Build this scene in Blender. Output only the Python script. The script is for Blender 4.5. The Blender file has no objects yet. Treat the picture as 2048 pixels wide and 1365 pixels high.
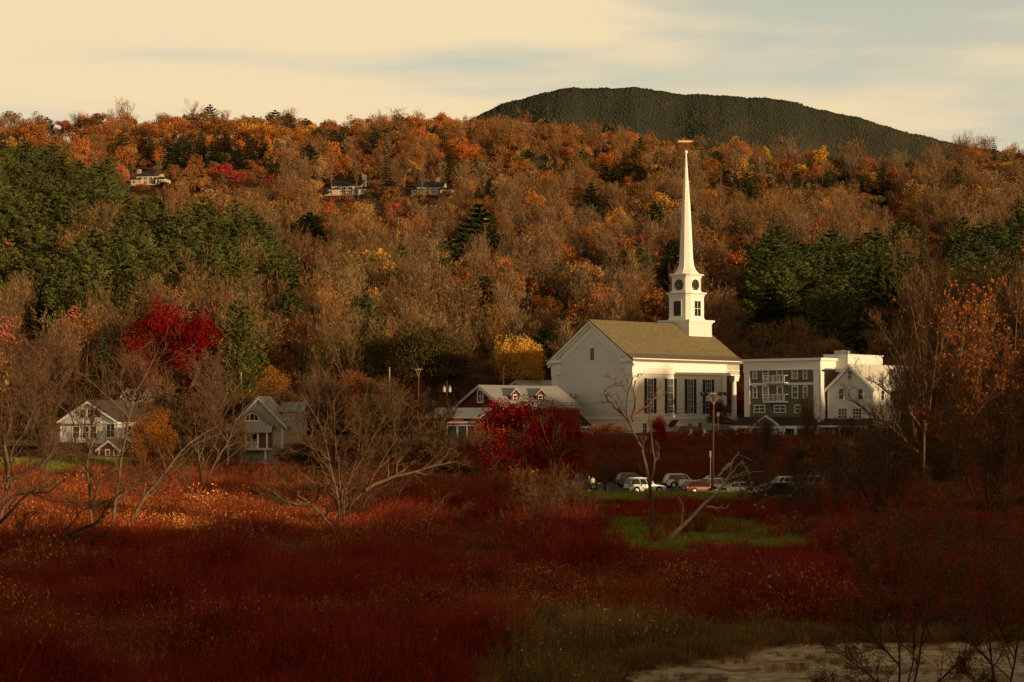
import bpy, bmesh, math, random
import numpy as np
from mathutils import Vector, Matrix

# ------------------------------------------------------------------ camera, sky, sun, exposure
SC = bpy.context.scene
COL = SC.collection
F = 4200.0                      # focal length in pixels of the 2048 wide photograph
CZ = 10.0                       # eye height
PITCH = math.atan((840 - 682.5) / F)
CP, SP = math.cos(PITCH), math.sin(PITCH)
cam = bpy.data.cameras.new('camera')
cam.sensor_width = 36.0
cam.lens = F / 2048 * 36.0
cam.clip_start = 1.0
cam.clip_end = 30000.0
camo = bpy.data.objects.new('camera', cam)
COL.objects.link(camo)
camo.location = (0, 0, CZ)
camo.rotation_euler = (math.pi / 2 + PITCH, 0, 0)
SC.camera = camo
SUN_AZ, SUN_EL = math.radians(131.4), math.radians(8.0)     # azimuth from +Y towards +X
US = (math.sin(SUN_AZ), math.cos(SUN_AZ))                   # horizontal direction to the sun
UP_ = (-US[1], US[0])                                       # across it, along +X+Y
TANEL = math.tan(SUN_EL)
sun = bpy.data.lights.new('sun', 'SUN')
sun.energy = 5.0
sun.angle = math.radians(0.5)
sun.color = (1.0, 0.72, 0.41)
suno = bpy.data.objects.new('sun', sun)
COL.objects.link(suno)
suno.rotation_euler = Vector((US[0] * math.cos(SUN_EL), US[1] * math.cos(SUN_EL), math.sin(SUN_EL))).to_track_quat('Z', 'Y').to_euler()
SC.view_settings.view_transform = 'Standard'
SC.view_settings.look = 'None'
SC.view_settings.gamma = 1.0
SC.view_settings.use_curve_mapping = False
SC.view_settings.exposure = 0.0
SC.cycles.max_bounces = 5
SC.cycles.diffuse_bounces = 3
SC.cycles.glossy_bounces = 2
SC.cycles.transmission_bounces = 2
SC.cycles.transparent_max_bounces = 4
SC.cycles.use_denoising = True
SC.cycles.denoiser = 'OPENIMAGEDENOISE'
SC.cycles.denoising_input_passes = 'RGB_ALBEDO_NORMAL'
SC.cycles.denoising_prefilter = 'ACCURATE'


def make_world():
    w = bpy.data.worlds.new('World')
    SC.world = w
    w.use_nodes = True
    nt = w.node_tree
    N = nt.nodes.new
    L = nt.links.new
    bg = nt.nodes['Background']
    sky = N('ShaderNodeTexSky')
    sky.sky_type = 'NISHITA'
    sky.sun_disc = False
    sky.sun_elevation = SUN_EL
    sky.sun_rotation = SUN_AZ
    sky.dust_density = 3.0
    tc = N('ShaderNodeTexCoord')
    sep = N('ShaderNodeSeparateXYZ')
    L(tc.outputs['Generated'], sep.inputs[0])

    def math_(op, a, b=None, c=None, clamp=False):
        m = N('ShaderNodeMath')
        m.operation = op
        m.use_clamp = clamp
        for k, v in enumerate((a, b, c)):
            if v is None:
                continue
            if isinstance(v, (int, float)):
                m.inputs[k].default_value = v
            else:
                L(v, m.inputs[k])
        return m.outputs[0]

    def ramp(v, a, b, c=0.0, d=1.0):
        m = N('ShaderNodeMapRange')
        m.interpolation_type = 'SMOOTHSTEP'
        L(v, m.inputs[0])
        for k, x in enumerate((a, b, c, d)):
            m.inputs[k + 1].default_value = x
        return m.outputs[0]
    # thin high cloud: streaks stretched along the horizon
    mp = N('ShaderNodeMapping')
    mp.inputs['Rotation'].default_value = (0, math.radians(-6), 0)
    mp.inputs['Scale'].default_value = (2.4, 2.4, 17.0)
    L(tc.outputs['Generated'], mp.inputs[0])
    n1 = N('ShaderNodeTexNoise')
    n1.inputs['Scale'].default_value = 1.5
    n1.inputs['Detail'].default_value = 6
    n1.inputs['Roughness'].default_value = 0.5
    n1.inputs['Distortion'].default_value = 0.35
    L(mp.outputs[0], n1.inputs[0])
    # the veil is densest towards the north-west, thin towards +X and overhead
    side = ramp(sep.outputs[0], -0.12, 0.27)
    up = ramp(sep.outputs[2], 0.08, 0.20)
    clear = math_('MULTIPLY', side, math_('ADD', math_('MULTIPLY', up, 0.6), 0.4))
    dens = math_('ADD', math_('MULTIPLY', math_('SUBTRACT', n1.outputs[0], 0.5), 4.2), math_('SUBTRACT', 1.12, math_('MULTIPLY', clear, 1.0)))
    high = ramp(sep.outputs[2], 0.15, 0.42)
    veil = math_('MULTIPLY', math_('MAXIMUM', math_('MINIMUM', dens, 1.0), 0.0), math_('SUBTRACT', 1.0, math_('MULTIPLY', high, 0.9)))
    north = ramp(sep.outputs[1], -0.2, 0.85, 0.72, 1.0)
    smooth = math_('MULTIPLY', ramp(veil, 0.0, 1.0), north)
    cr = N('ShaderNodeMix')
    cr.data_type = 'RGBA'
    low = ramp(sep.outputs[2], 0.03, 0.2)
    L(low, cr.inputs['Factor'])
    cr.inputs['A'].default_value = (0.95, 0.70, 0.385, 1)
    cr.inputs['B'].default_value = (0.90, 0.72, 0.45, 1)
    sc = N('ShaderNodeMix')
    sc.data_type = 'RGBA'
    sc.blend_type = 'MULTIPLY'
    sc.inputs['Factor'].default_value = 1.0
    L(sky.outputs[0], sc.inputs['A'])
    sc.inputs['B'].default_value = (0.09, 0.066, 0.038, 1)
    gl = N('ShaderNodeMix')
    gl.data_type = 'RGBA'
    gl.inputs['A'].default_value = (0.055, 0.046, 0.034, 1)        # the faint haze of the whole sky
    gl.inputs['B'].default_value = (0.415, 0.42, 0.37, 1)
    L(math_('SUBTRACT', 1.0, ramp(sep.outputs[2], 0.15, 0.45)), gl.inputs['Factor'])
    ad = N('ShaderNodeMix')
    ad.data_type = 'RGBA'
    ad.blend_type = 'ADD'
    ad.inputs['Factor'].default_value = 1.0
    L(sc.outputs['Result'], ad.inputs['A'])
    L(gl.outputs['Result'], ad.inputs['B'])
    mx = N('ShaderNodeMix')
    mx.data_type = 'RGBA'
    L(smooth, mx.inputs['Factor'])
    L(ad.outputs['Result'], mx.inputs['A'])
    L(cr.outputs['Result'], mx.inputs['B'])
    L(mx.outputs['Result'], bg.inputs[0])
    bg.inputs[1].default_value = 1.0


make_world()

# ------------------------------------------------------------------ helpers


def at(px, py, Y):
    """the point at depth Y seen at pixel (px, py) of the 2048 wide photograph"""
    u, v = (px - 1024) / F, (682.5 - py) / F
    dy, dz = CP - SP * v, SP + CP * v
    k = Y / dy
    return Vector((u * k, Y, CZ + dz * k))


def proj(x, y, z):
    z = z - CZ
    f, v = y * CP + z * SP, z * CP - y * SP
    return 1024 + F * x / f, 682.5 - F * v / f


def tag(o, label=None, cat=None, group=None, kind=None):
    if label:
        o['label'] = label
    if cat:
        o['category'] = cat
    if group:
        o['group'] = group
    if kind:
        o['kind'] = kind
    return o


def empty(name, loc, rz=0.0):
    o = bpy.data.objects.new(name, None)
    COL.objects.link(o)
    o.location = loc
    o.rotation_euler = (0, 0, rz)
    o.empty_display_size = 0.5
    return o


def np_mesh(name, v, faces, mats=(), mi=None, smooth=False):
    """faces: list of (n,k) int arrays; mi: matching material indices (int or array)"""
    v = np.asarray(v, np.float32)
    me = bpy.data.meshes.new(name)
    me.vertices.add(len(v))
    me.vertices.foreach_set('co', v.ravel())
    idx = np.concatenate([np.asarray(f, np.int32).ravel() for f in faces])
    tot = np.concatenate([np.full(len(f), np.asarray(f).shape[1], np.int32) for f in faces])
    st = np.concatenate([[0], np.cumsum(tot)[:-1]]).astype(np.int32)
    me.loops.add(len(idx))
    me.loops.foreach_set('vertex_index', idx)
    me.polygons.add(len(tot))
    me.polygons.foreach_set('loop_start', st)
    me.polygons.foreach_set('loop_total', tot)
    for m in mats:
        me.materials.append(m)
    if mi is not None:
        a = np.concatenate([np.full(len(f), m, np.int32) if np.isscalar(m) else np.asarray(m, np.int32) for f, m in zip(faces, mi)])
        me.polygons.foreach_set('material_index', a)
    if smooth:
        me.polygons.foreach_set('use_smooth', np.ones(len(tot), bool))
    me.update(calc_edges=True)
    return me


def link(name, me, parent=None, loc=None):
    o = bpy.data.objects.new(name, me)
    COL.objects.link(o)
    if parent:
        o.parent = parent
    if loc is not None:
        o.location = loc
    return o


class MB:
    """collects boxes, prisms and tubes into one mesh"""

    def __init__(self):
        self.v, self.f = [], []

    def add(self, vs, fs):
        b = len(self.v)
        self.v += [tuple(p) for p in vs]
        self.f += [tuple(b + i for i in f) for f in fs]
        return self

    def box(self, x0, x1, y0, y1, z0, z1):
        vs = [(x, y, z) for z in (z0, z1) for y in (y0, y1) for x in (x0, x1)]
        return self.add(vs, [(0, 2, 3, 1), (4, 5, 7, 6), (0, 1, 5, 4), (2, 6, 7, 3), (0, 4, 6, 2), (1, 3, 7, 5)])

    def bar(self, a, b, r, r2=None, k=6):
        a, b = Vector(a), Vector(b)
        d = (b - a).normalized()
        q = d.to_track_quat('Z', 'Y')
        r2 = r if r2 is None else r2
        vs = []
        for p, rr in ((a, r), (b, r2)):
            for i in range(k):
                t = 2 * math.pi * (i + .5) / k
                vs.append(p + q @ Vector((rr * math.cos(t), rr * math.sin(t), 0)))
        fs = [(i, (i + 1) % k, k + (i + 1) % k, k + i) for i in range(k)]
        fs += [tuple(range(k))[::-1], tuple(range(k, 2 * k))]
        return self.add(vs, fs)

    def prism(self, poly, y0, y1, axis='y'):
        """polygon in (x,z) swept along y (or in (x,y) swept along z, or in (y,z) swept along x)"""
        n = len(poly)
        if axis == 'y':
            vs = [(a, y0, b) for a, b in poly] + [(a, y1, b) for a, b in poly]
        elif axis == 'x':
            vs = [(y0, a, b) for a, b in poly] + [(y1, a, b) for a, b in poly]
        else:
            vs = [(a, b, y0) for a, b in poly] + [(a, b, y1) for a, b in poly]
        fs = [(i, (i + 1) % n, n + (i + 1) % n, n + i) for i in range(n)]
        fs += [tuple(range(n))[::-1], tuple(range(n, 2 * n))]
        return self.add(vs, fs)

    def loft(self, rings, cap=True):
        n = len(rings[0])
        b = []
        for r in rings:
            b += list(r)
        fs = []
        for j in range(len(rings) - 1):
            for i in range(n):
                fs.append((j * n + i, j * n + (i + 1) % n, (j + 1) * n + (i + 1) % n, (j + 1) * n + i))
        if cap:
            fs += [tuple(range(n))[::-1], tuple(range((len(rings) - 1) * n, len(rings) * n))]
        return self.add(b, fs)

    def build(self, name, mat, parent=None, loc=None, rz=None, bevel=0.0, smooth=False):
        me = bpy.data.meshes.new(name)
        me.from_pydata(self.v, [], self.f)
        bm = bmesh.new()
        bm.from_mesh(me)
        if bevel > 0:
            bmesh.ops.remove_doubles(bm, verts=bm.verts, dist=1e-5)
        bmesh.ops.recalc_face_normals(bm, faces=bm.faces)
        if bevel > 0:
            bmesh.ops.bevel(bm, geom=[e for e in bm.edges if len(e.link_faces) == 2 and e.calc_face_angle(0) > .5], offset=bevel, segments=2, affect='EDGES', clamp_overlap=True)
        bm.to_mesh(me)
        bm.free()
        if smooth:
            me.polygons.foreach_set('use_smooth', np.ones(len(me.polygons), bool))
        me.materials.append(mat)
        o = link(name, me, parent, loc)
        if rz is not None:
            o.rotation_euler = (0, 0, rz)
        return o


# ------------------------------------------------------------------ materials
M = {}


def nodemat(name):
    m = bpy.data.materials.new(name)
    m.use_nodes = True
    nt = m.node_tree
    return m, nt, nt.nodes['Principled BSDF']


def plain(name, col, rough=0.7, metal=0.0, var=0.12, scale=3.0, spec=0.3, bump=0.0, stretch=(1, 1, 1)):
    m, nt, b = nodemat(name)
    tc = nt.nodes.new('ShaderNodeTexCoord')
    mp = nt.nodes.new('ShaderNodeMapping')
    mp.inputs['Scale'].default_value = stretch
    nt.links.new(tc.outputs['Object'], mp.inputs[0])
    n = nt.nodes.new('ShaderNodeTexNoise')
    n.inputs['Scale'].default_value = scale
    n.inputs['Detail'].default_value = 5
    nt.links.new(mp.outputs[0], n.inputs[0])
    mr = nt.nodes.new('ShaderNodeMapRange')
    mr.inputs[1].default_value = .25
    mr.inputs[2].default_value = .75
    mr.inputs[3].default_value = 1 - var
    mr.inputs[4].default_value = 1 + var
    nt.links.new(n.outputs[0], mr.inputs[0])
    mx = nt.nodes.new('ShaderNodeVectorMath')
    mx.operation = 'SCALE'
    mx.inputs[0].default_value = col[:3]
    nt.links.new(mr.outputs[0], mx.inputs['Scale'])
    nt.links.new(mx.outputs[0], b.inputs['Base Color'])
    b.inputs['Roughness'].default_value = rough
    b.inputs['Metallic'].default_value = metal
    b.inputs['Specular IOR Level'].default_value = spec
    if bump:
        bp = nt.nodes.new('ShaderNodeBump')
        bp.inputs['Strength'].default_value = bump
        bp.inputs['Distance'].default_value = 0.05
        nt.links.new(n.outputs[0], bp.inputs['Height'])
        nt.links.new(bp.outputs[0], b.inputs['Normal'])
    M[name] = m
    return m


def lined(name, col, period, axis='Z', depth=0.03, var=0.1, rough=0.6, metal=0.0, gap=0.75, dark=0.72, spec=0.3):
    """boards, seams or courses: a saw-tooth along one axis as bump, with a thin darker joint"""
    m = plain(name, col, rough, metal, var, 0.9, spec)
    nt = m.node_tree
    b = nt.nodes['Principled BSDF']
    tc = [n for n in nt.nodes if n.type == 'TEX_COORD'][0]
    sp = nt.nodes.new('ShaderNodeSeparateXYZ')
    nt.links.new(tc.outputs['Object'], sp.inputs[0])
    d = nt.nodes.new('ShaderNodeMath')
    d.operation = 'DIVIDE'
    nt.links.new(sp.outputs['XYZ'.index(axis)], d.inputs[0])
    d.inputs[1].default_value = period
    fr = nt.nodes.new('ShaderNodeMath')
    fr.operation = 'FRACT'
    nt.links.new(d.outputs[0], fr.inputs[0])
    bp = nt.nodes.new('ShaderNodeBump')
    bp.inputs['Strength'].default_value = 0.8
    bp.inputs['Distance'].default_value = depth
    nt.links.new(fr.outputs[0], bp.inputs['Height'])
    nt.links.new(bp.outputs[0], b.inputs['Normal'])
    gt = nt.nodes.new('ShaderNodeMath')
    gt.operation = 'LESS_THAN'
    nt.links.new(fr.outputs[0], gt.inputs[0])
    gt.inputs[1].default_value = 1 - gap
    src = b.inputs['Base Color'].links[0].from_socket
    mx = nt.nodes.new('ShaderNodeMix')
    mx.data_type = 'RGBA'
    mx.blend_type = 'MULTIPLY'
    nt.links.new(gt.outputs[0], mx.inputs['Factor'])
    nt.links.new(src, mx.inputs['A'])
    mx.inputs['B'].default_value = (dark, dark, dark, 1)
    nt.links.new(mx.outputs['Result'], b.inputs['Base Color'])
    return m


def glass(name, col=(0.015, 0.017, 0.018), rough=0.08):
    m, nt, b = nodemat(name)
    b.inputs['Base Color'].default_value = (*col, 1)
    b.inputs['Roughness'].default_value = rough
    b.inputs['Specular IOR Level'].default_value = 0.5
    M[name] = m
    return m


def foliage(name, trans=0.25, vary=0.45, scale=0.35, rough=True):
    """leaves: the tree's own tint (object colour, or the scattered point's tint) with leaf to leaf variation"""
    m = bpy.data.materials.new(name)
    m.use_nodes = True
    nt = m.node_tree
    nt.nodes.clear()
    N, L = nt.nodes.new, nt.links.new
    out = N('ShaderNodeOutputMaterial')
    oi = N('ShaderNodeObjectInfo')
    at_ = N('ShaderNodeAttribute')
    at_.attribute_type = 'INSTANCER'
    at_.attribute_name = 'tint'
    ad = N('ShaderNodeVectorMath')
    L(oi.outputs['Color'], ad.inputs[0])
    L(at_.outputs['Color'], ad.inputs[1])
    geo = N('ShaderNodeNewGeometry')
    mr = N('ShaderNodeMapRange')
    mr.inputs[3].default_value = 1 - vary
    mr.inputs[4].default_value = 1 + vary
    L(geo.outputs['Random Per Island'], mr.inputs[0])
    sc = N('ShaderNodeVectorMath')
    sc.operation = 'SCALE'
    L(ad.outputs[0], sc.inputs[0])
    L(mr.outputs[0], sc.inputs['Scale'])
    tc = N('ShaderNodeTexCoord')
    no = N('ShaderNodeTexNoise')
    no.inputs['Scale'].default_value = scale
    no.inputs['Detail'].default_value = 2
    L(tc.outputs['Object'], no.inputs[0])
    hs = N('ShaderNodeHueSaturation')
    mh = N('ShaderNodeMapRange')
    mh.inputs[1].default_value = .3
    mh.inputs[2].default_value = .7
    mh.inputs[3].default_value = .485
    mh.inputs[4].default_value = .515
    L(no.outputs[0], mh.inputs[0])
    L(mh.outputs[0], hs.inputs['Hue'])
    L(sc.outputs[0], hs.inputs['Color'])
    d = N('ShaderNodeBsdfDiffuse')
    L(hs.outputs[0], d.inputs[0])
    if trans > 0:
        t = N('ShaderNodeBsdfTranslucent')
        L(hs.outputs[0], t.inputs[0])
        mx = N('ShaderNodeMixShader')
        mx.inputs[0].default_value = trans
        L(d.outputs[0], mx.inputs[1])
        L(t.outputs[0], mx.inputs[2])
        L(mx.outputs[0], out.inputs[0])
    else:
        L(d.outputs[0], out.inputs[0])
    M[name] = m
    return m


lined('white_clapboard', (0.74, 0.71, 0.64), 0.24, 'Z', 0.03, 0.06, dark=0.82)
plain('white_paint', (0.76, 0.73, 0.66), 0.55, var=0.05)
plain('shade_white', (0.52, 0.50, 0.44), 0.6, var=0.06)  # duller copy of white_paint, shade put into the colour
plain('roof_shingle', (0.165, 0.130, 0.062), 0.9, var=0.5, scale=2.2, bump=0.5, stretch=(1, 1, 2.5))
lined('seam_metal_dark', (0.16, 0.13, 0.085), 0.9, 'Y', 0.05, 0.1, 0.5, 0.2, gap=0.7, dark=0.45)
lined('seam_metal_grey', (0.27, 0.265, 0.245), 0.6, 'Y', 0.05, 0.12, 0.5, 0.0, gap=0.8, dark=0.7)
lined('seam_metal_grey_x', (0.32, 0.315, 0.29), 0.6, 'X', 0.05, 0.12, 0.5, 0.0, gap=0.8, dark=0.7)
lined('seam_metal_white', (0.62, 0.58, 0.50), 0.7, 'Y', 0.05, 0.08, 0.55, 0.0, gap=0.85, dark=0.8)
lined('green_clapboard', (0.155, 0.132, 0.090), 0.2, 'Z', 0.02, 0.1)
lined('brown_clapboard', (0.115, 0.086, 0.056), 0.2, 'Z', 0.02, 0.1)
lined('red_boards', (0.115, 0.022, 0.015), 0.35, 'X', 0.02, 0.2, 0.8)
lined('red_boards_rough', (0.10, 0.025, 0.015), 0.3, 'X', 0.02, 0.25, 0.8)
lined('tan_boards', (0.54, 0.42, 0.29), 0.3, 'Z', 0.02, 0.12)
lined('house_clapboard', (0.72, 0.69, 0.61), 0.2, 'Z', 0.02, 0.08)  # white-painted boards, toned slightly below the church boards
lined('grey_boards', (0.36, 0.345, 0.30), 0.2, 'Z', 0.02, 0.1)
plain('dark_roof', (0.035, 0.03, 0.025), 0.9, var=0.25, scale=4, bump=0.4)
plain('brown_roof', (0.075, 0.055, 0.04), 0.9, var=0.25, scale=3, bump=0.4)
plain('shutter_black', (0.012, 0.014, 0.016), 0.5, var=0.1)
plain('black_dial', (0.010, 0.009, 0.008), 0.4, var=0.05)
plain('gold_leaf', (0.80, 0.55, 0.20), 0.35, 0.6, var=0.05)
plain('wood_pole', (0.095, 0.038, 0.020), 0.85, var=0.3, scale=6, stretch=(1, 1, .1))
plain('pale_pole', (0.36, 0.25, 0.16), 0.85, var=0.25, scale=6, stretch=(1, 1, .1))
plain('dark_metal', (0.03, 0.03, 0.03), 0.5, 0.5)
plain('grey_metal', (0.35, 0.35, 0.34), 0.45, 0.5)
plain('stone', (0.30, 0.27, 0.22), 0.9, var=0.2)
plain('rubber', (0.012, 0.012, 0.012), 0.8)
plain('rim_metal', (0.50, 0.50, 0.48), 0.4, 0.4)
plain('lamp_white', (0.75, 0.74, 0.7), 0.3)
plain('lamp_red', (0.35, 0.012, 0.01), 0.3)
plain('plate_white', (0.7, 0.7, 0.68), 0.5)
plain('sign_red', (0.45, 0.03, 0.035), 0.6)
plain('lumber', (0.50, 0.36, 0.20), 0.8, var=0.2)
plain('black_plastic', (0.015, 0.015, 0.015), 0.6)
glass('window_glass')
glass('blind_glass', (0.22, 0.20, 0.16), 0.25)
glass('warm_glass', (0.09, 0.05, 0.022), 0.15)
glass('car_glass', (0.012, 0.013, 0.014), 0.12)
foliage('leaves', 0.25, 0.26)
foliage('needles', 0.08, 0.28)
foliage('brush_leaves', 0.25, 0.55, 0.8)
foliage('twigs', 0.0, 0.22)
plain('bark', (0.105, 0.062, 0.032), 0.95, var=0.4, scale=5, stretch=(1, 1, .3))
plain('bark_pale', (0.13, 0.082, 0.046), 0.95, var=0.4, scale=5, stretch=(1, 1, .3), bump=0.4)
plain('bark_bleached', (0.34, 0.27, 0.18), 0.9, var=0.45, scale=4, stretch=(1, 1, .4), bump=0.4)
plain('bark_dark', (0.05, 0.032, 0.02), 0.95, var=0.4, scale=5, stretch=(1, 1, .3))


def car_paint(name, col):
    m = plain(name, col, 0.35, 0.0, 0.03, 2.0, 0.2)
    return m


# ------------------------------------------------------------------ terrain
_rng = np.random.default_rng(7)
_wav = [(_rng.uniform(-1, 1, 2) * k, _rng.uniform(0, 6.28), a) for k, a in ((0.010, 4.0), (0.014, 3.0), (0.022, 1.8), (0.03, 1.2), (0.045, .8), (0.06, .6)) for _ in range(2)]
_wav2 = [(_rng.uniform(-1, 1, 2) * k, _rng.uniform(0, 6.28), a) for k, a in ((0.15, .12), (0.25, .10), (0.45, .07), (0.8, .04)) for _ in range(2)]


def undul(x, y, w):
    s = 0 * x
    for (k, ph, a) in w:
        s = s + a * np.sin(k[0] * x + k[1] * y + ph)
    return s


def sst(a, b, x):
    t = np.clip((x - a) / (b - a), 0, 1)
    return t * t * (3 - 2 * t)


SKY_PX = [-900, -300, 0, 150, 230, 330, 430, 540, 640, 720, 830, 950, 1050, 1200, 1350, 1500, 1640, 1760, 1850, 1900, 1960, 2048, 2400, 3000]
SKY_Y = [300, 262, 240, 237, 238, 238, 236, 244, 258, 252, 244, 254, 258, 274, 290, 306, 322, 332, 328, 318, 304, 300, 305, 340]
RIDGE_Y = 1000.0


def g(x, y):
    x = np.asarray(x, float)
    y = np.asarray(y, float)
    right = np.interp(y, [-600, -60, 4, 20, 58, 190, 225, 282, 338, 395, 430], [8, 8, 8.3, 6.6, 0, 0, 1.6, 1.6, 7.2, 8.5, 15])
    left = np.interp(y, [-600, -60, 4, 20, 58, 190, 240, 282, 300, 326, 395, 430], [8, 8, 8.3, 6.6, 0, 0, .6, 1.8, 3.0, 6.2, 9, 15])
    px = 1024 + F * x / np.maximum(y, 60)
    base = left + (right - left) * sst(620, 800, px)
    field = undul(x, y, _wav2) * sst(55, 75, y) * (1 - sst(190, 215, y))
    dip = -1.0 * sst(-2.5, 3.0, x - (y - 88) * .12) * (1 - sst(103, 111, y)) * sst(60, 75, y)
    zr = CZ + (840 - (np.interp(px, SKY_PX, SKY_Y) + 46)) / F * RIDGE_Y
    t = np.clip((y - 430) / (RIDGE_Y - 430), 0, 1)
    hill = (zr - 15) * t - 0.10 * np.maximum(y - RIDGE_Y, 0) + undul(x, y, _wav) * t * (1 - .8 * sst(900, 1000, y)) * .8
    return base + field + dip + np.where(y > 430, np.maximum(hill, -5), 0)


def gz(x, y):
    return float(g(x, y))


def ground_mat():
    m, nt, b = nodemat('ground_litter')
    N, L = nt.nodes.new, nt.links.new
    tc = N('ShaderNodeTexCoord')
    n1 = N('ShaderNodeTexNoise')
    n1.inputs['Scale'].default_value = 0.06
    n1.inputs['Detail'].default_value = 8
    L(tc.outputs['Object'], n1.inputs[0])
    cr = N('ShaderNodeValToRGB')
    e = cr.color_ramp.elements
    e[0].position, e[0].color = .35, (0.075, 0.034, 0.016, 1)
    e[1].position, e[1].color = .7, (0.18, 0.085, 0.034, 1)
    L(n1.outputs[0], cr.inputs[0])
    n2 = N('ShaderNodeTexNoise')
    n2.inputs['Scale'].default_value = 3.0
    n2.inputs['Detail'].default_value = 6
    L(tc.outputs['Object'], n2.inputs[0])
    mx = N('ShaderNodeMix')
    mx.data_type = 'RGBA'
    mx.blend_type = 'OVERLAY'
    mx.inputs['Factor'].default_value = .8
    L(cr.outputs[0], mx.inputs['A'])
    L(n2.outputs[0], mx.inputs['B'])
    L(mx.outputs['Result'], b.inputs['Base Color'])
    b.inputs['Roughness'].default_value = 1.0
    b.inputs['Specular IOR Level'].default_value = 0.05
    M['ground'] = m


ground_mat()


def grid_mesh(name, X, Y, Z, mat):
    ny, nx = X.shape
    v = np.stack([X, Y, Z], -1).reshape(-1, 3)
    i = np.arange(ny * nx).reshape(ny, nx)
    f = np.stack([i[:-1, :-1], i[:-1, 1:], i[1:, 1:], i[1:, :-1]], -1).reshape(-1, 4)
    return np_mesh(name, v, [f], [mat], smooth=True)


xs = np.concatenate([-np.geomspace(6000, 170, 14), np.arange(-160, 161, 2.5), np.geomspace(170, 6000, 14)])
ys = np.concatenate([-np.geomspace(3000, 60, 10), np.arange(-40, 56, 8), np.arange(56, 300, 1.5), np.arange(300, 1060, 8), np.geomspace(1080, 9000, 14)])
GX, GY = np.meshgrid(xs, ys)
tag(link('ground', grid_mesh('ground', GX, GY, g(GX, GY), M['ground'])), kind='structure')


def sheet(name, rows, mat, off=0.03, n=40, wob=0.0, seed=1):
    """a strip of ground laid on the terrain: rows of (Y, x left, x right), edges wobbling a little"""
    r = np.random.default_rng(seed)
    Ys = np.linspace(rows[0][0], rows[-1][0], 90)
    a = np.interp(Ys, [q[0] for q in rows], [q[1] for q in rows])
    b = np.interp(Ys, [q[0] for q in rows], [q[2] for q in rows])
    if wob:
        for k in (.25, .7, 1.6, 3.1):
            a = a + wob / (1 + k) * np.sin(k * Ys + r.uniform(0, 6))
            b = b + wob / (1 + k) * np.sin(k * Ys + r.uniform(0, 6))
    t = np.linspace(0, 1, n)
    X = a[:, None] + (b - a)[:, None] * t
    Y = np.repeat(Ys[:, None], n, 1)
    Z = g(X, Y) + off
    return link(name, grid_mesh(name, X, Y, Z, mat))


def pxx(px, Y):
    return (px - 1024) / F * Y


def sand_mat():
    m = plain('sand', (0.56, 0.41, 0.235), 1.0, var=0.4, scale=1.6, bump=1.0, spec=.05)
    nt = m.node_tree
    b = nt.nodes['Principled BSDF']
    src = b.inputs['Base Color'].links[0].from_socket
    tc = [n for n in nt.nodes if n.type == 'TEX_COORD'][0]
    n = nt.nodes.new('ShaderNodeTexNoise')
    n.inputs['Scale'].default_value = .5
    n.inputs['Detail'].default_value = 8
    n.inputs['Roughness'].default_value = .65
    nt.links.new(tc.outputs['Object'], n.inputs[0])
    cr = nt.nodes.new('ShaderNodeMapRange')
    cr.inputs[1].default_value = .5
    cr.inputs[2].default_value = .6
    nt.links.new(n.outputs[0], cr.inputs[0])
    mx = nt.nodes.new('ShaderNodeMix')
    mx.data_type = 'RGBA'
    nt.links.new(cr.outputs[0], mx.inputs['Factor'])
    nt.links.new(src, mx.inputs['A'])
    mx.inputs['B'].default_value = (0.26, 0.13, 0.06, 1)
    nt.links.new(mx.outputs['Result'], b.inputs['Base Color'])


sand_mat()
plain('asphalt', (0.055, 0.052, 0.048), 0.95, var=0.2, scale=2)
plain('grass_soil', (0.05, 0.065, 0.014), 1.0, var=0.4, scale=.8, spec=.05)
plain('lawn_soil', (0.10, 0.15, 0.03), 1.0, var=0.2, scale=.8, spec=.05)
glass('creek_water', (0.012, 0.013, 0.008), 0.35)
M['creek_water'].node_tree.nodes['Principled BSDF'].inputs['Specular IOR Level'].default_value = 0.05
tag(sheet('sand_bank', [(78, -1.0, 22), (84, 1.5, 24), (89, 3.0, 25), (94, 5.2, 26), (98, 8.5, 27), (101, 11.5, 36), (103.8, 13.5, 36)], M['sand'], .04, 60, 1.1), kind='structure')
tag(sheet('creek_water', [(104.6, 12.5, 26), (105.3, 12, 26), (106.0, 13, 26)], M['creek_water'], .05, 30, .4, 3), kind='structure')
tag(sheet('grass', [(150, 0, 9), (156, 2, 16), (165, 6, 20), (180, 7, 23), (190, 8, 22), (198, 8, 16), (201, 9, 13)], M['grass_soil'], .03, 40, .8, 5), kind='structure')
tag(sheet('grass_verge', [(222, -6, 26), (231, -6, 30), (237, -6, 30)], M['grass_soil'], .03, 40, .4, 6), kind='structure')
tag(sheet('parking_lot', [(206, 24, 34), (222, 19, 36), (234, -1, 38), (239, 4, 38), (266, 4, 40), (281, 5, 40)], M['asphalt'], .06, 40, .1, 7), kind='structure')
tag(sheet('lawn', [(289, pxx(-40, 289), pxx(226, 289)), (297, pxx(-60, 297), pxx(235, 297)), (311, pxx(-60, 311), pxx(200, 311))], M['lawn_soil'], .04, 30, .2, 8), kind='structure')
tag(sheet('street', [(340, 3, 75), (352, 3, 75)], M['asphalt'], .06, 40, 0, 9), kind='structure')


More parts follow.
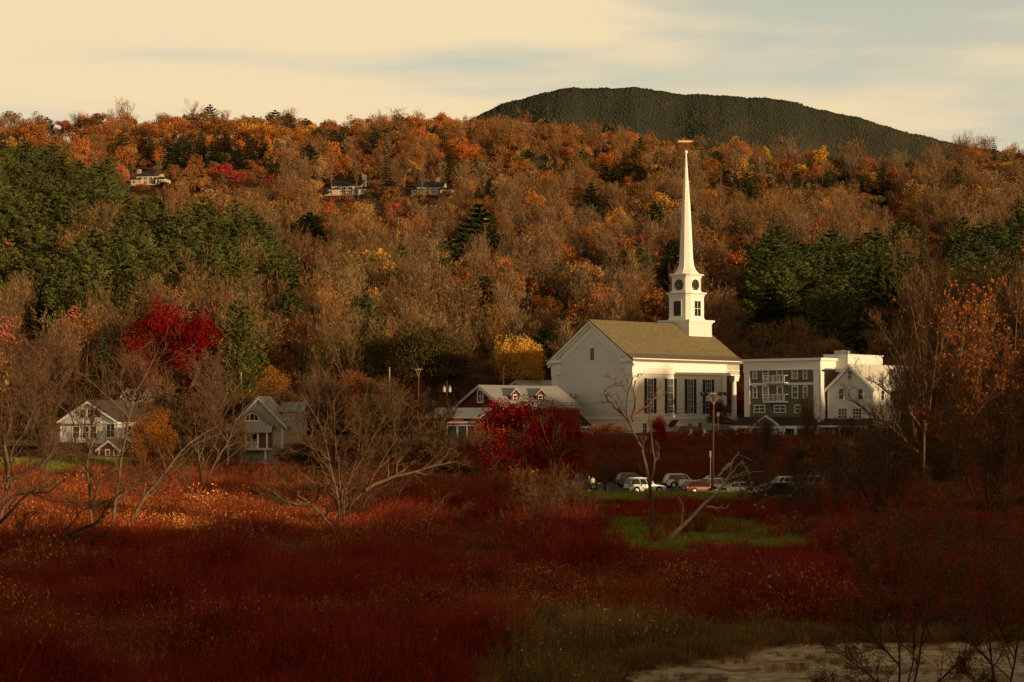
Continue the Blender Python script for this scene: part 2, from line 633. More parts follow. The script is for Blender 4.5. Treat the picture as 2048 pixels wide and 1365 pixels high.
# added unseen ridge behind the viewer, crest and gaps shaped to place the shade
def blocker():
    spec = [  # (v across the sun's direction, height of the shade, distance w at which it falls)
        (-200, 14, -200), (0, 2.0, -120), (60, .8, -150), (95, -.3, -150), (108, -.3, -148), (129, -.3, -130), (150, 0, -185),
        (163, 15, -105), (185, 15, -105), (186.5, .6, -142), (192.5, .6, -142), (195, 14, -190), (215, 14, -250), (240, 9, -190), (258, 10, -205), (261, 7, -214), (266, 7, -214), (270, 16, -215),
        (283, 16.0, -222), (287, 17.3, -222), (294, 17.8, -222), (296.5, 14, -184), (312, 14, -184), (320, 26, -240), (335, 36, -262), (420, 40, -262), (900, 40, -262)]
    W0 = 100.0
    rng = np.random.default_rng(3)
    v = np.arange(-500, 1000, 2.0)
    h = np.interp(v, [s[0] for s in spec], [s[1] + (W0 - s[2]) * TANEL for s in spec])
    h = h + rng.normal(0, .5, len(v)) + 0.6 * np.sin(v * .35) + .5 * np.sin(v * .13 + 1)
    ws = np.array([W0 - 60, W0 - 25, W0 - 6, W0, W0 + 6, W0 + 60, W0 + 200])
    hf = np.array([0.12, .45, .85, 1.0, .9, .6, .2])
    W, V = np.meshgrid(ws, v, indexing='ij')
    H = hf[:, None] * h[None, :] + np.where(hf[:, None] < .99, rng.normal(0, .7, W.shape), 0)
    X = W * US[0] + V * UP_[0]
    Y = W * US[1] + V * UP_[1]
    o = link('hill', grid_mesh('hill', X, Y, H, M['ground']))  # unseen sun blocker, added for the shadow it casts
    o.data.polygons.foreach_set('use_smooth', np.zeros(len(o.data.polygons), bool))
    return tag(o, kind='structure')


blocker()

# ------------------------------------------------------------------ plant building blocks


def rand_dirs(r, n):
    d = r.normal(size=(n, 3))
    return d / np.linalg.norm(d, axis=1)[:, None]


def leaf_quads(c, a_dir, la, lb, r):
    """diamond shaped leaves at centres c, long axis a_dir, half sizes la, lb"""
    n = len(c)
    b = np.cross(a_dir, rand_dirs(r, n))
    b /= np.linalg.norm(b, axis=1)[:, None] + 1e-9
    la = np.broadcast_to(la, (n,))[:, None]
    lb = np.broadcast_to(lb, (n,))[:, None]
    v = np.stack([c - a_dir * la, c - b * lb, c + a_dir * la, c + b * lb], 1).reshape(-1, 3)
    f = np.arange(4 * n).reshape(n, 4)
    return v, f


def tubes(P, R, k):
    """P (N,S,3), R (N,S) -> tapered tubes"""
    N, S, _ = P.shape
    T = np.gradient(P, axis=1)
    T /= np.linalg.norm(T, axis=2)[..., None] + 1e-9
    ref = np.where(np.abs(T[:, :1, 2:3]) > .8, np.array([1., 0, 0]), np.array([0, 0, 1.]))
    ref = np.repeat(ref, S, 1)
    n1 = np.cross(T, ref)
    n1 /= np.linalg.norm(n1, axis=2)[..., None] + 1e-9
    n2 = np.cross(T, n1)
    a = 2 * np.pi * np.arange(k) / k
    ring = n1[:, :, None, :] * np.cos(a)[None, None, :, None] + n2[:, :, None, :] * np.sin(a)[None, None, :, None]
    V = P[:, :, None, :] + ring * R[:, :, None, None]
    idx = np.arange(N * S * k).reshape(N, S, k)
    nx = np.roll(idx, -1, 2)
    f = np.stack([idx[:, :-1], nx[:, :-1], nx[:, 1:], idx[:, 1:]], -1).reshape(-1, 4)
    return V.reshape(-1, 3), f


def sprout(P, R, r, per, lf, ang, up, S=5, t0=.2, t1=1.0, curl=.25, rf=.62, tip=.25, droop=0.0, lmin=0.0, lmax=1e9):
    """child branches on every polyline of (P, R)"""
    N, S0, _ = P.shape
    seg = np.linalg.norm(np.diff(P, axis=1), axis=2)
    tot = seg.sum(1)
    idx = np.repeat(np.arange(N), per)
    n = len(idx)
    t = t0 + (t1 - t0) * ((np.tile(np.arange(per), N) + r.uniform(0, 1, n)) / per)
    x = t * (S0 - 1)
    i = np.minimum(x.astype(int), S0 - 2)
    fr = (x - i)[:, None]
    p0 = P[idx, i] * (1 - fr) + P[idx, i + 1] * fr
    r0 = (R[idx, i] * (1 - fr[:, 0]) + R[idx, i + 1] * fr[:, 0]) * rf
    tan = P[idx, i + 1] - P[idx, i]
    tan /= np.linalg.norm(tan, axis=1)[:, None] + 1e-9
    q = np.cross(tan, rand_dirs(r, n))
    q /= np.linalg.norm(q, axis=1)[:, None] + 1e-9
    a = np.radians(r.normal(ang, 10, n))[:, None]
    d = tan * np.cos(a) + q * np.sin(a) + np.array([0, 0, 1.]) * up
    d /= np.linalg.norm(d, axis=1)[:, None] + 1e-9
    ln = np.clip(tot[idx] * lf * r.uniform(.55, 1.25, n) * (1.1 - .55 * t), lmin, lmax)
    s = np.linspace(0, 1, S)
    bend = rand_dirs(r, n) * curl
    w = r.normal(0, curl * .35, (n, S, 3))
    w[:, 0] = 0
    Q = p0[:, None] + ln[:, None, None] * (d[:, None] * s[None, :, None] + bend[:, None] * (s ** 2)[None, :, None]
                                         + np.array([0, 0, 1.]) * ((up * .5 - droop) * s ** 2)[None, :, None] + np.cumsum(w, 1) * .35)
    RR = r0[:, None] * (1 - (1 - tip) * s)[None, :]
    return Q, RR


def combine(parts):
    """parts: (verts, faces, material) -> verts, faces list, mats"""
    V, Fs, Ms, b = [], [], [], 0
    for v, f, m in parts:
        V.append(v)
        Fs.append(f + b)
        Ms.append(m)
        b += len(v)
    return np.concatenate(V), Fs, Ms


# every tree prototype is (trunk mesh, crown mesh, height, width); it stands at z=0


def proto_leafy(name, seed, H=15., W=10., n_clump=24, per=26, size=.42, trunk_frac=.35, bark='bark', low=False):
    r = np.random.default_rng(seed)
    # trunk with limbs
    z = np.linspace(0, H * .8, 7)
    lean = np.cumsum(r.normal(0, .012 * H, (7, 2)), 0)
    lean[0] = 0
    P = np.concatenate([lean, z[:, None]], 1)[None]
    R = np.linspace(.02 * H, .004 * H, 7)[None]
    Q, QR = sprout(P, R, r, 9, .42, 42, .35, t0=.35)
    tv = combine([(*tubes(P, R, 6), 0), (*tubes(Q, QR, 4), 0)])
    trunk = np_mesh(name + '_trunk', tv[0], tv[1], [M[bark]], smooth=True)
    # clumps on the outer part of an uneven crown
    lo = H * trunk_frac
    c0 = np.array([0, 0, (lo + H) / 2])
    rad = np.array([W / 2, W / 2, (H - lo) / 2])
    d = rand_dirs(r, n_clump)
    if not low:
        d[:, 2] = np.where(d[:, 2] < -.5, -d[:, 2] * .7, d[:, 2])
    cc = c0 + d * rad * r.uniform(.45, .9, (n_clump, 1))
    cs = W * r.uniform(.10, .19, n_clump)
    idx = np.repeat(np.arange(n_clump), per)
    n = len(idx)
    off = rand_dirs(r, n) * (r.uniform(.2, 1, (n, 1)) ** .5) * cs[idx][:, None]
    off[:, 2] *= .75
    c = cc[idx] + off
    v, f = leaf_quads(c, rand_dirs(r, n), size * r.uniform(.6, 1.3, n), size * r.uniform(.4, .8, n), r)
    tw, twr = sprout(Q, QR, r, 6, .5, 40, .2, t0=.3)
    t2 = tubes(tw, np.maximum(twr, .01), 3)
    cv = combine([(v, f, 0), (t2[0], t2[1], 1)])
    crown = np_mesh(name + '_crown', cv[0], cv[1], [M['leaves'], M[bark]], cv[2])
    return trunk, crown, H, W


def proto_bare(name, seed, H=15., W=8., limbs=16, sub=9, sliv=420, leaves=60, bark='bark', clear=.35, tw=.045):
    r = np.random.default_rng(seed)
    z = np.linspace(0, H * .9, 8)
    lean = np.cumsum(r.normal(0, .012 * H, (8, 2)), 0)
    lean[0] = 0
    P = np.concatenate([lean, z[:, None]], 1)[None]
    R = np.linspace(.014 * H, .003 * H, 8)[None]
    if r.uniform() < .5:                       # a forked tree
        P2 = P.copy()
        k = np.clip((z - H * .3) / (H * .6), 0, 1)
        P2[0, :, 0] += k * W * .25 * r.choice([-1, 1])
        P2[0, :, 1] += k * W * .2 * r.choice([-1, 1])
        P, R = np.concatenate([P, P2]), np.concatenate([R, R * .8])
    lf = W / H * .75
    Q, QR = sprout(P, R, r, limbs, lf, 38, .45, t0=clear, curl=.15)
    S_, SR = sprout(Q, QR, r, sub, .48, 36, .3, t0=.15, curl=.15)
    tv = tubes(P, R, 6)
    trunk = np_mesh(name + '_trunk', tv[0], [tv[1]], [M[bark]], smooth=True)
    a = tubes(Q, np.maximum(QR, .022), 4)
    b = tubes(S_, np.maximum(SR, .016), 3)
    # fine twigs as slivers
    n = sliv
    i = r.integers(0, len(S_), n)
    s = r.uniform(.1, 1, n)
    x = s * (S_.shape[1] - 1)
    k = np.minimum(x.astype(int), S_.shape[1] - 2)
    p = S_[i, k] + (S_[i, k + 1] - S_[i, k]) * (x - k)[:, None]
    t = S_[i, k + 1] - S_[i, k]
    t /= np.linalg.norm(t, axis=1)[:, None] + 1e-9
    d = t + rand_dirs(r, n) * .7 + np.array([0, 0, .25])
    d /= np.linalg.norm(d, axis=1)[:, None]
    ln = r.uniform(.3, .75, n) * H / 15
    sv, sf = leaf_quads(p + d * ln[:, None], d, ln, tw * r.uniform(.6, 1.2, n), r)
    parts = [(a[0], a[1], 0), (b[0], b[1], 0), (sv, sf, 1)]
    if leaves:
        j = r.integers(0, len(S_), leaves)
        c = S_[j, -1] + rand_dirs(r, leaves) * .5
        lv, lf_ = leaf_quads(c, rand_dirs(r, leaves), .22, .14, r)
        parts.append((lv, lf_, 1))
    cv = combine(parts)
    crown = np_mesh(name + '_crown', cv[0], cv[1], [M[bark], M['twigs']], cv[2])
    return trunk, crown, H, W


def proto_spruce(name, seed, H=16., W=6., levels=17, nb=9, fine=1):
    r = np.random.default_rng(seed)
    P = np.array([[[0, 0, 0], [0, 0, H * .5], [0, 0, H]]], float)
    tv = tubes(P, np.array([[.016 * H, .01 * H, .002 * H]]), 6)
    trunk = np_mesh(name + '_trunk', tv[0], [tv[1]], [M['bark_dark']])
    C, D, A, B = [], [], [], []
    for l in range(levels):
        t = (l + r.uniform(-.2, .2)) / levels
        z = H * (.06 + .92 * max(t, 0))
        rad = W / 2 * (1 - t) ** .85 * r.uniform(.8, 1.12) + .12
        n = max(4, int(nb * (1 - .55 * t))) * fine
        for b in range(n):
            az = 2 * math.pi * (b + r.uniform(-.35, .35)) / n + l * .7
            rr = rad * r.uniform(.72, 1.1)
            ns = 4
            for s in range(ns):
                q = (s + .7) / ns
                drop = -.32 * rr * q ** 1.4 + .10 * rr * q
                w = .42 * (1.15 - q) * (.5 + rr / W * 2)
                for sd in (-1, 1):
                    az2 = az + sd * w * .35
                    C.append((math.cos(az2) * rr * q, math.sin(az2) * rr * q, z + drop + r.normal(0, .05)))
                    D.append((math.cos(az + sd * .5), math.sin(az + sd * .5), -.35 + r.normal(0, .15)))
                    A.append(.15 + rr / ns * .62)
                    B.append(.10 + rr / ns * .30)
    D = np.array(D)
    D /= np.linalg.norm(D, axis=1)[:, None]
    v, f = leaf_quads(np.array(C), D, np.array(A), np.array(B), r)
    crown = np_mesh(name + '_crown', v, [f], [M['needles']])
    return trunk, crown, H, W


def proto_pine(name, seed, H=18., W=9., whorls=11, nb=6, clear=.22, tuft=7, flat=.35, cone=False):
    """white pine: upswept plumes in separate storeys with gaps between"""
    r = np.random.default_rng(seed)
    P = np.array([[[0, 0, 0], [.1, 0, H * .35], [-.1, .1, H * .7], [0, 0, H]]], float)
    tv = tubes(P, np.array([[.017 * H, .013 * H, .008 * H, .002 * H]]), 6)
    BP, BR, C, D = [], [], [], []
    for l in range(whorls):
        t = l / (whorls - 1)
        z = H * (clear + (.97 - clear) * t)
        env = W / 2 * (math.sin(math.pi * min(1, .28 + .72 * t) ** 1.0) ** .75 * .95 + .10)
        if cone:
            env = W / 2 * ((1 - t) ** .8 * .95 + .07)
        for b in range(nb):
            az = 2 * math.pi * (b + r.uniform(-.4, .4)) / nb + l
            ln = env * r.uniform(.55, 1.15)
            s = np.linspace(0, 1, 4)
            x = np.stack([np.cos(az) * ln * s, np.sin(az) * ln * s, z + ln * flat * s ** 1.6 - .06 * ln * s], 1)
            BP.append(x)
            BR.append(np.linspace(.006 * H * (1.1 - t), .01, 4))
            for k in range(4):
                q = .35 + .65 * k / 3
                c = x[0] * (1 - q) + x[-1] * q
                c = c.copy()
                c[2] = z + ln * flat * q ** 1.6 - .06 * ln * q
                for _ in range(tuft):
                    C.append(c + r.normal(0, .13, 3) * (.6 + ln * .35))
                    d = np.array([math.cos(az), math.sin(az), .45]) + r.normal(0, .55, 3)
                    D.append(d / np.linalg.norm(d))
    br = tubes(np.array(BP), np.array(BR), 3)
    tvv = combine([(*tv, 0), (*br, 0)])
    trunk = np_mesh(name + '_trunk', tvv[0], tvv[1], [M['bark_dark']])
    n = len(C)
    v, f = leaf_quads(np.array(C), np.array(D), r.uniform(.24, .46, n) * W / 9, r.uniform(.075, .14, n) * W / 9, r)
    crown = np_mesh(name + '_crown', v, [f], [M['needles']])
    return trunk, crown, H, W


PR = {
    'leafy': [proto_leafy('leafy', 100 + i, 14, 9.5, 30, 46, .29, .22 + .03 * i) for i in range(5)],
    'bare': [proto_bare('bare', 200 + i, 15, 8.2 + .5 * i, 17, 8, 900, 60, tw=.036) for i in range(6)],
    'slim': [proto_bare('slim', 230 + i, 17, 5.2 + .3 * i, 15, 6, 340, 10, clear=.45, bark='bark_pale') for i in range(3)],
    'spruce': [proto_spruce('spruce', 300 + i, 16, 6.5 + .5 * i) for i in range(3)],
    'pine': [proto_pine('pine', 320 + i, 17, 8 + .6 * i, 12, 6, .16, 17, .42) for i in range(5)],
    'big_leafy': [proto_leafy('big_leafy', 400 + i, 15, 12, 85, 120, .175, .16) for i in range(3)],
    'big_pine': [proto_pine('big_pine', 420 + i, 20, 14, 15, 8, .12, 16, .22) for i in range(2)],
    'big_spruce': [proto_spruce('big_spruce', 430, 16, 7.5, 26, 12)],
    'big_bare': [proto_bare('big_bare', 440 + i, 15, 9, 26, 12, 2600, 120, tw=.03, clear=.2) for i in range(3)],
    'shrub': [proto_leafy('shrub', 460 + i, 3.2, 4.2, 40, 60, .13, .02) for i in range(2)],
}


def plant(kind, variant, loc, sx, sz, rz, tint, name, label, cat, group=None):
    tr, cr, H, W = PR[kind][variant % len(PR[kind])]
    o = empty(name, loc, rz)
    o.scale = (sx, sx, sz)
    tag(o, label, cat, group)
    t = link('trunk', tr, o)
    c = link('crown', cr, o)
    c.color = (*tint, 1)
    t.color = (0, 0, 0, 1)
    return o


def feature(kind, px, ytop, wpx, Y, tint, name, label, cat='tree', variant=0, rz=None, group=None, ybase=None):
    """a single tree: its middle at px, its top at ytop, wpx wide, standing on the ground at depth Y"""
    x = pxx(px, Y)
    z0 = gz(x, Y) if ybase is None else at(px, ybase, Y).z
    H = at(px, ytop, Y).z - z0
    W = wpx * Y / F
    tr, cr, h, w = PR[kind][variant % len(PR[kind])]
    return plant(kind, variant, (x, Y, z0 - .1), W / w, H / h, (px * .37) % 6.28 if rz is None else rz, tint, name, label, cat, group)


# ------------------------------------------------------------------ scattering (only for what nobody could count)


def gn_scatter(name, meshes, pts, rot, scl, idx, tint):
    col = bpy.data.collections.new(name + '_pieces')
    for k, me in enumerate(meshes):
        o = bpy.data.objects.new('%s_piece_%02d' % (name, k), me)
        o.color = (0, 0, 0, 1)
        col.objects.link(o)
    n = len(pts)
    me = bpy.data.meshes.new(name)
    me.vertices.add(n)
    me.vertices.foreach_set('co', np.asarray(pts, np.float32).ravel())
    for nm, ty, val, key in (('rot', 'FLOAT', rot, 'value'), ('idx', 'INT', idx, 'value'), ('scl', 'FLOAT_VECTOR', scl, 'vector'), ('tint', 'FLOAT_COLOR', tint, 'color')):
        a = me.attributes.new(nm, ty, 'POINT')
        a.data.foreach_set(key, np.asarray(val, np.int32 if ty == 'INT' else np.float32).ravel())
    o = link(name, me)
    o.color = (0, 0, 0, 1)
    ng = bpy.data.node_groups.new(name, 'GeometryNodeTree')
    ng.interface.new_socket('Geometry', in_out='INPUT', socket_type='NodeSocketGeometry')
    ng.interface.new_socket('Geometry', in_out='OUTPUT', socket_type='NodeSocketGeometry')
    N, L = ng.nodes.new, ng.links.new
    gi, go = N('NodeGroupInput'), N('NodeGroupOutput')
    ip = N('GeometryNodeInstanceOnPoints')
    ci = N('GeometryNodeCollectionInfo')
    ci.inputs['Collection'].default_value = col
    ci.inputs['Separate Children'].default_value = True
    ci.inputs['Reset Children'].default_value = True

    def named(nm, ty):
        x = N('GeometryNodeInputNamedAttribute')
        x.data_type = ty
        x.inputs['Name'].default_value = nm
        return x.outputs['Attribute']
    cx = N('ShaderNodeCombineXYZ')
    L(named('rot', 'FLOAT'), cx.inputs[2])
    L(gi.outputs[0], ip.inputs['Points'])
    L(ci.outputs[0], ip.inputs['Instance'])
    ip.inputs['Pick Instance'].default_value = True
    L(named('idx', 'INT'), ip.inputs['Instance Index'])
    L(cx.outputs[0], ip.inputs['Rotation'])
    L(named('scl', 'FLOAT_VECTOR'), ip.inputs['Scale'])
    L(ip.outputs[0], go.inputs[0])
    md = o.modifiers.new('scatter', 'NODES')
    md.node_group = ng
    return o


def tufts(name, seed, n_stem, h, spread, n_leaf, leaf, stem_w, leaf_hi=.35, up=.6, S=4):
    """one clump of upright stems with small leaves; stems first, leaves second material"""
    r = np.random.default_rng(seed)
    base = r.normal(0, spread * .4, (n_stem, 3))
    base[:, 2] = -.08
    d = np.stack([r.normal(0, 1 - up, n_stem), r.normal(0, 1 - up, n_stem), np.ones(n_stem)], 1)
    ln = h * r.uniform(.55, 1.1, n_stem)
    s = np.linspace(0, 1, S)
    P = base[:, None] + ln[:, None, None] * (d[:, None] * s[None, :, None] + r.normal(0, .10, (n_stem, 1, 3)) * (s ** 2)[None, :, None])
    R = stem_w * (1 - .7 * s)[None, :] * np.ones((n_stem, 1))
    side, sr = sprout(P, R, r, 3, .38, 30, .4, S=3, t0=.3, rf=.8)
    P3 = P
    a = tubes(P3, R, 3)
    b = tubes(side, sr, 3)
    i = r.integers(0, n_stem, n_leaf)
    t = r.uniform(leaf_hi, 1, n_leaf)
    x = t * (S - 1)
    k = np.minimum(x.astype(int), S - 2)
    p = P[i, k] + (P[i, k + 1] - P[i, k]) * (x - k)[:, None] + r.normal(0, .09, (n_leaf, 3))
    v, f = leaf_quads(p, rand_dirs(r, n_leaf) + np.array([0, 0, -.3]), leaf * r.uniform(.6, 1.3, n_leaf), leaf * r.uniform(.3, .6, n_leaf), r)
    cv = combine([(a[0], a[1], 0), (b[0], b[1], 0), (v, f, 1)])
    return cv


def stem_material(name, col, vary=.35):
    m = plain(name, col, 0.9, var=.2)
    nt = m.node_tree
    b = nt.nodes['Principled BSDF']
    src = b.inputs['Base Color'].links[0].from_socket
    oi = nt.nodes.new('ShaderNodeObjectInfo')
    mr = nt.nodes.new('ShaderNodeMapRange')
    mr.inputs[3].default_value = 1 - vary
    mr.inputs[4].default_value = 1 + vary
    nt.links.new(oi.outputs['Random'], mr.inputs[0])
    sc = nt.nodes.new('ShaderNodeVectorMath')
    sc.operation = 'SCALE'
    nt.links.new(src, sc.inputs[0])
    nt.links.new(mr.outputs[0], sc.inputs['Scale'])
    nt.links.new(sc.outputs[0], b.inputs['Base Color'])
    b.inputs['Specular IOR Level'].default_value = .1
    return m


stem_material('red_stem', (0.27, 0.030, 0.014))
stem_material('rust_stem', (0.23, 0.055, 0.02))
stem_material('olive_stem', (0.25, 0.155, 0.05), .6)
stem_material('grass_blade', (0.28, 0.335, 0.05), .5)
stem_material('straw_blade', (0.36, 0.23, 0.10))


def tuft_meshes(name, stem, n, **kw):
    out = []
    for k in range(n):
        cv = tufts(name, hash_(name) + k, **kw)
        out.append(np_mesh(name, cv[0], cv[1], [M[stem], M['brush_leaves']], cv[2]))
    return out


def hash_(s):
    return sum((i + 1) * ord(c) for i, c in enumerate(s)) % 10000


def in_poly(poly, x, y):
    x = np.asarray(x, float)
    y = np.asarray(y, float)
    c = np.zeros(x.shape, bool)
    n = len(poly)
    for i in range(n):
        x1, y1 = poly[i]
        x2, y2 = poly[(i + 1) % n]
        k = (y1 > y) != (y2 > y)
        c ^= k & (x < (x2 - x1) * (y - y1) / (y2 - y1 + 1e-12) + x1)
    return c


def ground_px(x, y):
    """pixel of ground points"""
    z = g(x, y) - CZ
    f, v = y * CP + z * SP, z * CP - y * SP
    return 1024 + F * x / f, 682.5 - F * v / f

# ------------------------------------------------------------------ ground cover
SAND_PX = [(1050, 1640), (1130, 1400), (1200, 1335), (1450, 1298), (1560, 1262), (2200, 1262), (2200, 1640)]
OLIVE_PX = [(900, 1640), (930, 1420), (950, 1290), (1060, 1245), (1290, 1250), (1450, 1280), (1560, 1262), (1450, 1306), (1200, 1340), (1130, 1405), (1050, 1640)]
GRASS_PX = [(1165, 1060), (1230, 1038), (1340, 1036), (1480, 1046), (1620, 1060), (1660, 1090), (1570, 1116), (1400, 1130), (1250, 1124), (1170, 1100)]
LOT_PX = [(1110, 962), (1800, 955), (1800, 1040), (1520, 1032), (1400, 1002), (1180, 998), (1110, 990)]
STRIP_PX = [(-60, 978), (380, 984), (620, 980), (820, 1005), (850, 1080), (500, 1096), (-60, 1098)]
LAWN_PX = [(-40, 930), (240, 935), (240, 972), (-40, 975)]


def brush():
    r = np.random.default_rng(11)
    P = []
    for y0, y1, sp in ((62, 100, .62), (100, 150, .8), (150, 215, 1.0), (215, 290, 1.25), (290, 336, 1.5)):
        for y in np.arange(y0, y1, sp):
            hw = y * .285 + 9
            x = np.arange(-hw, hw, sp)
            P.append(np.stack([x + r.uniform(-.5, .5, len(x)) * sp, y + r.uniform(-.5, .5, len(x)) * sp], 1))
    P = np.concatenate(P)
    x, y = P[:, 0], P[:, 1]
    px, py = ground_px(x, y)
    px0, py0 = px, py
    jx = np.sin(x * .9 + y * .35) + .8 * np.sin(y * .8 - x * .4 + 1) + .6 * np.sin(x * 2.1 + 2) + r.normal(0, .5, len(x))
    jy = np.sin(x * .7 - y * .5 + 2) + .8 * np.sin(y * 1.1 + x * .6) + r.normal(0, .5, len(x))
    px, py = px + jx * 26, py + jy * 9
    l0 = np.sin(x * .55 + 1.6 * np.sin(y * .23)) + np.sin(y * .42 + 1.2 * np.sin(x * .31) + 2) + .6 * np.sin(x * 1.1 - y * .6)
    lump = np.clip(.40 + .28 * l0, 0, 1.3) ** 2
    lump = np.where((px0 > 1160) & (px0 < 1640) & (y > 132) & (y < 168), lump * .3, lump)
    lump = np.where((px0 > 1160) & (px0 < 1640) & (y > 195) & (y < 236), lump * .3, lump)
    sand = in_poly(SAND_PX, px, py)
    olive = in_poly(OLIVE_PX, px, py)
    grs = in_poly(GRASS_PX, px, py)
    lot = (y > 233) & (y < 282) & (px > 1095) & (px < 1650) | (y > 222) & (y < 282) & (px > 1390) & (px < 1650) | (y > 204) & (y < 282) & (px > 1515) & (px < 1600)
    verge = (y > 219) & (y < 236) & (px > 1120) & (px < 1480)
    strip = in_poly(STRIP_PX, px, py)
    grs &= r.uniform(0, 1, len(x)) > .045
    px, py = px0, py0
    lawn = (y > 287) & (px < 245)
    house = (y > 296) & (px < 700)
    houses2 = (y > 318) & (px < 2100) & (px > 700)
    free = ~(sand | grs | lot | lawn | house | houses2)
    bank = (y > 283) & (y < 334) & (px > 1120)
    zz = g(x, y)
    pts = np.stack([x, y, zz], 1)

    def put(name, mask, meshes, tints, smin, smax, dens=1.0, label=None, zs=1.0):
        m = mask & (r.uniform(0, 1, len(x)) < dens)
        n = int(m.sum())
        t = np.array(tints)[r.integers(0, len(tints), n)] * r.uniform(.75, 1.25, (n, 1))
        pt = (np.sin(x * .16 + 1.2 * np.sin(y * .07)) + np.sin(y * .13 - x * .08 + 1) + .5 * np.sin(x * .5 + y * .3))[m][:, None] / 2.5
        t = t * (1 + .38 * pt) * np.concatenate([np.ones((n, 1)), 1 + .25 * pt, 1 + .1 * pt], 1)
        s = (smin + (smax - smin) * np.clip(lump[m] + r.normal(0, .10, n), 0, 1.3))
        big = (np.where(y < 100, .62, np.where(y < 150, .8, np.where(y < 215, 1.0, np.where(y < 290, 1.25, 1.5))))[m]) ** .5
        scl = np.stack([s * big * 1.05, s * big * 1.05, s * zs], 1)
        o = gn_scatter(name, meshes, pts[m], r.uniform(0, 6.28, n), scl, r.integers(0, len(meshes), n), np.concatenate([t, np.ones((n, 1))], 1))
        tag(o, kind='stuff')
        if label:
            o['label'] = label
        print(name, n)
    red = tuft_meshes('red_tuft', 'red_stem', 5, n_stem=34, h=1.35, spread=1.0, n_leaf=42, leaf=.055, stem_w=.016, up=.72)
    rust = tuft_meshes('rust_tuft', 'rust_stem', 5, n_stem=26, h=1.25, spread=1.0, n_leaf=230, leaf=.055, stem_w=.015, up=.7, leaf_hi=.25)
    bankm = tuft_meshes('bank_tuft', 'rust_stem', 4, n_stem=30, h=2.2, spread=1.5, n_leaf=110, leaf=.09, stem_w=.018, up=.6)
    oliv = tuft_meshes('olive_tuft', 'olive_stem', 4, n_stem=40, h=.95, spread=.9, n_leaf=34, leaf=.06, stem_w=.016, up=.62)
    grass = tuft_meshes('grass_tuft', 'grass_blade', 4, n_stem=60, h=.42, spread=1.0, n_leaf=20, leaf=.07, stem_w=.016, up=.55, S=3)
    leafy = np.sin(x * .17 + y * .06) + np.sin(y * .12 - x * .11 + 1) + .7 * np.sin(x * .31 - y * .21) + r.normal(0, .5, len(x))
    main = free & ~strip & ~olive & ~bank & ~verge
    mixed = main & (leafy > .55) | (main & (py < 1140) & (py > 1082) & (px < 1000) & (leafy > -.3))
    dk = (.30, .042, .015)
    put('red_brush', main & ~mixed & (y < 215), red, [dk, dk, (.32, .065, .02), (.42, .16, .05)], .6, 2.0, 1, 'dense dark red twiggy brush across the near meadow')
    put('mixed_brush', mixed & (y < 215), rust, [(.34, .07, .023), (.42, .115, .035), (.46, .19, .06)], .6, 2.0, 1, 'rusty leafy brush patches in the dark red meadow')
    put('sunlit_orange_brush', strip, rust, [(.56, .15, .032), (.46, .10, .022), (.62, .27, .08)], .6, 1.9, 1, 'sunlit orange brush strip in front of the lawn')  # sunlight partly put into the tints: brighter leaves on this strip
    put('rust_brush', (main & (y >= 215)), rust, [(.46, .08, .02), (.38, .10, .03), (.28, .13, .04)], .6, 2.0, 1, 'rust red brush at the far edge of the meadow')
    put('bank_brush', bank & (px > 1150) & ~((px > 1190) & (py0 < 866 + 5 * np.sin(x * 1.3) + 4 * np.sin(x * .5 + 1) + r.normal(0, 3, len(x)))), bankm, [(.16, .028, .012), (.27, .085, .028), (.19, .075, .026), (.12, .04, .015), (.30, .06, .02)], .38, 1.25, .9, 'dark red bushes on the bank below the church')
    put('dry_grass', olive, oliv, [(.36, .23, .06), (.52, .31, .10), (.20, .15, .036), (.34, .12, .035)], .6, 1.9, 1, 'dry olive grass beside the sand bank')
    straw = tuft_meshes('straw_tuft', 'straw_blade', 3, n_stem=16, h=1.5, spread=.7, n_leaf=30, leaf=.06, stem_w=.014, up=.75, leaf_hi=.6)
    put('dry_stalks', main & (np.sin(x * .37 + 2 * np.sin(y * .19)) + np.sin(y * .33 + x * .21 + 4) > .75), straw, [(.55, .34, .14), (.40, .22, .08)], .7, 1.3, .10, 'scattered pale dead stalks in the red meadow brush')
    tuftpts = sand & ((np.sin(x * 1.1 + np.sin(y * .9) * 2) + np.sin(y * 1.7 + x * .5) > .9) | (px < 1290 + 60 * np.sin(y * 2)) & (r.uniform(0, 1, len(x)) < .3)) & (y < 105)
    put('sand_grass', tuftpts, oliv, [(.14, .07, .03), (.12, .09, .03)], .25, .6, .8, 'low brown tufts on the sand bank')
    ex, ey = r.uniform(9, 26, 420), r.uniform(103.0, 104.9, 420) 
    ex2, ey2 = r.uniform(1, 15, 500), np.zeros(500)
    ey2 = np.interp(ex2, [1.5, 3.0, 5.2, 8.5, 11.5, 13.5, 15], [84, 89, 94, 98, 101, 103.8, 104]) + r.normal(.2, .9, 500)
    ex, ey = np.concatenate([ex, ex2]), np.concatenate([ey, ey2])
    n = len(ex)
    t = np.array([(.32, .19, .06), (.24, .15, .05), (.3, .10, .035)])[r.integers(0, 3, n)]
    o = gn_scatter('bank_grass', oliv, np.stack([ex, ey, g(ex, ey)], 1), r.uniform(0, 6.28, n), np.repeat(r.uniform(.3, .95, (n, 1)), 3, 1), r.integers(0, 4, n), np.concatenate([t, np.ones((n, 1))], 1))
    tag(o, 'straw coloured grass fringing the sand and the creek', kind='stuff')
    # finer points for the grass
    n = 9000
    gx, gy = r.uniform(0, 26, n), r.uniform(150, 203, n)
    gpx, gpy = ground_px(gx, gy)
    k = in_poly(GRASS_PX, gpx + 30 * np.sin(gy * .7) + r.normal(0, 22, n), gpy + 5 * np.sin(gx * .8) + r.normal(0, 4, n))
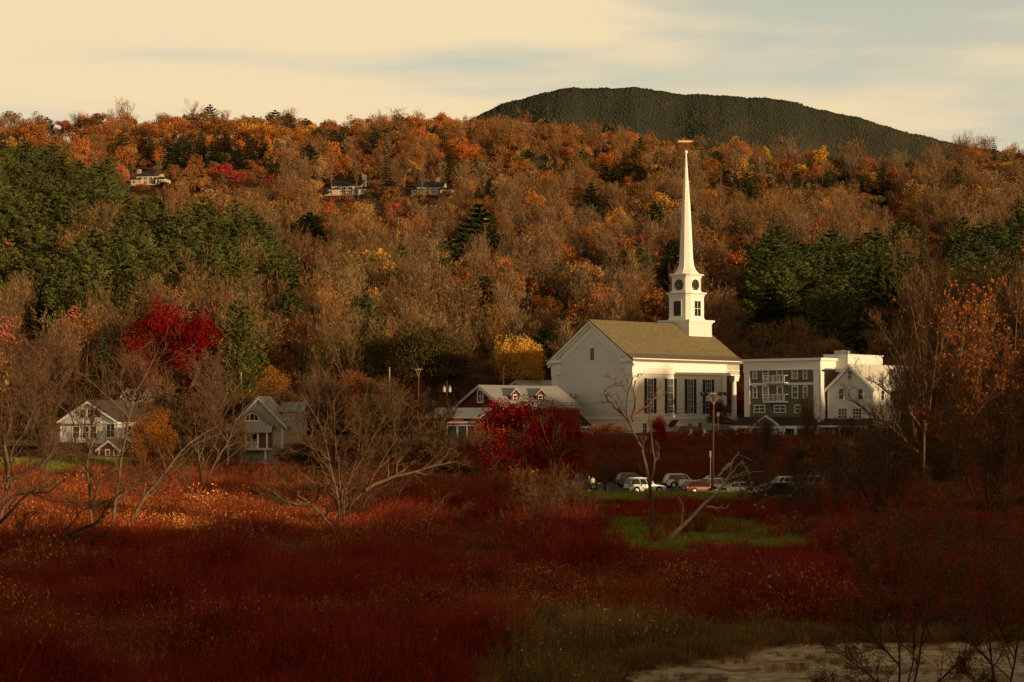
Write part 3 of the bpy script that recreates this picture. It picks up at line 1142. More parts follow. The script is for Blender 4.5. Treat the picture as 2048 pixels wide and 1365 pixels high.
    vx, vy = r.uniform(-6, 27, 5000), r.uniform(221, 234, 5000)
    gx, gy = np.concatenate([gx[k], vx]), np.concatenate([gy[k], vy])
    n = len(gx)
    t = np.array([(.28, .335, .05), (.34, .37, .058), (.42, .35, .09), (.28, .17, .05)])[r.integers(0, 4, n)] * (1 + .35 * np.sin(gx * .9 + 1.5 * np.sin(gy * .5)))[:, None]
    o = gn_scatter('clearing_grass', grass, np.stack([gx, gy, g(gx, gy) + .02], 1), r.uniform(0, 6.28, n), np.repeat(r.uniform(.6, 1.25, (n, 1)), 3, 1), r.integers(0, 4, n), np.concatenate([t, np.ones((n, 1))], 1))
    tag(o, 'green grass in the clearing around the dead tree', kind='stuff')
    # a cut lawn
    n = 9000
    gx, gy = r.uniform(pxx(-50, 300), pxx(232, 300), n), r.uniform(289, 311, n)
    t = np.array([(.12, .19, .03), (.15, .21, .04)])[r.integers(0, 2, n)]
    o = gn_scatter('lawn_grass', grass, np.stack([gx, gy, g(gx, gy) + .02], 1), r.uniform(0, 6.28, n), np.stack([np.full(n, .9), np.full(n, .9), np.full(n, .35)], 1), r.integers(0, 4, n), np.concatenate([t, np.ones((n, 1))], 1))
    tag(o, 'cut lawn before the white house', kind='stuff')


brush()

# ------------------------------------------------------------------ the bare trees of the meadow


def meadow_tree(name, label, Y, stems, r0, seed, origin, zoom, levels=((9, .38, 44, .26), (6, .5, 42, .2), (4, .5, 40, .12)), bark='bark_pale', twig=(.13, .072, .034), leaves=0,
                leaf_tint=(.2, .07, .02), leaf=.09, spread=3.0, cat='tree', slivers=2500, tmin=.016, group=None):
    """stems are polylines measured on an enlargement of the photograph (origin, zoom); each gets its own depth, so the tree has a real spread"""
    r = np.random.default_rng(seed)
    S = 10
    P, R = [], []
    grown = []
    for st in stems:
        pts = np.array([(origin[0] + a / zoom, origin[1] + b / zoom) for a, b in st])
        seg = np.concatenate([[0], np.cumsum(np.linalg.norm(np.diff(pts, axis=0), axis=1))])
        u = np.linspace(0, seg[-1], S)
        q = np.stack([np.interp(u, seg, pts[:, 0]), np.interp(u, seg, pts[:, 1])], 1)
        q[1:-1] += r.normal(0, .9, (S - 2, 2))
        # start: on the closest earlier stem, or on the ground
        dy0, rad0 = 0.0, r0 * r.uniform(.75, 1.0)
        best = 9
        for gp, gd, gr in grown:
            d = np.hypot(gp[:, 0] - q[0, 0], gp[:, 1] - q[0, 1])
            k = int(np.argmin(d))
            if d[k] < best:
                best, dy0, rad0 = d[k], gd[k], gr[k] * .8
        lenm = seg[-1] * Y / F
        dY = dy0 + np.linspace(0, 1, S) * r.uniform(-1, 1) * min(spread, lenm * .5) + np.concatenate([[0], np.cumsum(r.normal(0, .12, S - 1))])
        rad = rad0 * (1 - .80 * np.linspace(0, 1, S))
        grown.append((q, dY, rad))
        P.append([tuple(at(a, b, Y + d)) for (a, b), d in zip(q, dY)])
        R.append(rad)
    P, R = np.array(P), np.maximum(np.array(R), tmin)
    base = P[0, 0].copy()
    tv, tf = tubes(P - base, R, 7)
    o = empty(name, base)
    tag(o, label, cat, group)
    link('trunk', np_mesh(name + '_trunk', tv, [tf], [M[bark]], smooth=True), o)
    parts = []
    Q, QR = P - base, R
    last = None
    for k, (per, lf, ang, up) in enumerate(levels):
        Q, QR = sprout(Q, QR, r, per, lf, ang, up, S=6 if k < 2 else 4, t0=.12 if k else .18, curl=.42, lmax=4.2)
        parts.append((*tubes(Q, np.maximum(QR, tmin * (1 - .22 * k)), 4 if k == 0 else 3), 0 if k == 0 else 1))
    n = slivers
    i = r.integers(0, len(Q), n)
    s = r.uniform(.3, 1, n)
    x = s * (Q.shape[1] - 1)
    k = np.minimum(x.astype(int), Q.shape[1] - 2)
    p = Q[i, k] + (Q[i, k + 1] - Q[i, k]) * (x - k)[:, None]
    t = Q[i, k + 1] - Q[i, k]
    t /= np.linalg.norm(t, axis=1)[:, None] + 1e-9
    d = t + rand_dirs(r, n) * .6 + np.array([0, 0, .15])
    d /= np.linalg.norm(d, axis=1)[:, None]
    ln = r.uniform(.12, .4, n)
    parts.append((*leaf_quads(p + d * ln[:, None], d, ln, .011, r), 1))
    cv = combine(parts)
    c = link('crown', np_mesh(name + '_crown', cv[0], cv[1], [M[bark], M['twigs']], cv[2]), o)
    c.color = (*twig, 1)
    if leaves:
        i = r.integers(0, len(Q), leaves)
        p = Q[i, r.integers(1, Q.shape[1], leaves)] + rand_dirs(r, leaves) * .12
        v, f = leaf_quads(p, rand_dirs(r, leaves), leaf * r.uniform(.6, 1.3, leaves), leaf * .6 * r.uniform(.6, 1.2, leaves), r)
        lo = link('leaves', np_mesh(name + '_leaves', v, [f], [M['brush_leaves']]), o)
        lo.color = (*leaf_tint, 1)
    return o


ZA = dict(origin=(0, 640), zoom=2.677)
ZE = dict(origin=(480, 720), zoom=3.592)
ZF = dict(origin=(1180, 730), zoom=3.59)
Z1 = dict(origin=(0, 0), zoom=1.0)
meadow_tree('bare_tree', 'tall pale bare tree with a leaning second trunk beside the white farmhouse', 171, [
    [(592, 1200), (605, 1080), (635, 890), (650, 740), (675, 620), (690, 530), (690, 480), (720, 400), (790, 270), (830, 200)],
    [(650, 1175), (700, 1080), (760, 970), (830, 880), (905, 790), (980, 690), (1050, 630), (1180, 560)],
    [(690, 530), (640, 470), (570, 410), (490, 330), (440, 295), (370, 255)],
    [(690, 480), (740, 450), (850, 420), (960, 395)],
    [(675, 620), (720, 560), (790, 520), (860, 500)],
    [(905, 790), (960, 780), (1020, 790)], [(620, 960), (700, 900), (770, 850), (840, 815)],
    [(690, 480), (660, 390), (640, 340), (660, 250), (700, 170)]], .21, 21, **ZA)
meadow_tree('bare_tree', 'crooked bare tree with twisted stems just in front of the white farmhouse', 174, [
    [(492, 1190), (488, 1000), (478, 900), (455, 810), (480, 720), (470, 620), (430, 560), (380, 510), (300, 450), (230, 400)],
    [(470, 780), (420, 690), (395, 620), (385, 520), (345, 400), (330, 350)],
    [(480, 720), (500, 640), (490, 540), (520, 470)], [(455, 810), (400, 740), (340, 690)],
    [(488, 1000), (520, 900), (560, 800), (640, 700)]], .17, 22, **ZA)
meadow_tree('bare_tree', 'bare tree with spreading dark limbs at the edge of the picture beside the lawn', 165, [
    [(-15, 1130), (15, 1010), (35, 900), (45, 780), (60, 690), (120, 620), (170, 520), (185, 470)],
    [(45, 860), (130, 820), (230, 770), (290, 690), (320, 620)], [(35, 900), (-40, 760), (-50, 600), (-20, 500)],
    [(45, 780), (20, 640), (60, 560), (40, 430)], [(15, 1010), (90, 940), (180, 900), (280, 910)]], .19, 23, **ZA)
meadow_tree('leaning_tree', 'dark leaning tree whose low limbs reach over the orange brush strip', 140, [
    [(-90, 1340), (20, 1310), (130, 1240), (230, 1225), (300, 1195), (380, 1150), (480, 1155), (590, 1160)],
    [(300, 1195), (370, 1110), (430, 1020), (520, 990), (620, 950), (700, 890), (800, 840)],
    [(-60, 1140), (0, 1090), (60, 1030), (120, 960), (170, 910), (240, 940), (350, 850)],
    [(380, 1150), (450, 1110), (520, 1090), (600, 960)], [(130, 1240), (120, 1110), (160, 1060)]], .16, 24, bark='bark_dark', levels=((7, .34, 42, .25), (5, .5, 40, .2), (3, .5, 38, .2)), slivers=700, **ZA)
meadow_tree('bare_tree', 'pale slender bare tree with several stems below the grey porch house', 252, [
    [(402, 994), (401, 950), (396, 905), (391, 860), (384, 800)], [(412, 994), (414, 960), (432, 920), (456, 885), (466, 858), (482, 825), (505, 800)],
    [(386, 992), (370, 958), (352, 935)], [(404, 990), (408, 940), (404, 900), (414, 850), (430, 800)], [(396, 905), (375, 870), (360, 830)],
    [(456, 885), (430, 850), (425, 800), (440, 770)]], .17, 25, spread=4, slivers=900, tmin=.02, **Z1)
meadow_tree('bare_tree', 'wide spreading many stemmed bare tree standing at the end of the orange strip', 178, [
    [(715, 1275), (690, 1230), (580, 1110), (500, 1040), (420, 980), (330, 910), (300, 840), (240, 760), (150, 750)],
    [(725, 1275), (720, 1180), (715, 1060), (700, 950), (660, 850), (640, 720), (620, 600), (560, 430), (450, 260)],
    [(735, 1275), (730, 1060), (720, 900), (710, 760), (690, 620), (680, 460), (670, 300)],
    [(745, 1275), (745, 1000), (780, 880), (830, 740), (860, 640), (850, 540), (870, 420)],
    [(760, 1275), (770, 1200), (790, 1050), (900, 940), (960, 860), (1000, 760), (1060, 650), (1140, 560), (1260, 400)],
    [(775, 1275), (810, 1230), (870, 1090), (920, 980), (1010, 920), (1140, 860)],
    [(500, 1040), (390, 1040), (250, 990), (100, 940)], [(640, 720), (560, 640), (480, 560), (400, 470), (300, 400)],
    [(780, 900), (870, 720), (930, 620), (980, 520), (1050, 400), (1200, 310)],
    [(900, 940), (960, 890), (1100, 840), (1190, 820), (1300, 790), (1400, 760), (1600, 720)],
    [(1000, 770), (1100, 690), (1230, 600), (1330, 520), (1450, 450)],
    [(810, 1230), (960, 1130), (1150, 1120), (1260, 1090), (1400, 1120), (1560, 1180), (1700, 1240)],
    [(715, 1060), (640, 940), (520, 880), (430, 810), (310, 740)], [(690, 620), (740, 500), (800, 440), (960, 270)],
    [(660, 850), (590, 700), (570, 600)], [(1300, 790), (1400, 700), (1500, 640), (1650, 540)]], .20, 26,
    levels=((11, .36, 46, .22), (7, .5, 42, .16), (5, .5, 40, .1)), slivers=6000, spread=6, **ZE)
meadow_tree('dead_tree', 'gaunt dead tree with broken crooked top standing before the church', 174, [
    [(440, 1275), (445, 1100), (435, 950), (425, 850), (400, 700), (375, 610), (320, 510), (290, 410), (260, 320), (270, 200), (310, 90)],
    [(430, 850), (455, 780), (465, 700), (445, 600), (440, 480), (430, 360), (440, 300)],
    [(290, 410), (240, 350), (180, 310), (120, 230), (100, 205)], [(270, 200), (230, 150), (170, 110), (115, 70)], [(310, 90), (370, 65)],
    [(300, 400), (325, 300), (315, 180), (330, 110)], [(310, 370), (390, 310), (440, 260), (530, 215)], [(440, 300), (470, 200), (515, 140)],
    [(465, 700), (490, 650), (500, 590)], [(375, 610), (385, 560), (400, 500)], [(230, 150), (180, 150), (135, 160)], [(120, 230), (130, 205)]],
    .215, 27, levels=((5, .22, 48, .08), (4, .5, 42, .05)), slivers=260, spread=1.5, tmin=.022, bark='bark', **ZF)
meadow_tree('leaning_dead_tree', 'pale barkless trunk leaning out of the grass with broken branches', 172, [
    [(545, 1285), (600, 1220), (700, 1130), (800, 1020), (880, 950), (950, 870), (1000, 800), (1010, 720), (1030, 640), (1070, 625)],
    [(950, 870), (1000, 850), (1060, 860), (1150, 880)], [(1000, 800), (1060, 720), (1090, 680), (1120, 750), (1149, 790)],
    [(580, 1283), (660, 1262), (700, 1235), (740, 1200)], [(1010, 720), (960, 750), (920, 800)], [(830, 1022), (900, 1025), (960, 1035), (1000, 1020)],
    [(1000, 800), (1080, 780), (1149, 760)]], .26, 28, levels=((4, .3, 45, .05), (3, .5, 40, .05)), slivers=80, spread=1.5, tmin=.025, cat='dead tree', bark='bark_bleached', **ZF)
meadow_tree('bare_tree', 'thin pale bare tree in front of the crimson maple, forked like a wineglass', 232, [
    [(1113, 1000), (1113, 960), (1112, 935), (1105, 905), (1097, 885), (1088, 865), (1080, 840)], [(1112, 935), (1122, 912), (1136, 902), (1152, 896), (1180, 905)],
    [(1105, 905), (1112, 880), (1120, 855)]], .15, 29, levels=((6, .36, 40, .25), (5, .5, 40, .2), (3, .5, 38, .2)), slivers=300, tmin=.02, **Z1)
meadow_tree('bare_tree', 'thin pale bare tree at the maple, nearer the red barn', 225, [
    [(996, 1010), (995, 960), (993, 930), (985, 905), (980, 880), (975, 850)], [(993, 930), (1005, 910), (1020, 895), (1030, 870)],
    [(1056, 990), (1056, 950), (1050, 920), (1042, 895), (1030, 885)]], .14, 30, levels=((7, .38, 40, .25), (5, .5, 40, .2), (3, .5, 38, .2)), slivers=400, tmin=.02, **Z1)
big = ((9, .36, 36, .4), (7, .5, 36, .3), (5, .5, 36, .2))
meadow_tree('bare_tree', 'tall bare tree rising in front of the pale metal roof of the dark wing', 214, [
    [(1848, 1030), (1846, 940), (1848, 860), (1845, 780), (1838, 700), (1828, 640), (1815, 585)], [(1846, 880), (1862, 800), (1870, 730), (1878, 660), (1880, 600)],
    [(1845, 800), (1815, 740), (1785, 690), (1760, 655)], [(1847, 860), (1810, 815), (1770, 780), (1735, 755)], [(1848, 920), (1800, 870), (1750, 835), (1705, 800)],
    [(1870, 730), (1895, 680), (1905, 620)]], .22, 31, levels=big, leaves=500, leaf_tint=(.30, .11, .03), leaf=.1, slivers=2500, tmin=.018, bark='bark', **Z1)
meadow_tree('bare_tree', 'tall forked tree with rusty leaves still clinging, beside the dark wing', 206, [
    [(1915, 1045), (1913, 960), (1908, 900), (1895, 830), (1885, 760), (1880, 700), (1890, 640)], [(1910, 920), (1930, 850), (1950, 780), (1965, 700), (1970, 620)],
    [(1895, 830), (1915, 760), (1925, 690), (1935, 610)], [(1930, 850), (1960, 820), (1995, 770), (2010, 720)], [(1908, 900), (1870, 860), (1840, 830)]],
    .22, 32, levels=big, leaves=4200, leaf_tint=(.42, .13, .03), leaf=.15, slivers=2000, tmin=.018, bark='bark', **Z1)
meadow_tree('bare_tree', 'tall twiggy tree half cut off by the picture edge, with rusty leaves low down', 198, [
    [(2010, 1060), (2008, 960), (2015, 870), (2020, 780), (2030, 690), (2035, 600)], [(2012, 900), (2040, 820), (2060, 740), (2075, 650)], [(2015, 870), (1990, 800), (1980, 720), (1990, 640)],
    [(2008, 960), (1975, 900), (1960, 850)]], .22, 33, levels=big, leaves=2200, leaf_tint=(.40, .14, .035), leaf=.14, slivers=2200, tmin=.018, bark='bark', **Z1)
meadow_tree('thicket', 'round twiggy thicket between the crimson maple and the grass clearing', 166, [
    [(1088, 1115), (1086, 1070), (1075, 1030), (1055, 1000), (1030, 985)], [(1090, 1115), (1095, 1060), (1100, 1010), (1095, 965)], [(1094, 1115), (1115, 1065), (1135, 1030), (1160, 1000)],
    [(1096, 1115), (1130, 1080), (1170, 1060), (1205, 1050)], [(1086, 1115), (1060, 1080), (1020, 1060), (990, 1055)], [(1090, 1110), (1110, 1040), (1130, 985)], [(1088, 1110), (1070, 1050), (1060, 980)]],
    .09, 34, levels=((12, .42, 45, .2), (7, .5, 42, .15), (5, .5, 40, .1)), slivers=3500, leaves=350, leaf_tint=(.2, .09, .03), tmin=.016, spread=3, bark='bark_dark', cat='bush', **Z1)
meadow_tree('leafy_sapling', 'dark many stemmed sapling with sparse brown leaves growing by the sand bank', 80, [
    [(1800, 1420), (1798, 1330), (1796, 1250), (1790, 1180), (1800, 1110), (1815, 1060)], [(1820, 1420), (1835, 1330), (1850, 1240), (1870, 1160), (1890, 1090), (1920, 1040)],
    [(1790, 1420), (1750, 1360), (1700, 1320), (1650, 1290)], [(1830, 1420), (1890, 1350), (1950, 1300), (2000, 1240), (2040, 1180)], [(1796, 1250), (1770, 1200), (1740, 1150), (1720, 1110)],
    [(1805, 1420), (1825, 1330), (1830, 1230), (1840, 1140)], [(1798, 1330), (1740, 1270), (1690, 1230)], [(1800, 1420), (1760, 1400), (1700, 1390), (1640, 1385)], [(1850, 1240), (1900, 1220), (1960, 1150)]],
    .06, 35, levels=((11, .36, 38, .25), (7, .5, 38, .2), (5, .5, 38, .15)), slivers=1800, leaves=7500, leaf_tint=(.22, .085, .028), leaf=.05, tmin=.008, spread=2, bark='bark_dark', **Z1)
meadow_tree('leafy_sapling', 'leafy brown sapling growing beyond the sand bank, taller than its neighbour', 104, [
    [(2015, 1240), (1990, 1180), (1975, 1120), (1960, 1060), (1950, 1010)], [(2018, 1240), (2030, 1170), (2035, 1100), (2045, 1050)], [(1990, 1180), (2010, 1110), (2005, 1050)]],
    .06, 36, levels=((8, .38, 36, .25), (5, .5, 36, .2), (3, .5, 36, .2)), slivers=300, leaves=1500, leaf_tint=(.22, .07, .02), leaf=.06, tmin=.01, spread=2, bark='bark_dark', **Z1)
meadow_tree('leafy_sapling', 'dark sapling with brown leaves in the bottom corner, half out of the picture', 84, [
    [(1990, 1420), (1985, 1330), (1975, 1240), (1980, 1160), (1990, 1090)], [(2010, 1420), (2030, 1320), (2045, 1220), (2060, 1130)], [(1985, 1330), (1940, 1280), (1910, 1220), (1900, 1160)],
    [(2000, 1420), (1960, 1370), (1920, 1340)], [(2030, 1320), (2000, 1260), (1995, 1200)]],
    .06, 41, levels=((10, .38, 38, .25), (7, .5, 38, .2), (5, .5, 38, .15)), slivers=1500, leaves=5200, leaf_tint=(.20, .075, .025), leaf=.05, tmin=.008, spread=2, bark='bark_dark', **Z1)
meadow_tree('leafy_sapling', 'dark leafy sapling beyond the sand bank, standing in front of the tallest bare tree', 118, [
    [(1860, 1225), (1855, 1160), (1850, 1090), (1840, 1030), (1835, 980)], [(1862, 1225), (1880, 1150), (1890, 1080), (1905, 1010)], [(1855, 1160), (1820, 1110), (1800, 1060)], [(1880, 1150), (1915, 1110), (1930, 1060)]],
    .08, 42, levels=((9, .38, 38, .25), (6, .5, 38, .2), (4, .5, 38, .15)), slivers=900, leaves=4200, leaf_tint=(.20, .08, .025), leaf=.07, tmin=.011, spread=2, bark='bark_dark', **Z1)
meadow_tree('leafy_sapling', 'dark leafy sapling at the brush edge, shorter and left of its neighbour', 124, [
    [(1735, 1215), (1730, 1150), (1722, 1090), (1725, 1040)], [(1738, 1215), (1755, 1150), (1770, 1090), (1775, 1050)], [(1730, 1150), (1700, 1110), (1690, 1070)]],
    .07, 43, levels=((9, .38, 38, .25), (6, .5, 38, .2), (4, .5, 38, .15)), slivers=700, leaves=2400, leaf_tint=(.24, .075, .025), leaf=.07, tmin=.011, spread=2, bark='bark_dark', **Z1)
meadow_tree('bare_tree', 'dark spreading bare tree low at the picture edge below the rusty leaves', 168, [
    [(1985, 1110), (1980, 1040), (1970, 970), (1975, 900), (1985, 840)], [(1990, 1110), (2010, 1030), (2030, 960), (2040, 890)], [(1980, 1040), (1940, 980), (1920, 920), (1910, 870)], [(2010, 1030), (1995, 960), (2005, 900)]],
    .15, 44, levels=((10, .38, 40, .25), (7, .5, 40, .2), (5, .5, 38, .15)), slivers=2500, leaves=900, leaf_tint=(.22, .085, .03), leaf=.1, tmin=.015, bark='bark_dark', twig=(.085, .048, .022), **Z1)
meadow_tree('bare_tree', 'dark spreading bare tree in the brush below the parked camper', 172, [
    [(1770, 1105), (1768, 1040), (1755, 980), (1750, 920), (1760, 860)], [(1775, 1105), (1795, 1030), (1810, 960), (1820, 890)], [(1768, 1040), (1730, 990), (1705, 940)], [(1795, 1030), (1785, 960), (1795, 900)]],
    .15, 45, levels=((10, .38, 40, .25), (7, .5, 40, .2), (5, .5, 38, .15)), slivers=2500, leaves=700, leaf_tint=(.2, .08, .03), leaf=.1, tmin=.015, bark='bark_dark', twig=(.085, .048, .022), **Z1)
meadow_tree('fallen_branch', 'long bare grey branch lying slantwise in the dark red brush', 118, [
    [(1400, 1225), (1430, 1200), (1460, 1180), (1495, 1158)], [(1430, 1200), (1420, 1185)]], .07, 37, levels=((3, .3, 40, 0), (2, .5, 40, 0)), slivers=10, spread=.8, cat='branch', **Z1)
for k, (bx, by, hh, yy, lab) in enumerate(((1585, 1062, 110, 192, 'small dark forked tree in the brush by the parked red car'), (1725, 1060, 200, 196, 'dark bare tree with crossing limbs before the parked camper'),
                                       (1650, 1075, 150, 190, 'dark twiggy tree between the red car and the parked camper'), (1500, 1050, 120, 208, 'thin twiggy tree behind the leaning trunk'),
                                       (1210, 985, 55, 232, 'little leafless tree on the verge before the white car'))):
    rr = np.random.default_rng(60 + k)
    sts = [[(bx, by), (bx + rr.normal(0, 4), by - hh * .3), (bx + rr.normal(0, 10), by - hh * .6), (bx + rr.normal(0, 14), by - hh)] for _ in range(2)]
    sts += [[(bx, by - hh * .2), (bx + s * hh * .18, by - hh * .5), (bx + s * hh * .4, by - hh * .85)] for s in (-1, 1, .6)]
    meadow_tree('bare_tree', lab, yy, sts, .11, 70 + k, (0, 0), 1.0, levels=((8, .4, 40, .2), (6, .5, 40, .2), (4, .5, 38, .15)), slivers=600, leaves=160, tmin=.016, bark='bark_dark', twig=(.12, .08, .04))

# ------------------------------------------------------------------ buildings


def window(parent, face, pos, z, w, h, cols=2, rows=2, trim=.10, pane='window_glass', frame='white_paint', mun=.035, sill=True, shutters=0.0, name='window'):
    """a framed window; face '-y' (pos=(x, y)) or '+x' (pos=(y, x)); z is its sill"""
    f = MB()
    f.box(-w / 2 - trim, -w / 2, -.07, .0, -.0, h).box(w / 2, w / 2 + trim, -.07, 0, 0, h)
    f.box(-w / 2 - trim, w / 2 + trim, -.08, 0, h, h + trim * 1.3).box(-w / 2 - trim * 1.2, w / 2 + trim * 1.2, -.12, 0, -trim, 0)
    for i in range(1, cols):
        x = -w / 2 + w * i / cols
        f.box(x - mun, x + mun, -.045, -.012, 0, h)
    for j in range(1, rows):
        q = h * j / rows
        f.box(-w / 2, w / 2, -.04, -.013, q - mun, q + mun)
    o = f.build(name, M[frame], parent)
    if face == '-y':
        o.location = (pos[0], pos[1], z)
    elif face == '+x':
        o.location = (pos[1], pos[0], z)
        o.rotation_euler = (0, 0, math.pi / 2)
    MB().box(-w / 2, w / 2, -.02, -.004, 0, h).build('pane', M[pane], o)
    if shutters:
        for s in (-1, 1):
            b = MB()
            a = s * (w / 2 + trim + shutters / 2 + .02)
            b.box(a - shutters / 2, a - shutters / 2 + .09, -.09, -.002, -.05, h + .05).box(a + shutters / 2 - .09, a + shutters / 2, -.09, -.002, -.05, h + .05)
            b.box(a - shutters / 2 + .09, a + shutters / 2 - .09, -.06, -.002, -.05, h + .05)
            for k in range(3):
                q = -.05 + (h + .1 - .12) * k / 2
                b.box(a - shutters / 2 + .09, a + shutters / 2 - .09, -.085, -.061, q, q + .12)
            n = max(4, int(h / .16))
            for k in range(n):
                q = h * (k + .5) / n
                b.box(a - shutters / 2 + .09, a + shutters / 2 - .09, -.075, -.0605, q - .03, q + .03)
            b.build('shutter', M['shutter_black'], o)
    return o


def frame_at(px_near, Y, theta, px_left):
    """the near right corner of a front seen at px_near, its far left corner at px_left: origin, rotation, width"""
    c, s = math.cos(theta), math.sin(theta)
    xn, k = pxx(px_near, Y), (px_left - 1024) / F
    W = (xn - k * Y) / (c + k * s)
    return (xn - W * c, Y + W * s), -theta, W


def zat(py, Y):
    return at(1024, py, Y).z


def gable_roof(W, D, ze, za, over=.45, y0=0.0, thick=.22, y_over=.4):
    """two roof slabs over a front of width W running back by D"""
    b = MB()
    for s in (0, 1):
        x0, x1 = (-over, W / 2) if s == 0 else (W + over, W / 2)
        sl = (za - ze) / (W / 2)
        z0 = ze - over * sl
        b.prism([(x0, z0), (x1, za), (x1, za + thick), (x0, z0 + thick)], y0 - y_over, y0 + D + y_over)
    return b


def simple_house(name, label, px_near, Y, theta, px_left, D, z0, ze, za, wall, roof, cat='house', trim='white_paint', base=1.0, over=.45):
    (x, y), rz, W = frame_at(px_near, Y, theta, px_left)
    o = empty(name, (x, y, z0), rz)
    tag(o, label, cat)
    e, a = ze - z0, za - z0
    MB().prism([(0, -base), (W, -base), (W, e), (W / 2, a), (0, e)], 0, D).build('wall', M[wall], o)
    gable_roof(W, D, e + .03, a + .03, over).build('roof', M[roof], o)
    sl = (a - e) / (W / 2)
    t = MB()
    for s in (-1, 1):                # bargeboards on the front gable
        xa, xb = (W / 2, -over) if s < 0 else (W / 2, W + over)
        za_, zb_ = a, e - over * sl
        t.prism([(xa, za_ - .32), (xb, zb_ - .32), (xb, zb_ + .03), (xa, za_ + .03)], -.46, -.403)
    t.box(0, .22, -.05, -.002, -base, e).box(W - .22, W, -.05, -.002, -base, e)
    t.box(W + .002, W + .05, 0, .22, -base, e - .1).box(W + .002, W + .04, 0.22, D, e - .45, e - .2)
    t.build('trim', M[trim], o)
    return o, W, e, a


def church():
    th = math.radians(44)
    (x, y), rz, W = frame_at(1265, 361, th, 1105)
    z0 = 7.4
    L, LB = 29.6, 25.9               # whole length, and the closed body without the porch
    o = empty('church', (x, y, z0), rz)
    tag(o, 'white clapboard church with tall pointed steeple and black shutters', 'church')
    ze, za = 12.9, 19.55
    sl = (za - ze) / (W / 2)
    MB().prism([(0, 2.8), (W, 2.8), (W, ze), (W / 2, za), (0, ze)], 0, LB).build('wall', M['white_clapboard'], o)
    MB().box(.06, W - .06, .06, LB - .05, -1.5, 2.8).build('lower_wall', M['white_clapboard'], o)
    t = MB()                          # water table, frieze and cornice
    t.box(W + .002, W + .10, -.1, LB, 2.65, 2.95).box(-.1, W + .10, -.10, -.002, 2.65, 2.95)
    t.box(W + .002, W + .16, 0, L, 10.55, 12.6).box(W + .162, W + .24, -.16, L, 11.5, 11.62)
    t.box(W + .162, W + .30, -.16, L, 10.55, 10.68)
    t.box(W * .0 - .16, W + .16, LB + .002, L, 10.75, 12.6)
    t.box(-.16, -.002, 0, L, 10.55, 12.6)
    t.build('frieze', M['white_paint'], o)
    c = MB()
    c.prism([(W + .16, 12.6), (W + .45, 12.75), (W + .75, 12.85), (W + .75, 13.22), (W + .16, 13.22)], -.7, L + .6)
    c.prism([(-.16, 12.6), (-.45, 12.75), (-.75, 12.85), (-.75, 13.22), (-.16, 13.22)], -.7, L + .6)
    for s in (0, 1):                  # cornice returns on the gable
        xa, xb = (-.75, 2.3) if s == 0 else (W - 2.3, W + .75)
        c.box(xa, xb, -.72, -.01, 12.6, 13.2)
        c.box(*((-.14, 2.0) if s == 0 else (W - 2.0, W + .14)), -.22, -.003, 10.55, 12.6)
        c.box(*((-.16, 2.08) if s == 0 else (W - 2.08, W + .16)), -.28, -.004, 11.45, 11.6)
    # raking boards, in two steps
    for s in (-1, 1):
        for d0, d1, y0, y1 in ((.0, .45, -.75, -.05), (.45, .95, -.42, -.04), (.95, 2.1, -.10, -.003)):
            xe = -.75 if s < 0 else W + .75
            zx = ze - .75 * sl + .38
            xe2 = xe - s * 0
            c.prism([(W / 2, za + .38 - d0), (xe2, zx - d0 + 0), (xe2 - s * (d1 - d0) / sl * 0, zx - d1), (W / 2, za + .38 - d1)] if d1 < 1 else
                    [(W / 2, za + .38 - d0), (W / 2 + s * (W / 2 - 2.4), za + .38 - d0 - sl * (W / 2 - 2.4)), (W / 2 + s * (W / 2 - 2.4), za + .38 - d1 - sl * (W / 2 - 2.4)), (W / 2, za + .38 - d1)], y0, y1)
    c.build('cornice', M['white_paint'], o)
    gable_roof(W, L + .6, ze + .36, za + .36, .80, -.3, .26, .5).build('roof', M['roof_shingle'], o)
    b = MB()                          # the metal strip along the eave
    xe = W + .80
    zb = ze + .36 - .80 * sl + .26
    for s in (1,):
        b.prism([(xe + .03, zb + .0), (xe - 1.5, zb + 1.5 * sl + .02), (xe - 1.5, zb + 1.5 * sl + .06), (xe + .03, zb + .05)], -.8, L + .8)
    b.build('eave_metal', M['seam_metal_dark'], o)
    for s in (0, 1):                  # corner pilasters
        p = MB()
        xa, xb = (-.10, 1.15) if s == 0 else (W - 1.15, W + .10)
        p.box(xa, xb, -.12, -.003, 2.95, 10.2).box(xa - .06, xb + .06, -.2, -.003, 10.2, 10.55).box(xa - .05, xb + .05, -.18, -.003, 2.95, 3.3)
        if s:
            p.box(W + .003, W + .12, -.12, 1.1, 2.95, 10.2).box(W + .003, W + .2, -.2, 1.16, 10.2, 10.55)
        p.build('pilaster', M['white_paint'], o)
    p = MB().box(W + .003, W + .1, LB - 1.0, LB, 2.95, 10.2).box(W + .003, W + .16, LB - 1.06, LB, 10.2, 10.55)
    p.build('pilaster', M['white_paint'], o)
    # tall side windows
    for k, yy in enumerate((4.7, 10.2, 15.7, 20.75)):
        if k < 3:
            window(o, '+x', (yy, W), 3.75, 1.45, 6.0, 4, 5, .12, mun=.03, shutters=.72)
        else:
            w = window(o, '+x', (yy, W), 7.55, 1.45, 2.2, 3, 3, .12, mun=.03, shutters=.72)
            w2 = window(o, '+x', (yy + .1, W), 3.6, 1.7, 2.3, 2, 2, .1, mun=.03)
            bb = MB().box(-1.6, -.86, -.09, -.002, -3.9, -.05)
            bb.build('shutter', M['shutter_black'], w)
    # lower storey
    for yy, zz, w, h in ((3.2, .1, 1.0, 1.9), (15.6, .15, 1.0, 1.8), (18.4, -.2, 1.1, 2.3)):
        window(o, '+x', (yy, W - .06), zz, w, h, 2, 2, .1, mun=.03)
    d = MB().box(W - .05, W + .16, 7.4, 12.3, -1.4, -.3)
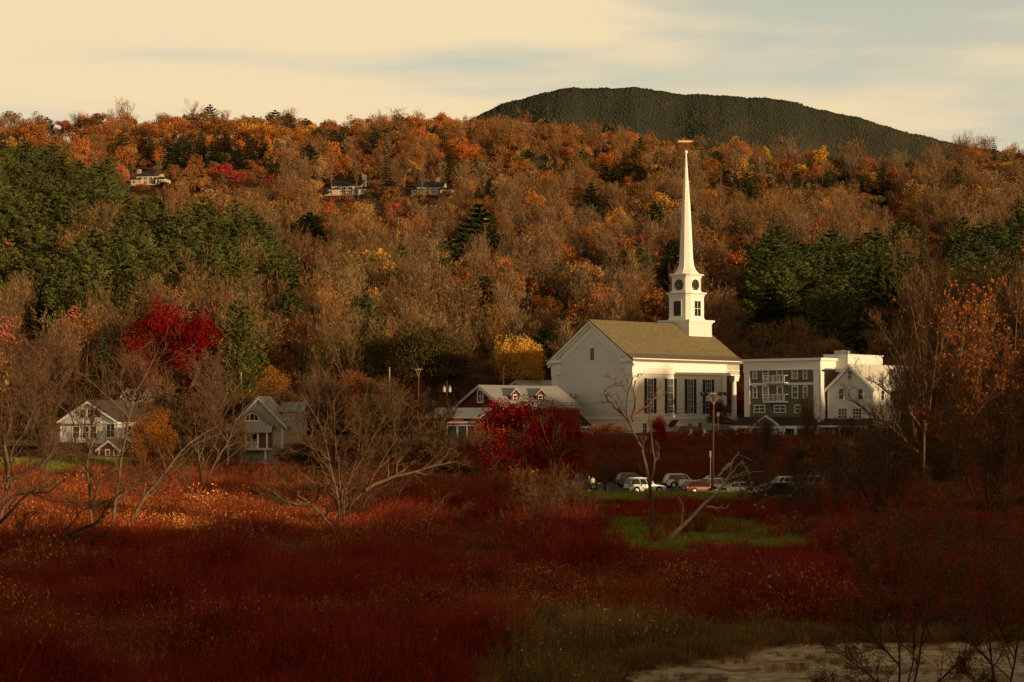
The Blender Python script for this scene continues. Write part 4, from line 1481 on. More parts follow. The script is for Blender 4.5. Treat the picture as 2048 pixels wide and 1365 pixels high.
    d.build('board_wall', M['dark_roof'], o)
    h = MB()                          # small gabled hood over the side door
    h.prism([(-1.1, 0), (0, .9), (1.1, 0), (1.1, .14), (0, 1.05), (-1.1, .14)], -1.7, 0)
    ho = h.build('door_hood', M['dark_roof'], o, (W - .05, 10.6, 1.5), math.pi / 2)
    hb = MB().prism([(-1.0, 0), (0, .82), (1.0, 0)], -1.72, -1.66)
    for s in (-1, 1):
        hb.bar((s * .9, 0, -1.0), (s * .9, -1.5, 0), .06)
        hb.prism([(s * 1.1, 0), (0, .9), (0, 1.08), (s * 1.1, .18)], -1.76, -1.70)
    hb.build('bracket', M['white_paint'], ho)
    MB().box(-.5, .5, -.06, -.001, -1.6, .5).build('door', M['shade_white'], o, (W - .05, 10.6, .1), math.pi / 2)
    lt = MB().prism([(W - .05, 3.0), (W + 3.2, 1.9), (W + 3.2, 2.05), (W - .05, 3.18)], 20.2, 25.6)
    lo = lt.build('porch_roof', M['red_boards_rough'], o)
    MB().box(W - .04, W + 2.9, 20.5, 20.62, -1.5, 1.95).box(W + 2.8, W + 2.92, 20.62, 25.3, -1.5, 1.95).build('wall', M['shade_white'], lo)
    # gable: attic window, vent pipe, covered outside stair
    window(o, '-y', (W / 2 + .15, 0), 13.05, .95, 2.1, 1, 1, .14, pane='window_glass')
    v = MB().bar((0, 0, 0), (0, -.9, 0), .42, .42, 14).bar((0, -.9, 0), (0, -1.0, 0), .5, .5, 14)
    v.build('vent_pipe', M['grey_metal'], o, (5.4, -.002, 6.75))
    st = MB().prism([(1.0, 5.4), (9.3, -.2), (9.3, 1.6), (1.6, 7.2), (1.0, 7.2)], -2.3, -.12)
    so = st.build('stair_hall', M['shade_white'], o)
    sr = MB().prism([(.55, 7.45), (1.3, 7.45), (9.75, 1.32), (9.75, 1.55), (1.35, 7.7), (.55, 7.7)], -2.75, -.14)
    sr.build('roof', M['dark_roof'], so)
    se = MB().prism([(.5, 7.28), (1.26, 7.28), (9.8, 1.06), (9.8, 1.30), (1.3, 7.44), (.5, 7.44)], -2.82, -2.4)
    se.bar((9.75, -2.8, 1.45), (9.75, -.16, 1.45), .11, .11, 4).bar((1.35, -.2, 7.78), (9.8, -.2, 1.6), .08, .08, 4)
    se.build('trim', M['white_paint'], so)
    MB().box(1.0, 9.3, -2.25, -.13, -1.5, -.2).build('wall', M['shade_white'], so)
    # front porch
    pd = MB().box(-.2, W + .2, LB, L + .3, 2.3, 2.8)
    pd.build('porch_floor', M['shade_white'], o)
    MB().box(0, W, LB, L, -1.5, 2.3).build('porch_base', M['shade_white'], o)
    for k in range(6):
        cx = .55 + (W - 1.1) * k / 5
        cb = MB().loft([[(cx + r * math.cos(a), L - .7 + r * math.sin(a), z) for a in np.arange(12) * math.pi / 6] for z, r in ((3.1, .5), (5, .5), (9.6, .42))])
        cb.box(cx - .65, cx + .65, L - 1.35, L - .05, 2.8, 3.1).box(cx - .6, cx + .6, L - 1.3, L - .1, 9.6, 10.0)
        cb.box(cx - .68, cx + .68, L - 1.38, L - .02, 10.0, 10.55)
        cb.build('column', M['white_paint'], o)
    MB().box(.1, W - .1, LB + .01, L, 10.55, 10.74).build('porch_ceiling', M['shade_white'], o)
    MB().prism([(0, 12.6), (W, 12.6), (W, ze + .1), (W / 2, za + .1), (0, ze + .1)], LB + .02, L - .05).build('front_gable', M['white_paint'], o)
    rl = MB()
    for zz in (3.05, 3.7):
        rl.box(W + .02, W + .08, LB + .05, L - 1.3, zz, zz + .07)
    for k in range(12):
        yk = LB + .2 + k * .2
        rl.box(W + .03, W + .07, yk, yk + .04, 2.8, 3.7)
    rl.build('railing', M['white_paint'], o)
    MB().bar((W + .2, LB - 1.6, -1.5), (W + .2, LB - 1.6, 10.3), .06, .06, 6).build('downpipe', M['shade_white'], o)
    # ---- steeple
    cx, cy = W / 2, 26.15
    tb = 20.85
    hb_ = 3.3
    b = MB().box(cx - hb_, cx + hb_, cy - hb_, cy + hb_, 15.5, tb - .55)
    b.build('tower_base', M['white_clapboard'], o)
    k = MB().box(cx - hb_ - .12, cx + hb_ + .12, cy - hb_ - .12, cy + hb_ + .12, tb - .62, tb - .35)
    k.box(cx - hb_ - .4, cx + hb_ + .4, cy - hb_ - .4, cy + hb_ + .4, tb - .35, tb)
    k.build('base_cornice', M['white_paint'], o)

    def octr(h, cut, z):
        return [(cx + a, cy + b_, z) for a, b_ in ((-h + cut, -h), (h - cut, -h), (h, -h + cut), (h, h - cut), (h - cut, h), (-h + cut, h), (-h, h - cut), (-h, -h + cut))]
    z1, z2, z3 = tb, 26.0, 29.2
    s1 = MB().loft([octr(2.58, .68, z1), octr(2.58, .68, z2 - .7)])
    be = s1.build('belfry', M['white_paint'], o)
    m = MB().loft([octr(2.7, .7, z2 - .75), octr(2.7, .7, z2 - .5), octr(3.0, .75, z2 - .25), octr(3.0, .75, z2 - .05), octr(2.6, .68, z2)])
    m.build('belfry_cornice', M['white_paint'], o)
    MB().loft([octr(2.7, .7, z1 + .003), octr(2.7, .7, z1 + .35)]).build('belfry_plinth', M['white_paint'], o)
    s2 = MB().loft([octr(2.12, .52, z2 - .2), octr(2.12, .52, z3 - .4)])
    ck = s2.build('clock_stage', M['white_paint'], o)
    m = MB().loft([octr(2.24, .55, z3 - .45), octr(2.24, .55, z3 - .22), octr(2.55, .6, z3 - .05), octr(2.55, .6, z3 + .12), octr(2.3, .6, z3 + .2)])
    m.build('clock_cornice', M['white_paint'], o)
    MB().loft([octr(2.25, .55, z2 + .002), octr(2.25, .55, z2 + .28)]).build('clock_plinth', M['white_paint'], o)
    # spire with flared foot
    prof = [(z3 + .15, 2.32), (z3 + .45, 2.12), (z3 + .85, 1.78), (z3 + 1.3, 1.52), (z3 + 1.9, 1.34), (z3 + 3.0, 1.22), (41, .82), (47, .42), (51.6, .13)]
    sp = MB().loft([octr(r, r * .586, z) for z, r in prof])
    sp.build('spire', M['white_paint'], o)
    bl = MB().loft([[(cx + r * math.cos(a), cy + r * math.sin(a), z) for a in np.arange(10) * math.pi / 5] for z, r in ((51.6, .10), (51.75, .26), (52.0, .34), (52.25, .26), (52.4, .08))])
    bl.build('finial_ball', M['white_paint'], o, smooth=True)
    # weather vane: a long arrow
    va = empty('weathervane', (cx, cy, 52.4))
    va.parent = o
    MB().bar((0, 0, 0), (0, 0, 1.9), .045, .03, 6).build('rod', M['dark_metal'], va)
    a0 = math.radians(44)
    vd = (math.cos(a0), math.sin(a0))
    ar = MB()
    ar.prism([(-1.5, -.2), (-.9, -.16), (-.6, -.2), (.6, -.2), (.95, -.13), (1.5, 0), (.95, .13), (.6, .2), (-.6, .2), (-.9, .16), (-1.5, .2), (-1.32, 0)], -.05, .05)
    ar.build('arrow', M['gold_leaf'], va, (0, 0, 1.6), a0)
    # louvred openings and clocks on the four faces
    for q in range(4):
        rot = q * math.pi / 2            # 0: -y, 1: +x, 2: +y, 3: -x
        lv = MB()
        w, h = 1.75, 2.75
        lv.box(-w / 2 - .16, -w / 2, -.1, 0, 0, h).box(w / 2, w / 2 + .16, -.1, 0, 0, h).box(-w / 2 - .16, w / 2 + .16, -.11, 0, h, h + .18).box(-w / 2 - .2, w / 2 + .2, -.14, 0, -.14, 0)
        if q == 1:
            lv.box(-.045, .045, -.07, -.03, 0, h)
            lv.box(-w / 2, w / 2, -.065, -.032, h * .5 - .04, h * .5 + .04)
        R_ = Matrix.Rotation(rot, 4, 'Z')
        f = lv.build('belfry_opening', M['white_paint'], o)
        f.matrix_local = Matrix.Translation((cx, cy, z1 + .75)) @ R_ @ Matrix.Translation((0, -2.58, 0))
        MB().box(-w / 2, w / 2, -.03, -.004, 0, h).build('pane', M['window_glass'] if q == 1 else M['black_dial'], f)
        # plain panels flanking
        e = empty('clock', (0, 0, 0))
        e.parent = o
        e.matrix_local = Matrix.Translation((cx, cy, 27.35)) @ R_ @ Matrix.Translation((0, -2.12, 0))
        rad = .98
        MB().bar((0, 0, 0), (0, -.07, 0), rad, rad, 40).build('dial', M['black_dial'], e)
        rg = MB()
        n = 40
        for r0, r1, yy in ((rad - .06, rad + .03, -.10),):
            vs, fs = [], []
            for i in range(n):
                a = 2 * math.pi * i / n
                for r_ in (r0, r1):
                    for y_ in (0, yy):
                        vs.append((r_ * math.cos(a), y_, r_ * math.sin(a)))
            for i in range(n):
                j = (i + 1) % n
                A, B = i * 4, j * 4
                fs += [(A, A + 1, B + 1, B), (A + 2, B + 2, B + 3, A + 3), (A + 1, A + 3, B + 3, B + 1)]
            rg.add(vs, fs)
        rg.build('rim', M['black_dial'], e)
        nm = MB()
        for i, s in enumerate(('XII', 'I', 'II', 'III', 'IV', 'V', 'VI', 'VII', 'VIII', 'IX', 'X', 'XI')):
            a = math.pi / 2 - i * math.pi / 6
            rd, tn = (math.cos(a), math.sin(a)), (math.sin(a), -math.cos(a))
            widths = {'I': .05, 'V': .11, 'X': .12}
            tot = sum(widths[ch] for ch in s)
            k_ = min(1.0, .33 / tot)
            u = -tot / 2

            def P_(uu, rr):
                return (rr * rd[0] + uu * k_ * tn[0], -.085, rr * rd[1] + uu * k_ * tn[1])
            for ch in s:
                w_ = widths[ch]
                mid = u + w_ / 2
                r0, r1 = .62, .88
                if ch == 'I':
                    nm.bar(P_(mid, r0), P_(mid, r1), .011, None, 4)
                elif ch == 'V':
                    nm.bar(P_(mid, r0), P_(mid - .045, r1), .011, None, 4).bar(P_(mid, r0), P_(mid + .045, r1), .008, None, 4)
                else:
                    nm.bar(P_(mid - .045, r0), P_(mid + .045, r1), .011, None, 4).bar(P_(mid + .045, r0), P_(mid - .045, r1), .008, None, 4)
                u += w_
        nm.build('dial_lettering', M['gold_leaf'], e)
        for nm_, ang, ln, wd in (('hour_hand', 90 - 162, .5, .04), ('minute_hand', 90 - 144 - 180, .78, .026)):
            a = math.radians(ang)
            hd = MB().bar((-.12 * math.cos(a), -.11, -.12 * math.sin(a)), (ln * math.cos(a), -.11, ln * math.sin(a)), wd, wd * .4, 4)
            hd.build(nm_, M['gold_leaf'], e)
        # raised panel frames beside the clock and on the belfry
        for sx in (-1, 1):
            MB().box(sx * 1.42 - .07, sx * 1.42 + .07, -.09, -.002, -1.05, 1.3).build('panel_frame', M['white_paint'], e)
    return o


church()


def apartment_house():
    th = math.radians(40)
    Y = 350
    (x, y), rz, W = frame_at(1640, Y, th, 1491)
    z0 = 6.8
    o = empty('apartment_building', (x, y, z0), rz)
    tag(o, 'grey brown four storey apartment building with white pilasters and balconies', 'building')
    H = zat(716, Y) - z0
    D = 15
    MB().box(0, W, 0, D, -1.5, H - .1).build('wall', M['green_clapboard'], o)
    c = MB().box(-.25, W + .25, -.25, -.002, H - 1.95, H - .45).box(W + .002, W + .25, -.002, D, H - 1.95, H - .45).box(-.6, W + .6, -.6, D + .3, H - .42, H)
    c.box(-.35, W + .35, -.36, -.251, H - .62, H - .45).box(-.32, W + .32, -.33, -.252, H - 1.95, H - 1.82)
    c.build('cornice', M['white_paint'], o)
    for xa, xb in ((-.15, .95), (W - 1.15, W + .2)):
        p = MB().box(xa, xb, -.2, -.003, -1.5, H - 2.3).box(xa - .1, xb + .1, -.3, -.003, H - 2.3, H - 1.96)
        if xa > 1:
            p.box(W + .003, W + .2, -.2, 1.3, -1.5, H - 2.3)
        p.build('pilaster', M['white_paint'], o)
    fz = zat(752 + 16, Y) - z0
    MB().box(.96, W - 1.16, -.12, -.004, fz - .15, fz + .25).build('band', M['white_paint'], o)

    def X(px):
        k = (px - 1024) / F
        c_, s_ = math.cos(th), math.sin(th)
        return (k * y - x) / (c_ + k * s_)

    def Z(py, xx):
        return zat(py, y - xx * math.sin(th)) - z0
    for (a, b) in ((1506, 1514), (1525, 1537), (1584, 1596), (1606.5, 1614.5)):
        for (t, bt) in ((737, 757), (774, 795.5)):
            xm = (X(a) + X(b)) / 2
            window(o, '-y', (xm, 0), Z(bt, xm), X(b) - X(a) - .2, Z(t, xm) - Z(bt, xm), 1, 2, .14, mun=.04, pane='blind_glass' if (a, t) in ((1506, 737), (1584, 737), (1525, 774)) else 'window_glass')
    for (a, b) in ((1508, 1530), (1548.5, 1571), (1589, 1612)):
        xm = (X(a) + X(b)) / 2
        window(o, '-y', (xm, 0), Z(824.5, xm), X(b) - X(a) - .2, Z(812, xm) - Z(824.5, xm), 2, 2, .14, mun=.05)
    for t, bt in ((736, 764), (774, 802)):
        xm = (X(1554) + X(1566)) / 2
        d = window(o, '-y', (xm, 0), Z(bt, xm), X(1566) - X(1554) - .2, Z(t, xm) - Z(bt, xm), 1, 2, .14, mun=.03, name='balcony_door', pane='window_glass')
        bx0, bx1 = X(1534), X(1577)
        zb = Z(bt + 1, xm)
        bl = MB().box(bx0, bx1, -1.3, -.13, zb - .22, zb).build('balcony', M['white_paint'], o)
        r = MB()
        r.box(bx0, bx1, -1.28, -1.2, zb + 1.1, zb + 1.18).box(bx0, bx1, -1.27, -1.21, zb + .12, zb + .18)
        for s in (bx0, bx1 - .06):
            r.box(s, s + .06, -1.2, -.14, zb + 1.1, zb + 1.18)
        for q in (0, .22, .46, .78, 1.0):
            xx = bx0 + (bx1 - bx0 - .12) * q
            r.box(xx, xx + .12, -1.3, -1.18, zb, zb + 1.2)
        n = int((bx1 - bx0) / .16)
        for q in range(n):
            xx = bx0 + (bx1 - bx0) * (q + .5) / n
            r.box(xx - .015, xx + .015, -1.255, -1.225, zb + .18, zb + 1.1)
        r.build('railing', M['white_paint'], bl)
    # front porch with hipped roof and a small pediment
    zr = Z(852, W / 2)
    pr = MB()
    x0, x1 = -1.3, W + .3
    pr.loft([[(x0, -3.0, zr), (x1, -3.0, zr), (x1, -.205, zr), (x0, -.205, zr)], [(x0 + 1.4, -.6, zr + 1.5), (x1 - 1.4, -.6, zr + 1.5), (x1 - 1.4, -.21, zr + 1.5), (x0 + 1.4, -.21, zr + 1.5)]])
    po = pr.build('porch_roof', M['dark_roof'], o)
    pt = MB().box(x0 - .05, x1 + .05, -3.06, -2.8, zr - .45, zr - .004)
    xm = X(1541) + 1
    pt.prism([(xm - 2.4, zr), (xm, zr + 1.5), (xm + 2.4, zr), (xm + 2.4, zr + .22), (xm, zr + 1.75), (xm - 2.4, zr + .22)], -3.3, -2.7)
    pt.build('pediment', M['white_paint'], po)
    MB().prism([(xm - 2.2, zr + .02), (xm, zr + 1.42), (xm + 2.2, zr + .02)], -3.1, -1.0).build('gable', M['green_clapboard'], po)
    for px in (1482, 1512, 1541, 1571, 1601, 1628):
        xx = X(px) + .8
        MB().box(xx - .2, xx + .2, -2.95, -2.55, -1.2, zr - .45).box(xx - .27, xx + .27, -3.0, -2.5, zr - .7, zr - .452).build('porch_column', M['white_paint'], o)
    for px in (1525, 1555, 1590, 1615):
        xx = X(px)
        window(o, '-y', (xx, 0), -.2, 1.3, 2.1, 2, 2, .12, pane='warm_glass', mun=.04)
    # recessed part and the white top storey
    H2 = zat(734, 354) - z0
    MB().box(W + .003, W + 2.6, 4.6, D, -1.5, H2).build('side_wall', M['green_clapboard'], o)
    c = MB().box(W + .26, W + 2.9, 4.3, 4.597, H2 - .45, H2 + .02).box(W + .26, W + 2.8, 4.45, 4.596, H2 - .9, H2 - .45)
    c.build('cornice', M['white_paint'], o)
    H3 = zat(711, 354) - z0
    MB().box(W - 2.1, W + 2.6, 4.62, 4.6 + 11.5, H2 + .03, H3).box(W - 2.2, W + 2.75, 4.5, 4.6 + 11.6, H3, H3 + .15).build('top_storey', M['white_clapboard'], o)
    a = MB().box(W - 1.0, W + .6, 6.2, 7.4, H3 + .15, H3 + .85).box(W + .7, W + 1.5, 6.4, 7.2, H3 + .15, H3 + .75)
    a.build('roof_vent', M['grey_metal'], o)
    an = MB().bar((W + 2.3, 6.5, H3 + .15), (W + 2.3, 6.5, H3 + 1.9), .04).bar((W + 1.6, 6.5, H3 + 1.8), (W + 3.0, 6.5, H3 + 1.8), .03)
    for k in range(4):
        an.bar((W + 1.75 + k * .38, 6.2, H3 + 1.8), (W + 1.75 + k * .38, 6.8, H3 + 1.8), .02)
    an.build('antenna', M['dark_metal'], o)


apartment_house()


def white_gable_house():
    o, W, e, a = simple_house('white_house', 'white gabled house joined to the grey brown apartment building, pale metal roof', 1746, 345, math.radians(40), 1655, 17, 6.8, zat(777, 345), zat(731, 347.8), 'white_clapboard', 'seam_metal_white')
    z = lambda py: zat(py, 347) - 6.8
    for f in (.26, .68):
        window(o, '-y', (W * f + .4, 0), z(799), .85, 1.7, 1, 2, .1)
    window(o, '-y', (W * .5, 0), z(758), .75, 1.3, 1, 2, .1)
    for f in (.30, .62):
        window(o, '-y', (W * f + .3, 0), z(837), 1.6, 1.6, 3, 3, .1, pane='warm_glass')
    for yy in (3, 6, 9):
        window(o, '+x', (yy, W), z(800), .9, 1.5, 1, 2, .1)
    zr = z(851)
    r = MB().prism([(-2.6, zr), (-.003, zr + 1.0), (-.003, zr + 1.15), (-2.65, zr + .15)], -.6, W + .3, 'x')
    po = r.build('porch_roof', M['dark_roof'], o)
    MB().box(-.6, W + .3, -2.6, -2.4, zr - .35, zr - .004).build('beam', M['white_paint'], po)
    for q in (-.3, W * .45, W):
        MB().box(q - .17, q + .17, -2.6, -2.3, -1.2, zr - .35).build('porch_column', M['white_paint'], o)
    for q in (.25, .6):
        window(o, '-y', (W * q, 0), -.2, 1.4, 2.0, 2, 2, .1, pane='warm_glass')


white_gable_house()


def dark_wing():
    th = math.radians(40)
    (x, y), rz, W = frame_at(1885, 344, th, 1762)
    z0 = 6.8
    o = empty('clapboard_house', (x, y, z0), rz)
    tag(o, 'long dark brown clapboard house with white framed windows behind the bare trees', 'house')
    H = zat(776, 348) - z0
    MB().box(0, W, 0, 11, -1.5, H).build('wall', M['brown_clapboard'], o)
    r = MB().prism([(-.5, H), (5.5, H + 3.4), (11.5, H), (11.5, H + .25), (5.5, H + 3.7), (-.5, H + .25)], -.5, W + .5, 'x')
    r.build('roof', M['seam_metal_grey_x'], o)
    MB().prism([(.0, H), (5.5, H + 3.35), (11, H)], .01, W - .01, 'x').build('gable', M['brown_clapboard'], o)
    t = MB().box(-.1, W + .1, -.2, -.003, H - .4, H).box(-.1, .25, -.1, -.003, -1.5, H - .4).box(W - .25, W + .1, -.1, -.003, -1.5, H - .4)
    t.box(W + .003, W + .1, 0, .3, -1.5, H)
    t.build('trim', M['white_paint'], o)
    d = MB().prism([(W * .5, H + .6), (W * .5 + 1.1, H + 1.7), (W * .5 + 2.2, H + .6)], .4, 4).build('dormer', M['shade_white'], o)
    MB().prism([(W * .5 - .3, H + .5), (W * .5 + 1.1, H + 1.9), (W * .5 + 2.5, H + .5), (W * .5 + 2.5, H + .65), (W * .5 + 1.1, H + 2.1), (W * .5 - .3, H + .65)], .1, 4.2).build('roof', M['dark_roof'], d)
    for q in (.14, .36, .58, .8):
        for zz in (.2, 3.0, 6.0):
            if zz + 1.5 < H:
                window(o, '-y', (W * q, 0), zz, 1.15, 1.35, 2, 2, .13, mun=.05, pane='window_glass' if (q + zz) % 1 > .3 else 'warm_glass')


dark_wing()


def barn():
    o, W, e, a = simple_house('red_barn', 'dark red barn with grey metal roof beside the white church', 1006, 350, math.radians(44), 913, 19, 7.0, zat(813, 352), zat(773, 354), 'red_boards', 'seam_metal_grey', 'barn', 'shade_white', over=.5)
    z = lambda py: zat(py, 353.5) - 7.0
    window(o, '-y', (W * .52, 0), z(804), 1.1, 1.9, 2, 2, .2)
    sl = (a - e) / (W / 2)
    for yy in (4.3, 10.5):
        x0 = W * .72
        zz = a - (x0 - W / 2) * sl
        d = MB().prism([(yy - 1.0, zz - 1.4), (yy - 1.0, zz + .1), (yy, zz + .95), (yy + 1.0, zz + .1), (yy + 1.0, zz - 1.4)], x0 - 1.0, x0 + 1.7, 'x').build('dormer', M['red_boards'], o)
        MB().prism([(yy - 1.35, zz - .1), (yy, zz + 1.0), (yy + 1.35, zz - .1), (yy + 1.35, zz + .1), (yy, zz + 1.22), (yy - 1.35, zz + .1)], x0 - 2.2, x0 + 2.0, 'x').build('roof', M['seam_metal_grey_x'], d)
        w = window(d, '+x', (yy, x0 + 1.7), zz - 1.0, .8, .95, 1, 2, .1)
    for yy in (2, 5.5, 9, 12.5):
        window(o, '+x', (yy, W), 1.2, 1.1, 1.5, 2, 2, .14)
    # the low shop in front
    (x, y), rz, W2 = frame_at(952, 341, math.radians(14), 866)
    s = empty('shop', (x, y, 6.6), rz)
    tag(s, 'low red shop with sloping grey metal roof and pale front windows', 'shop')
    h = zat(836, 341) - 6.6
    MB().box(0, W2, 0, 6, -1.5, h + .2).build('wall', M['red_boards'], s)
    MB().prism([(-1.2, h - .1), (6.5, zat(818, 345) - 6.6), (6.5, zat(818, 345) - 6.4), (-1.25, h + .08)], -1.4, W2 + 1.0, 'x').build('roof', M['seam_metal_grey_x'], s)
    z2 = zat(846, 341) - 6.6
    MB().box(.2, W2 - .2, -.4, -.003, z2 - .1, z2 + .2).build('awning_board', M['grey_boards'], s)
    MB().box(W2 * .42, W2 * .72, -.5, -.403, z2 + .35, z2 + .75).build('sign', M['sign_red'], s)
    for q, w in ((.12, 1.0), (.26, 1.0), (.45, 1.8), (.68, 1.6), (.88, 1.2)):
        window(s, '-y', (W2 * q, 0), -.3, w, z2 - .1 + .2 - .3, 1, 1, .12, pane='window_glass', frame='grey_boards')
    # pale roofed building behind
    b, W3, e3, a3 = simple_house('long_house', 'white house with bright pale metal roof behind the red barn', 1056, 400, math.radians(44), 1014, 20, 8.5, zat(777, 402), zat(763, 404), 'white_clapboard', 'seam_metal_white', over=.4)
    window(b, '-y', (W3 * .5, 0), e3 - 1.0, .8, 1.1, 1, 2, .1)
    for yy in (4, 8, 12):
        window(b, '+x', (yy, W3), e3 - 2.4, .9, 1.4, 1, 2, .1)


barn()


def left_houses():
    Y = 328
    o, W, e, a = simple_house('white_house', 'white gabled farmhouse half hidden by bare trees, behind the cut lawn', 236, Y, math.radians(25), 121, 10, 6.2, zat(842, Y), zat(803, Y + 2), 'house_clapboard', 'brown_roof', over=.35, base=2.0)
    z = lambda py: zat(py, Y + 2.5) - 6.2
    for q in (.405, .535, .665):
        window(o, '-y', (W * q - .05, 0), z(835), 1.1, z(820) - z(835), 1, 2, .12, mun=.04)
    for q in (.28, .45, .58):
        window(o, '-y', (W * q, 0), z(876), 1.15, 1.75, 1, 2, .12, mun=.04)
    window(o, '-y', (W * .88, 0), z(874), 1.5, 2.0, 2, 2, .12)
    MB().prism([(-.6, z(848)), (-.003, z(848) + .25), (-.003, z(848) + .4), (-.65, z(848) + .14)], W * .1, W * .72, 'x').build('window_hood', M['white_paint'], o)
    MB().box(-2.2, -.003, .5, 3.5, z(866), z(864)).box(-2.2, -1.9, .6, .9, -2, z(866)).box(-2.2, -.1, .8, 3.2, -2, z(868)).build('side_porch', M['shade_white'], o)
    for yy in (3, 6.5):
        window(o, '+x', (yy, W), z(874), 1.0, 1.7, 1, 2, .12)
    # small red shed
    s, W2, e2, a2 = simple_house('red_shed', 'small red shed with white framed windows below the white farmhouse', 242, 313, math.radians(20), 198, 4, 4.6, zat(898, 313), zat(881, 313), 'red_boards', 'brown_roof', 'shed', 'shade_white', base=1.5, over=.3)
    for q in (.42, .80):
        window(s, '-y', (W2 * q, 0), zat(911, 313) - 4.6, .55, .75, 1, 1, .12)
    # far white gable peeping between the trees
    f, W3, e3, a3 = simple_house('cottage', 'small pale cottage peeping out above the white farmhouse roof', 266, 372, math.radians(30), 246, 5, 8.2, zat(792, 372), zat(780, 373), 'house_clapboard', 'seam_metal_grey', over=.3)
    window(f, '-y', (W3 / 2, 0), e3 - 1.4, .7, 1.0, 1, 2, .1)
    # grey porch house
    Y = 305
    p, W, e, a = simple_house('porch_house', 'grey steep gabled house with arched attic window and raised porch', 566, Y, math.radians(4), 470, 9, 3.8, zat(846, Y), zat(796, Y + 1.5), 'grey_boards', 'seam_metal_grey', trim='shade_white', base=.5, over=.7)
    z = lambda py: zat(py, Y + 1.2) - 3.8
    k = lambda px: W * (px - 470) / 96.0
    # lower gable standing proud of the main one
    g0, g1, gm = k(462), k(556), k(509)
    zg, zt = z(849), z(816)
    lg = MB().prism([(g0 + .6, zg), (gm, zt - .25), (g1 - .6, zg)], -1.3, -.004).build('porch_gable', M['grey_boards'], p)
    b = MB()
    for s in (-1, 1):
        xe = g0 if s < 0 else g1
        b.prism([(gm, zt), (xe, zg - .1), (xe, zg - .45), (gm, zt - .4)], -1.75, -.01)
    b.build('roof', M['seam_metal_grey'], lg)
    rw, nseg = .95, 14
    ar = MB()
    arc = [(rw * math.cos(math.pi * i / nseg), rw * math.sin(math.pi * i / nseg)) for i in range(nseg + 1)]
    arco = [(1.14 * a_, 1.14 * b_) for a_, b_ in arc]
    for i in range(nseg):
        ar.prism([arc[i], arco[i], arco[i + 1], arc[i + 1]], -.1, 0)
    ar.box(-1.1, 1.1, -.12, 0, -.14, 0).box(-.36, -.28, -.08, 0, 0, .88).box(.28, .36, -.08, 0, 0, .88)
    aw = ar.build('arched_window', M['white_paint'], p, (gm - .05, -1.305, z(841)))
    MB().prism(arc, -.03, -.004).build('pane', M['window_glass'], aw)
    # sloping porch roof, deck, posts, rail
    zp0, zp1 = z(866), z(850)
    pr = MB().prism([(-2.9, zp0), (-1.32, zp1), (-1.32, zp1 + .12), (-2.95, zp0 + .12)], k(458), k(550), 'x')
    pr.build('porch_roof', M['seam_metal_grey_x'], p)
    zd = z(896)
    MB().box(k(458), k(545), -2.7, -.01, zd - .3, zd).build('deck', M['shade_white'], p)
    for px in (462, 475, 499, 523, 541):
        MB().box(k(px) - .1, k(px) + .1, -2.65, -2.45, zd, zp0).build('porch_post', M['white_paint'], p)
    for px in (464, 490, 538):
        MB().box(k(px) - .12, k(px) + .12, -2.6, -2.36, -1.5, zd - .3).build('deck_post', M['white_paint'], p)
    r = MB().box(k(462), k(523), -2.58, -2.52, zd + .85, zd + .93).box(k(462), k(523), -2.58, -2.52, zd + .1, zd + .16)
    n = 34
    for i in range(n):
        q = k(462) + (k(523) - k(462)) * (i + .5) / n
        r.box(q - .03, q + .03, -2.57, -2.53, zd + .16, zd + .85)
    r.build('railing', M['white_paint'], p)
    MB().box(k(460), k(546), -.02, -.006, zd, zp1 - .1).build('porch_wall_panel', M['brown_clapboard'], p)  # thin dark brown panel on the wall behind the porch posts
    for px in (487, 511):
        window(p, '-y', (k(px), -.02), zd + .2, .9, 1.9, 1, 2, .1)
    # crosswise wing behind
    MB().box(W - .8, W + 2.2, 4, 8, -.5, z(822)).build('wing', M['grey_boards'], p)
    MB().prism([(3.4, z(824)), (6, z(806)), (8.6, z(824)), (8.6, z(824) + .15), (6, z(806) + .18), (3.4, z(824) + .15)], W - 1.2, W + 2.6, 'x').build('wing_roof', M['seam_metal_grey_x'], p)


left_houses()


HOUSE_BOX = []


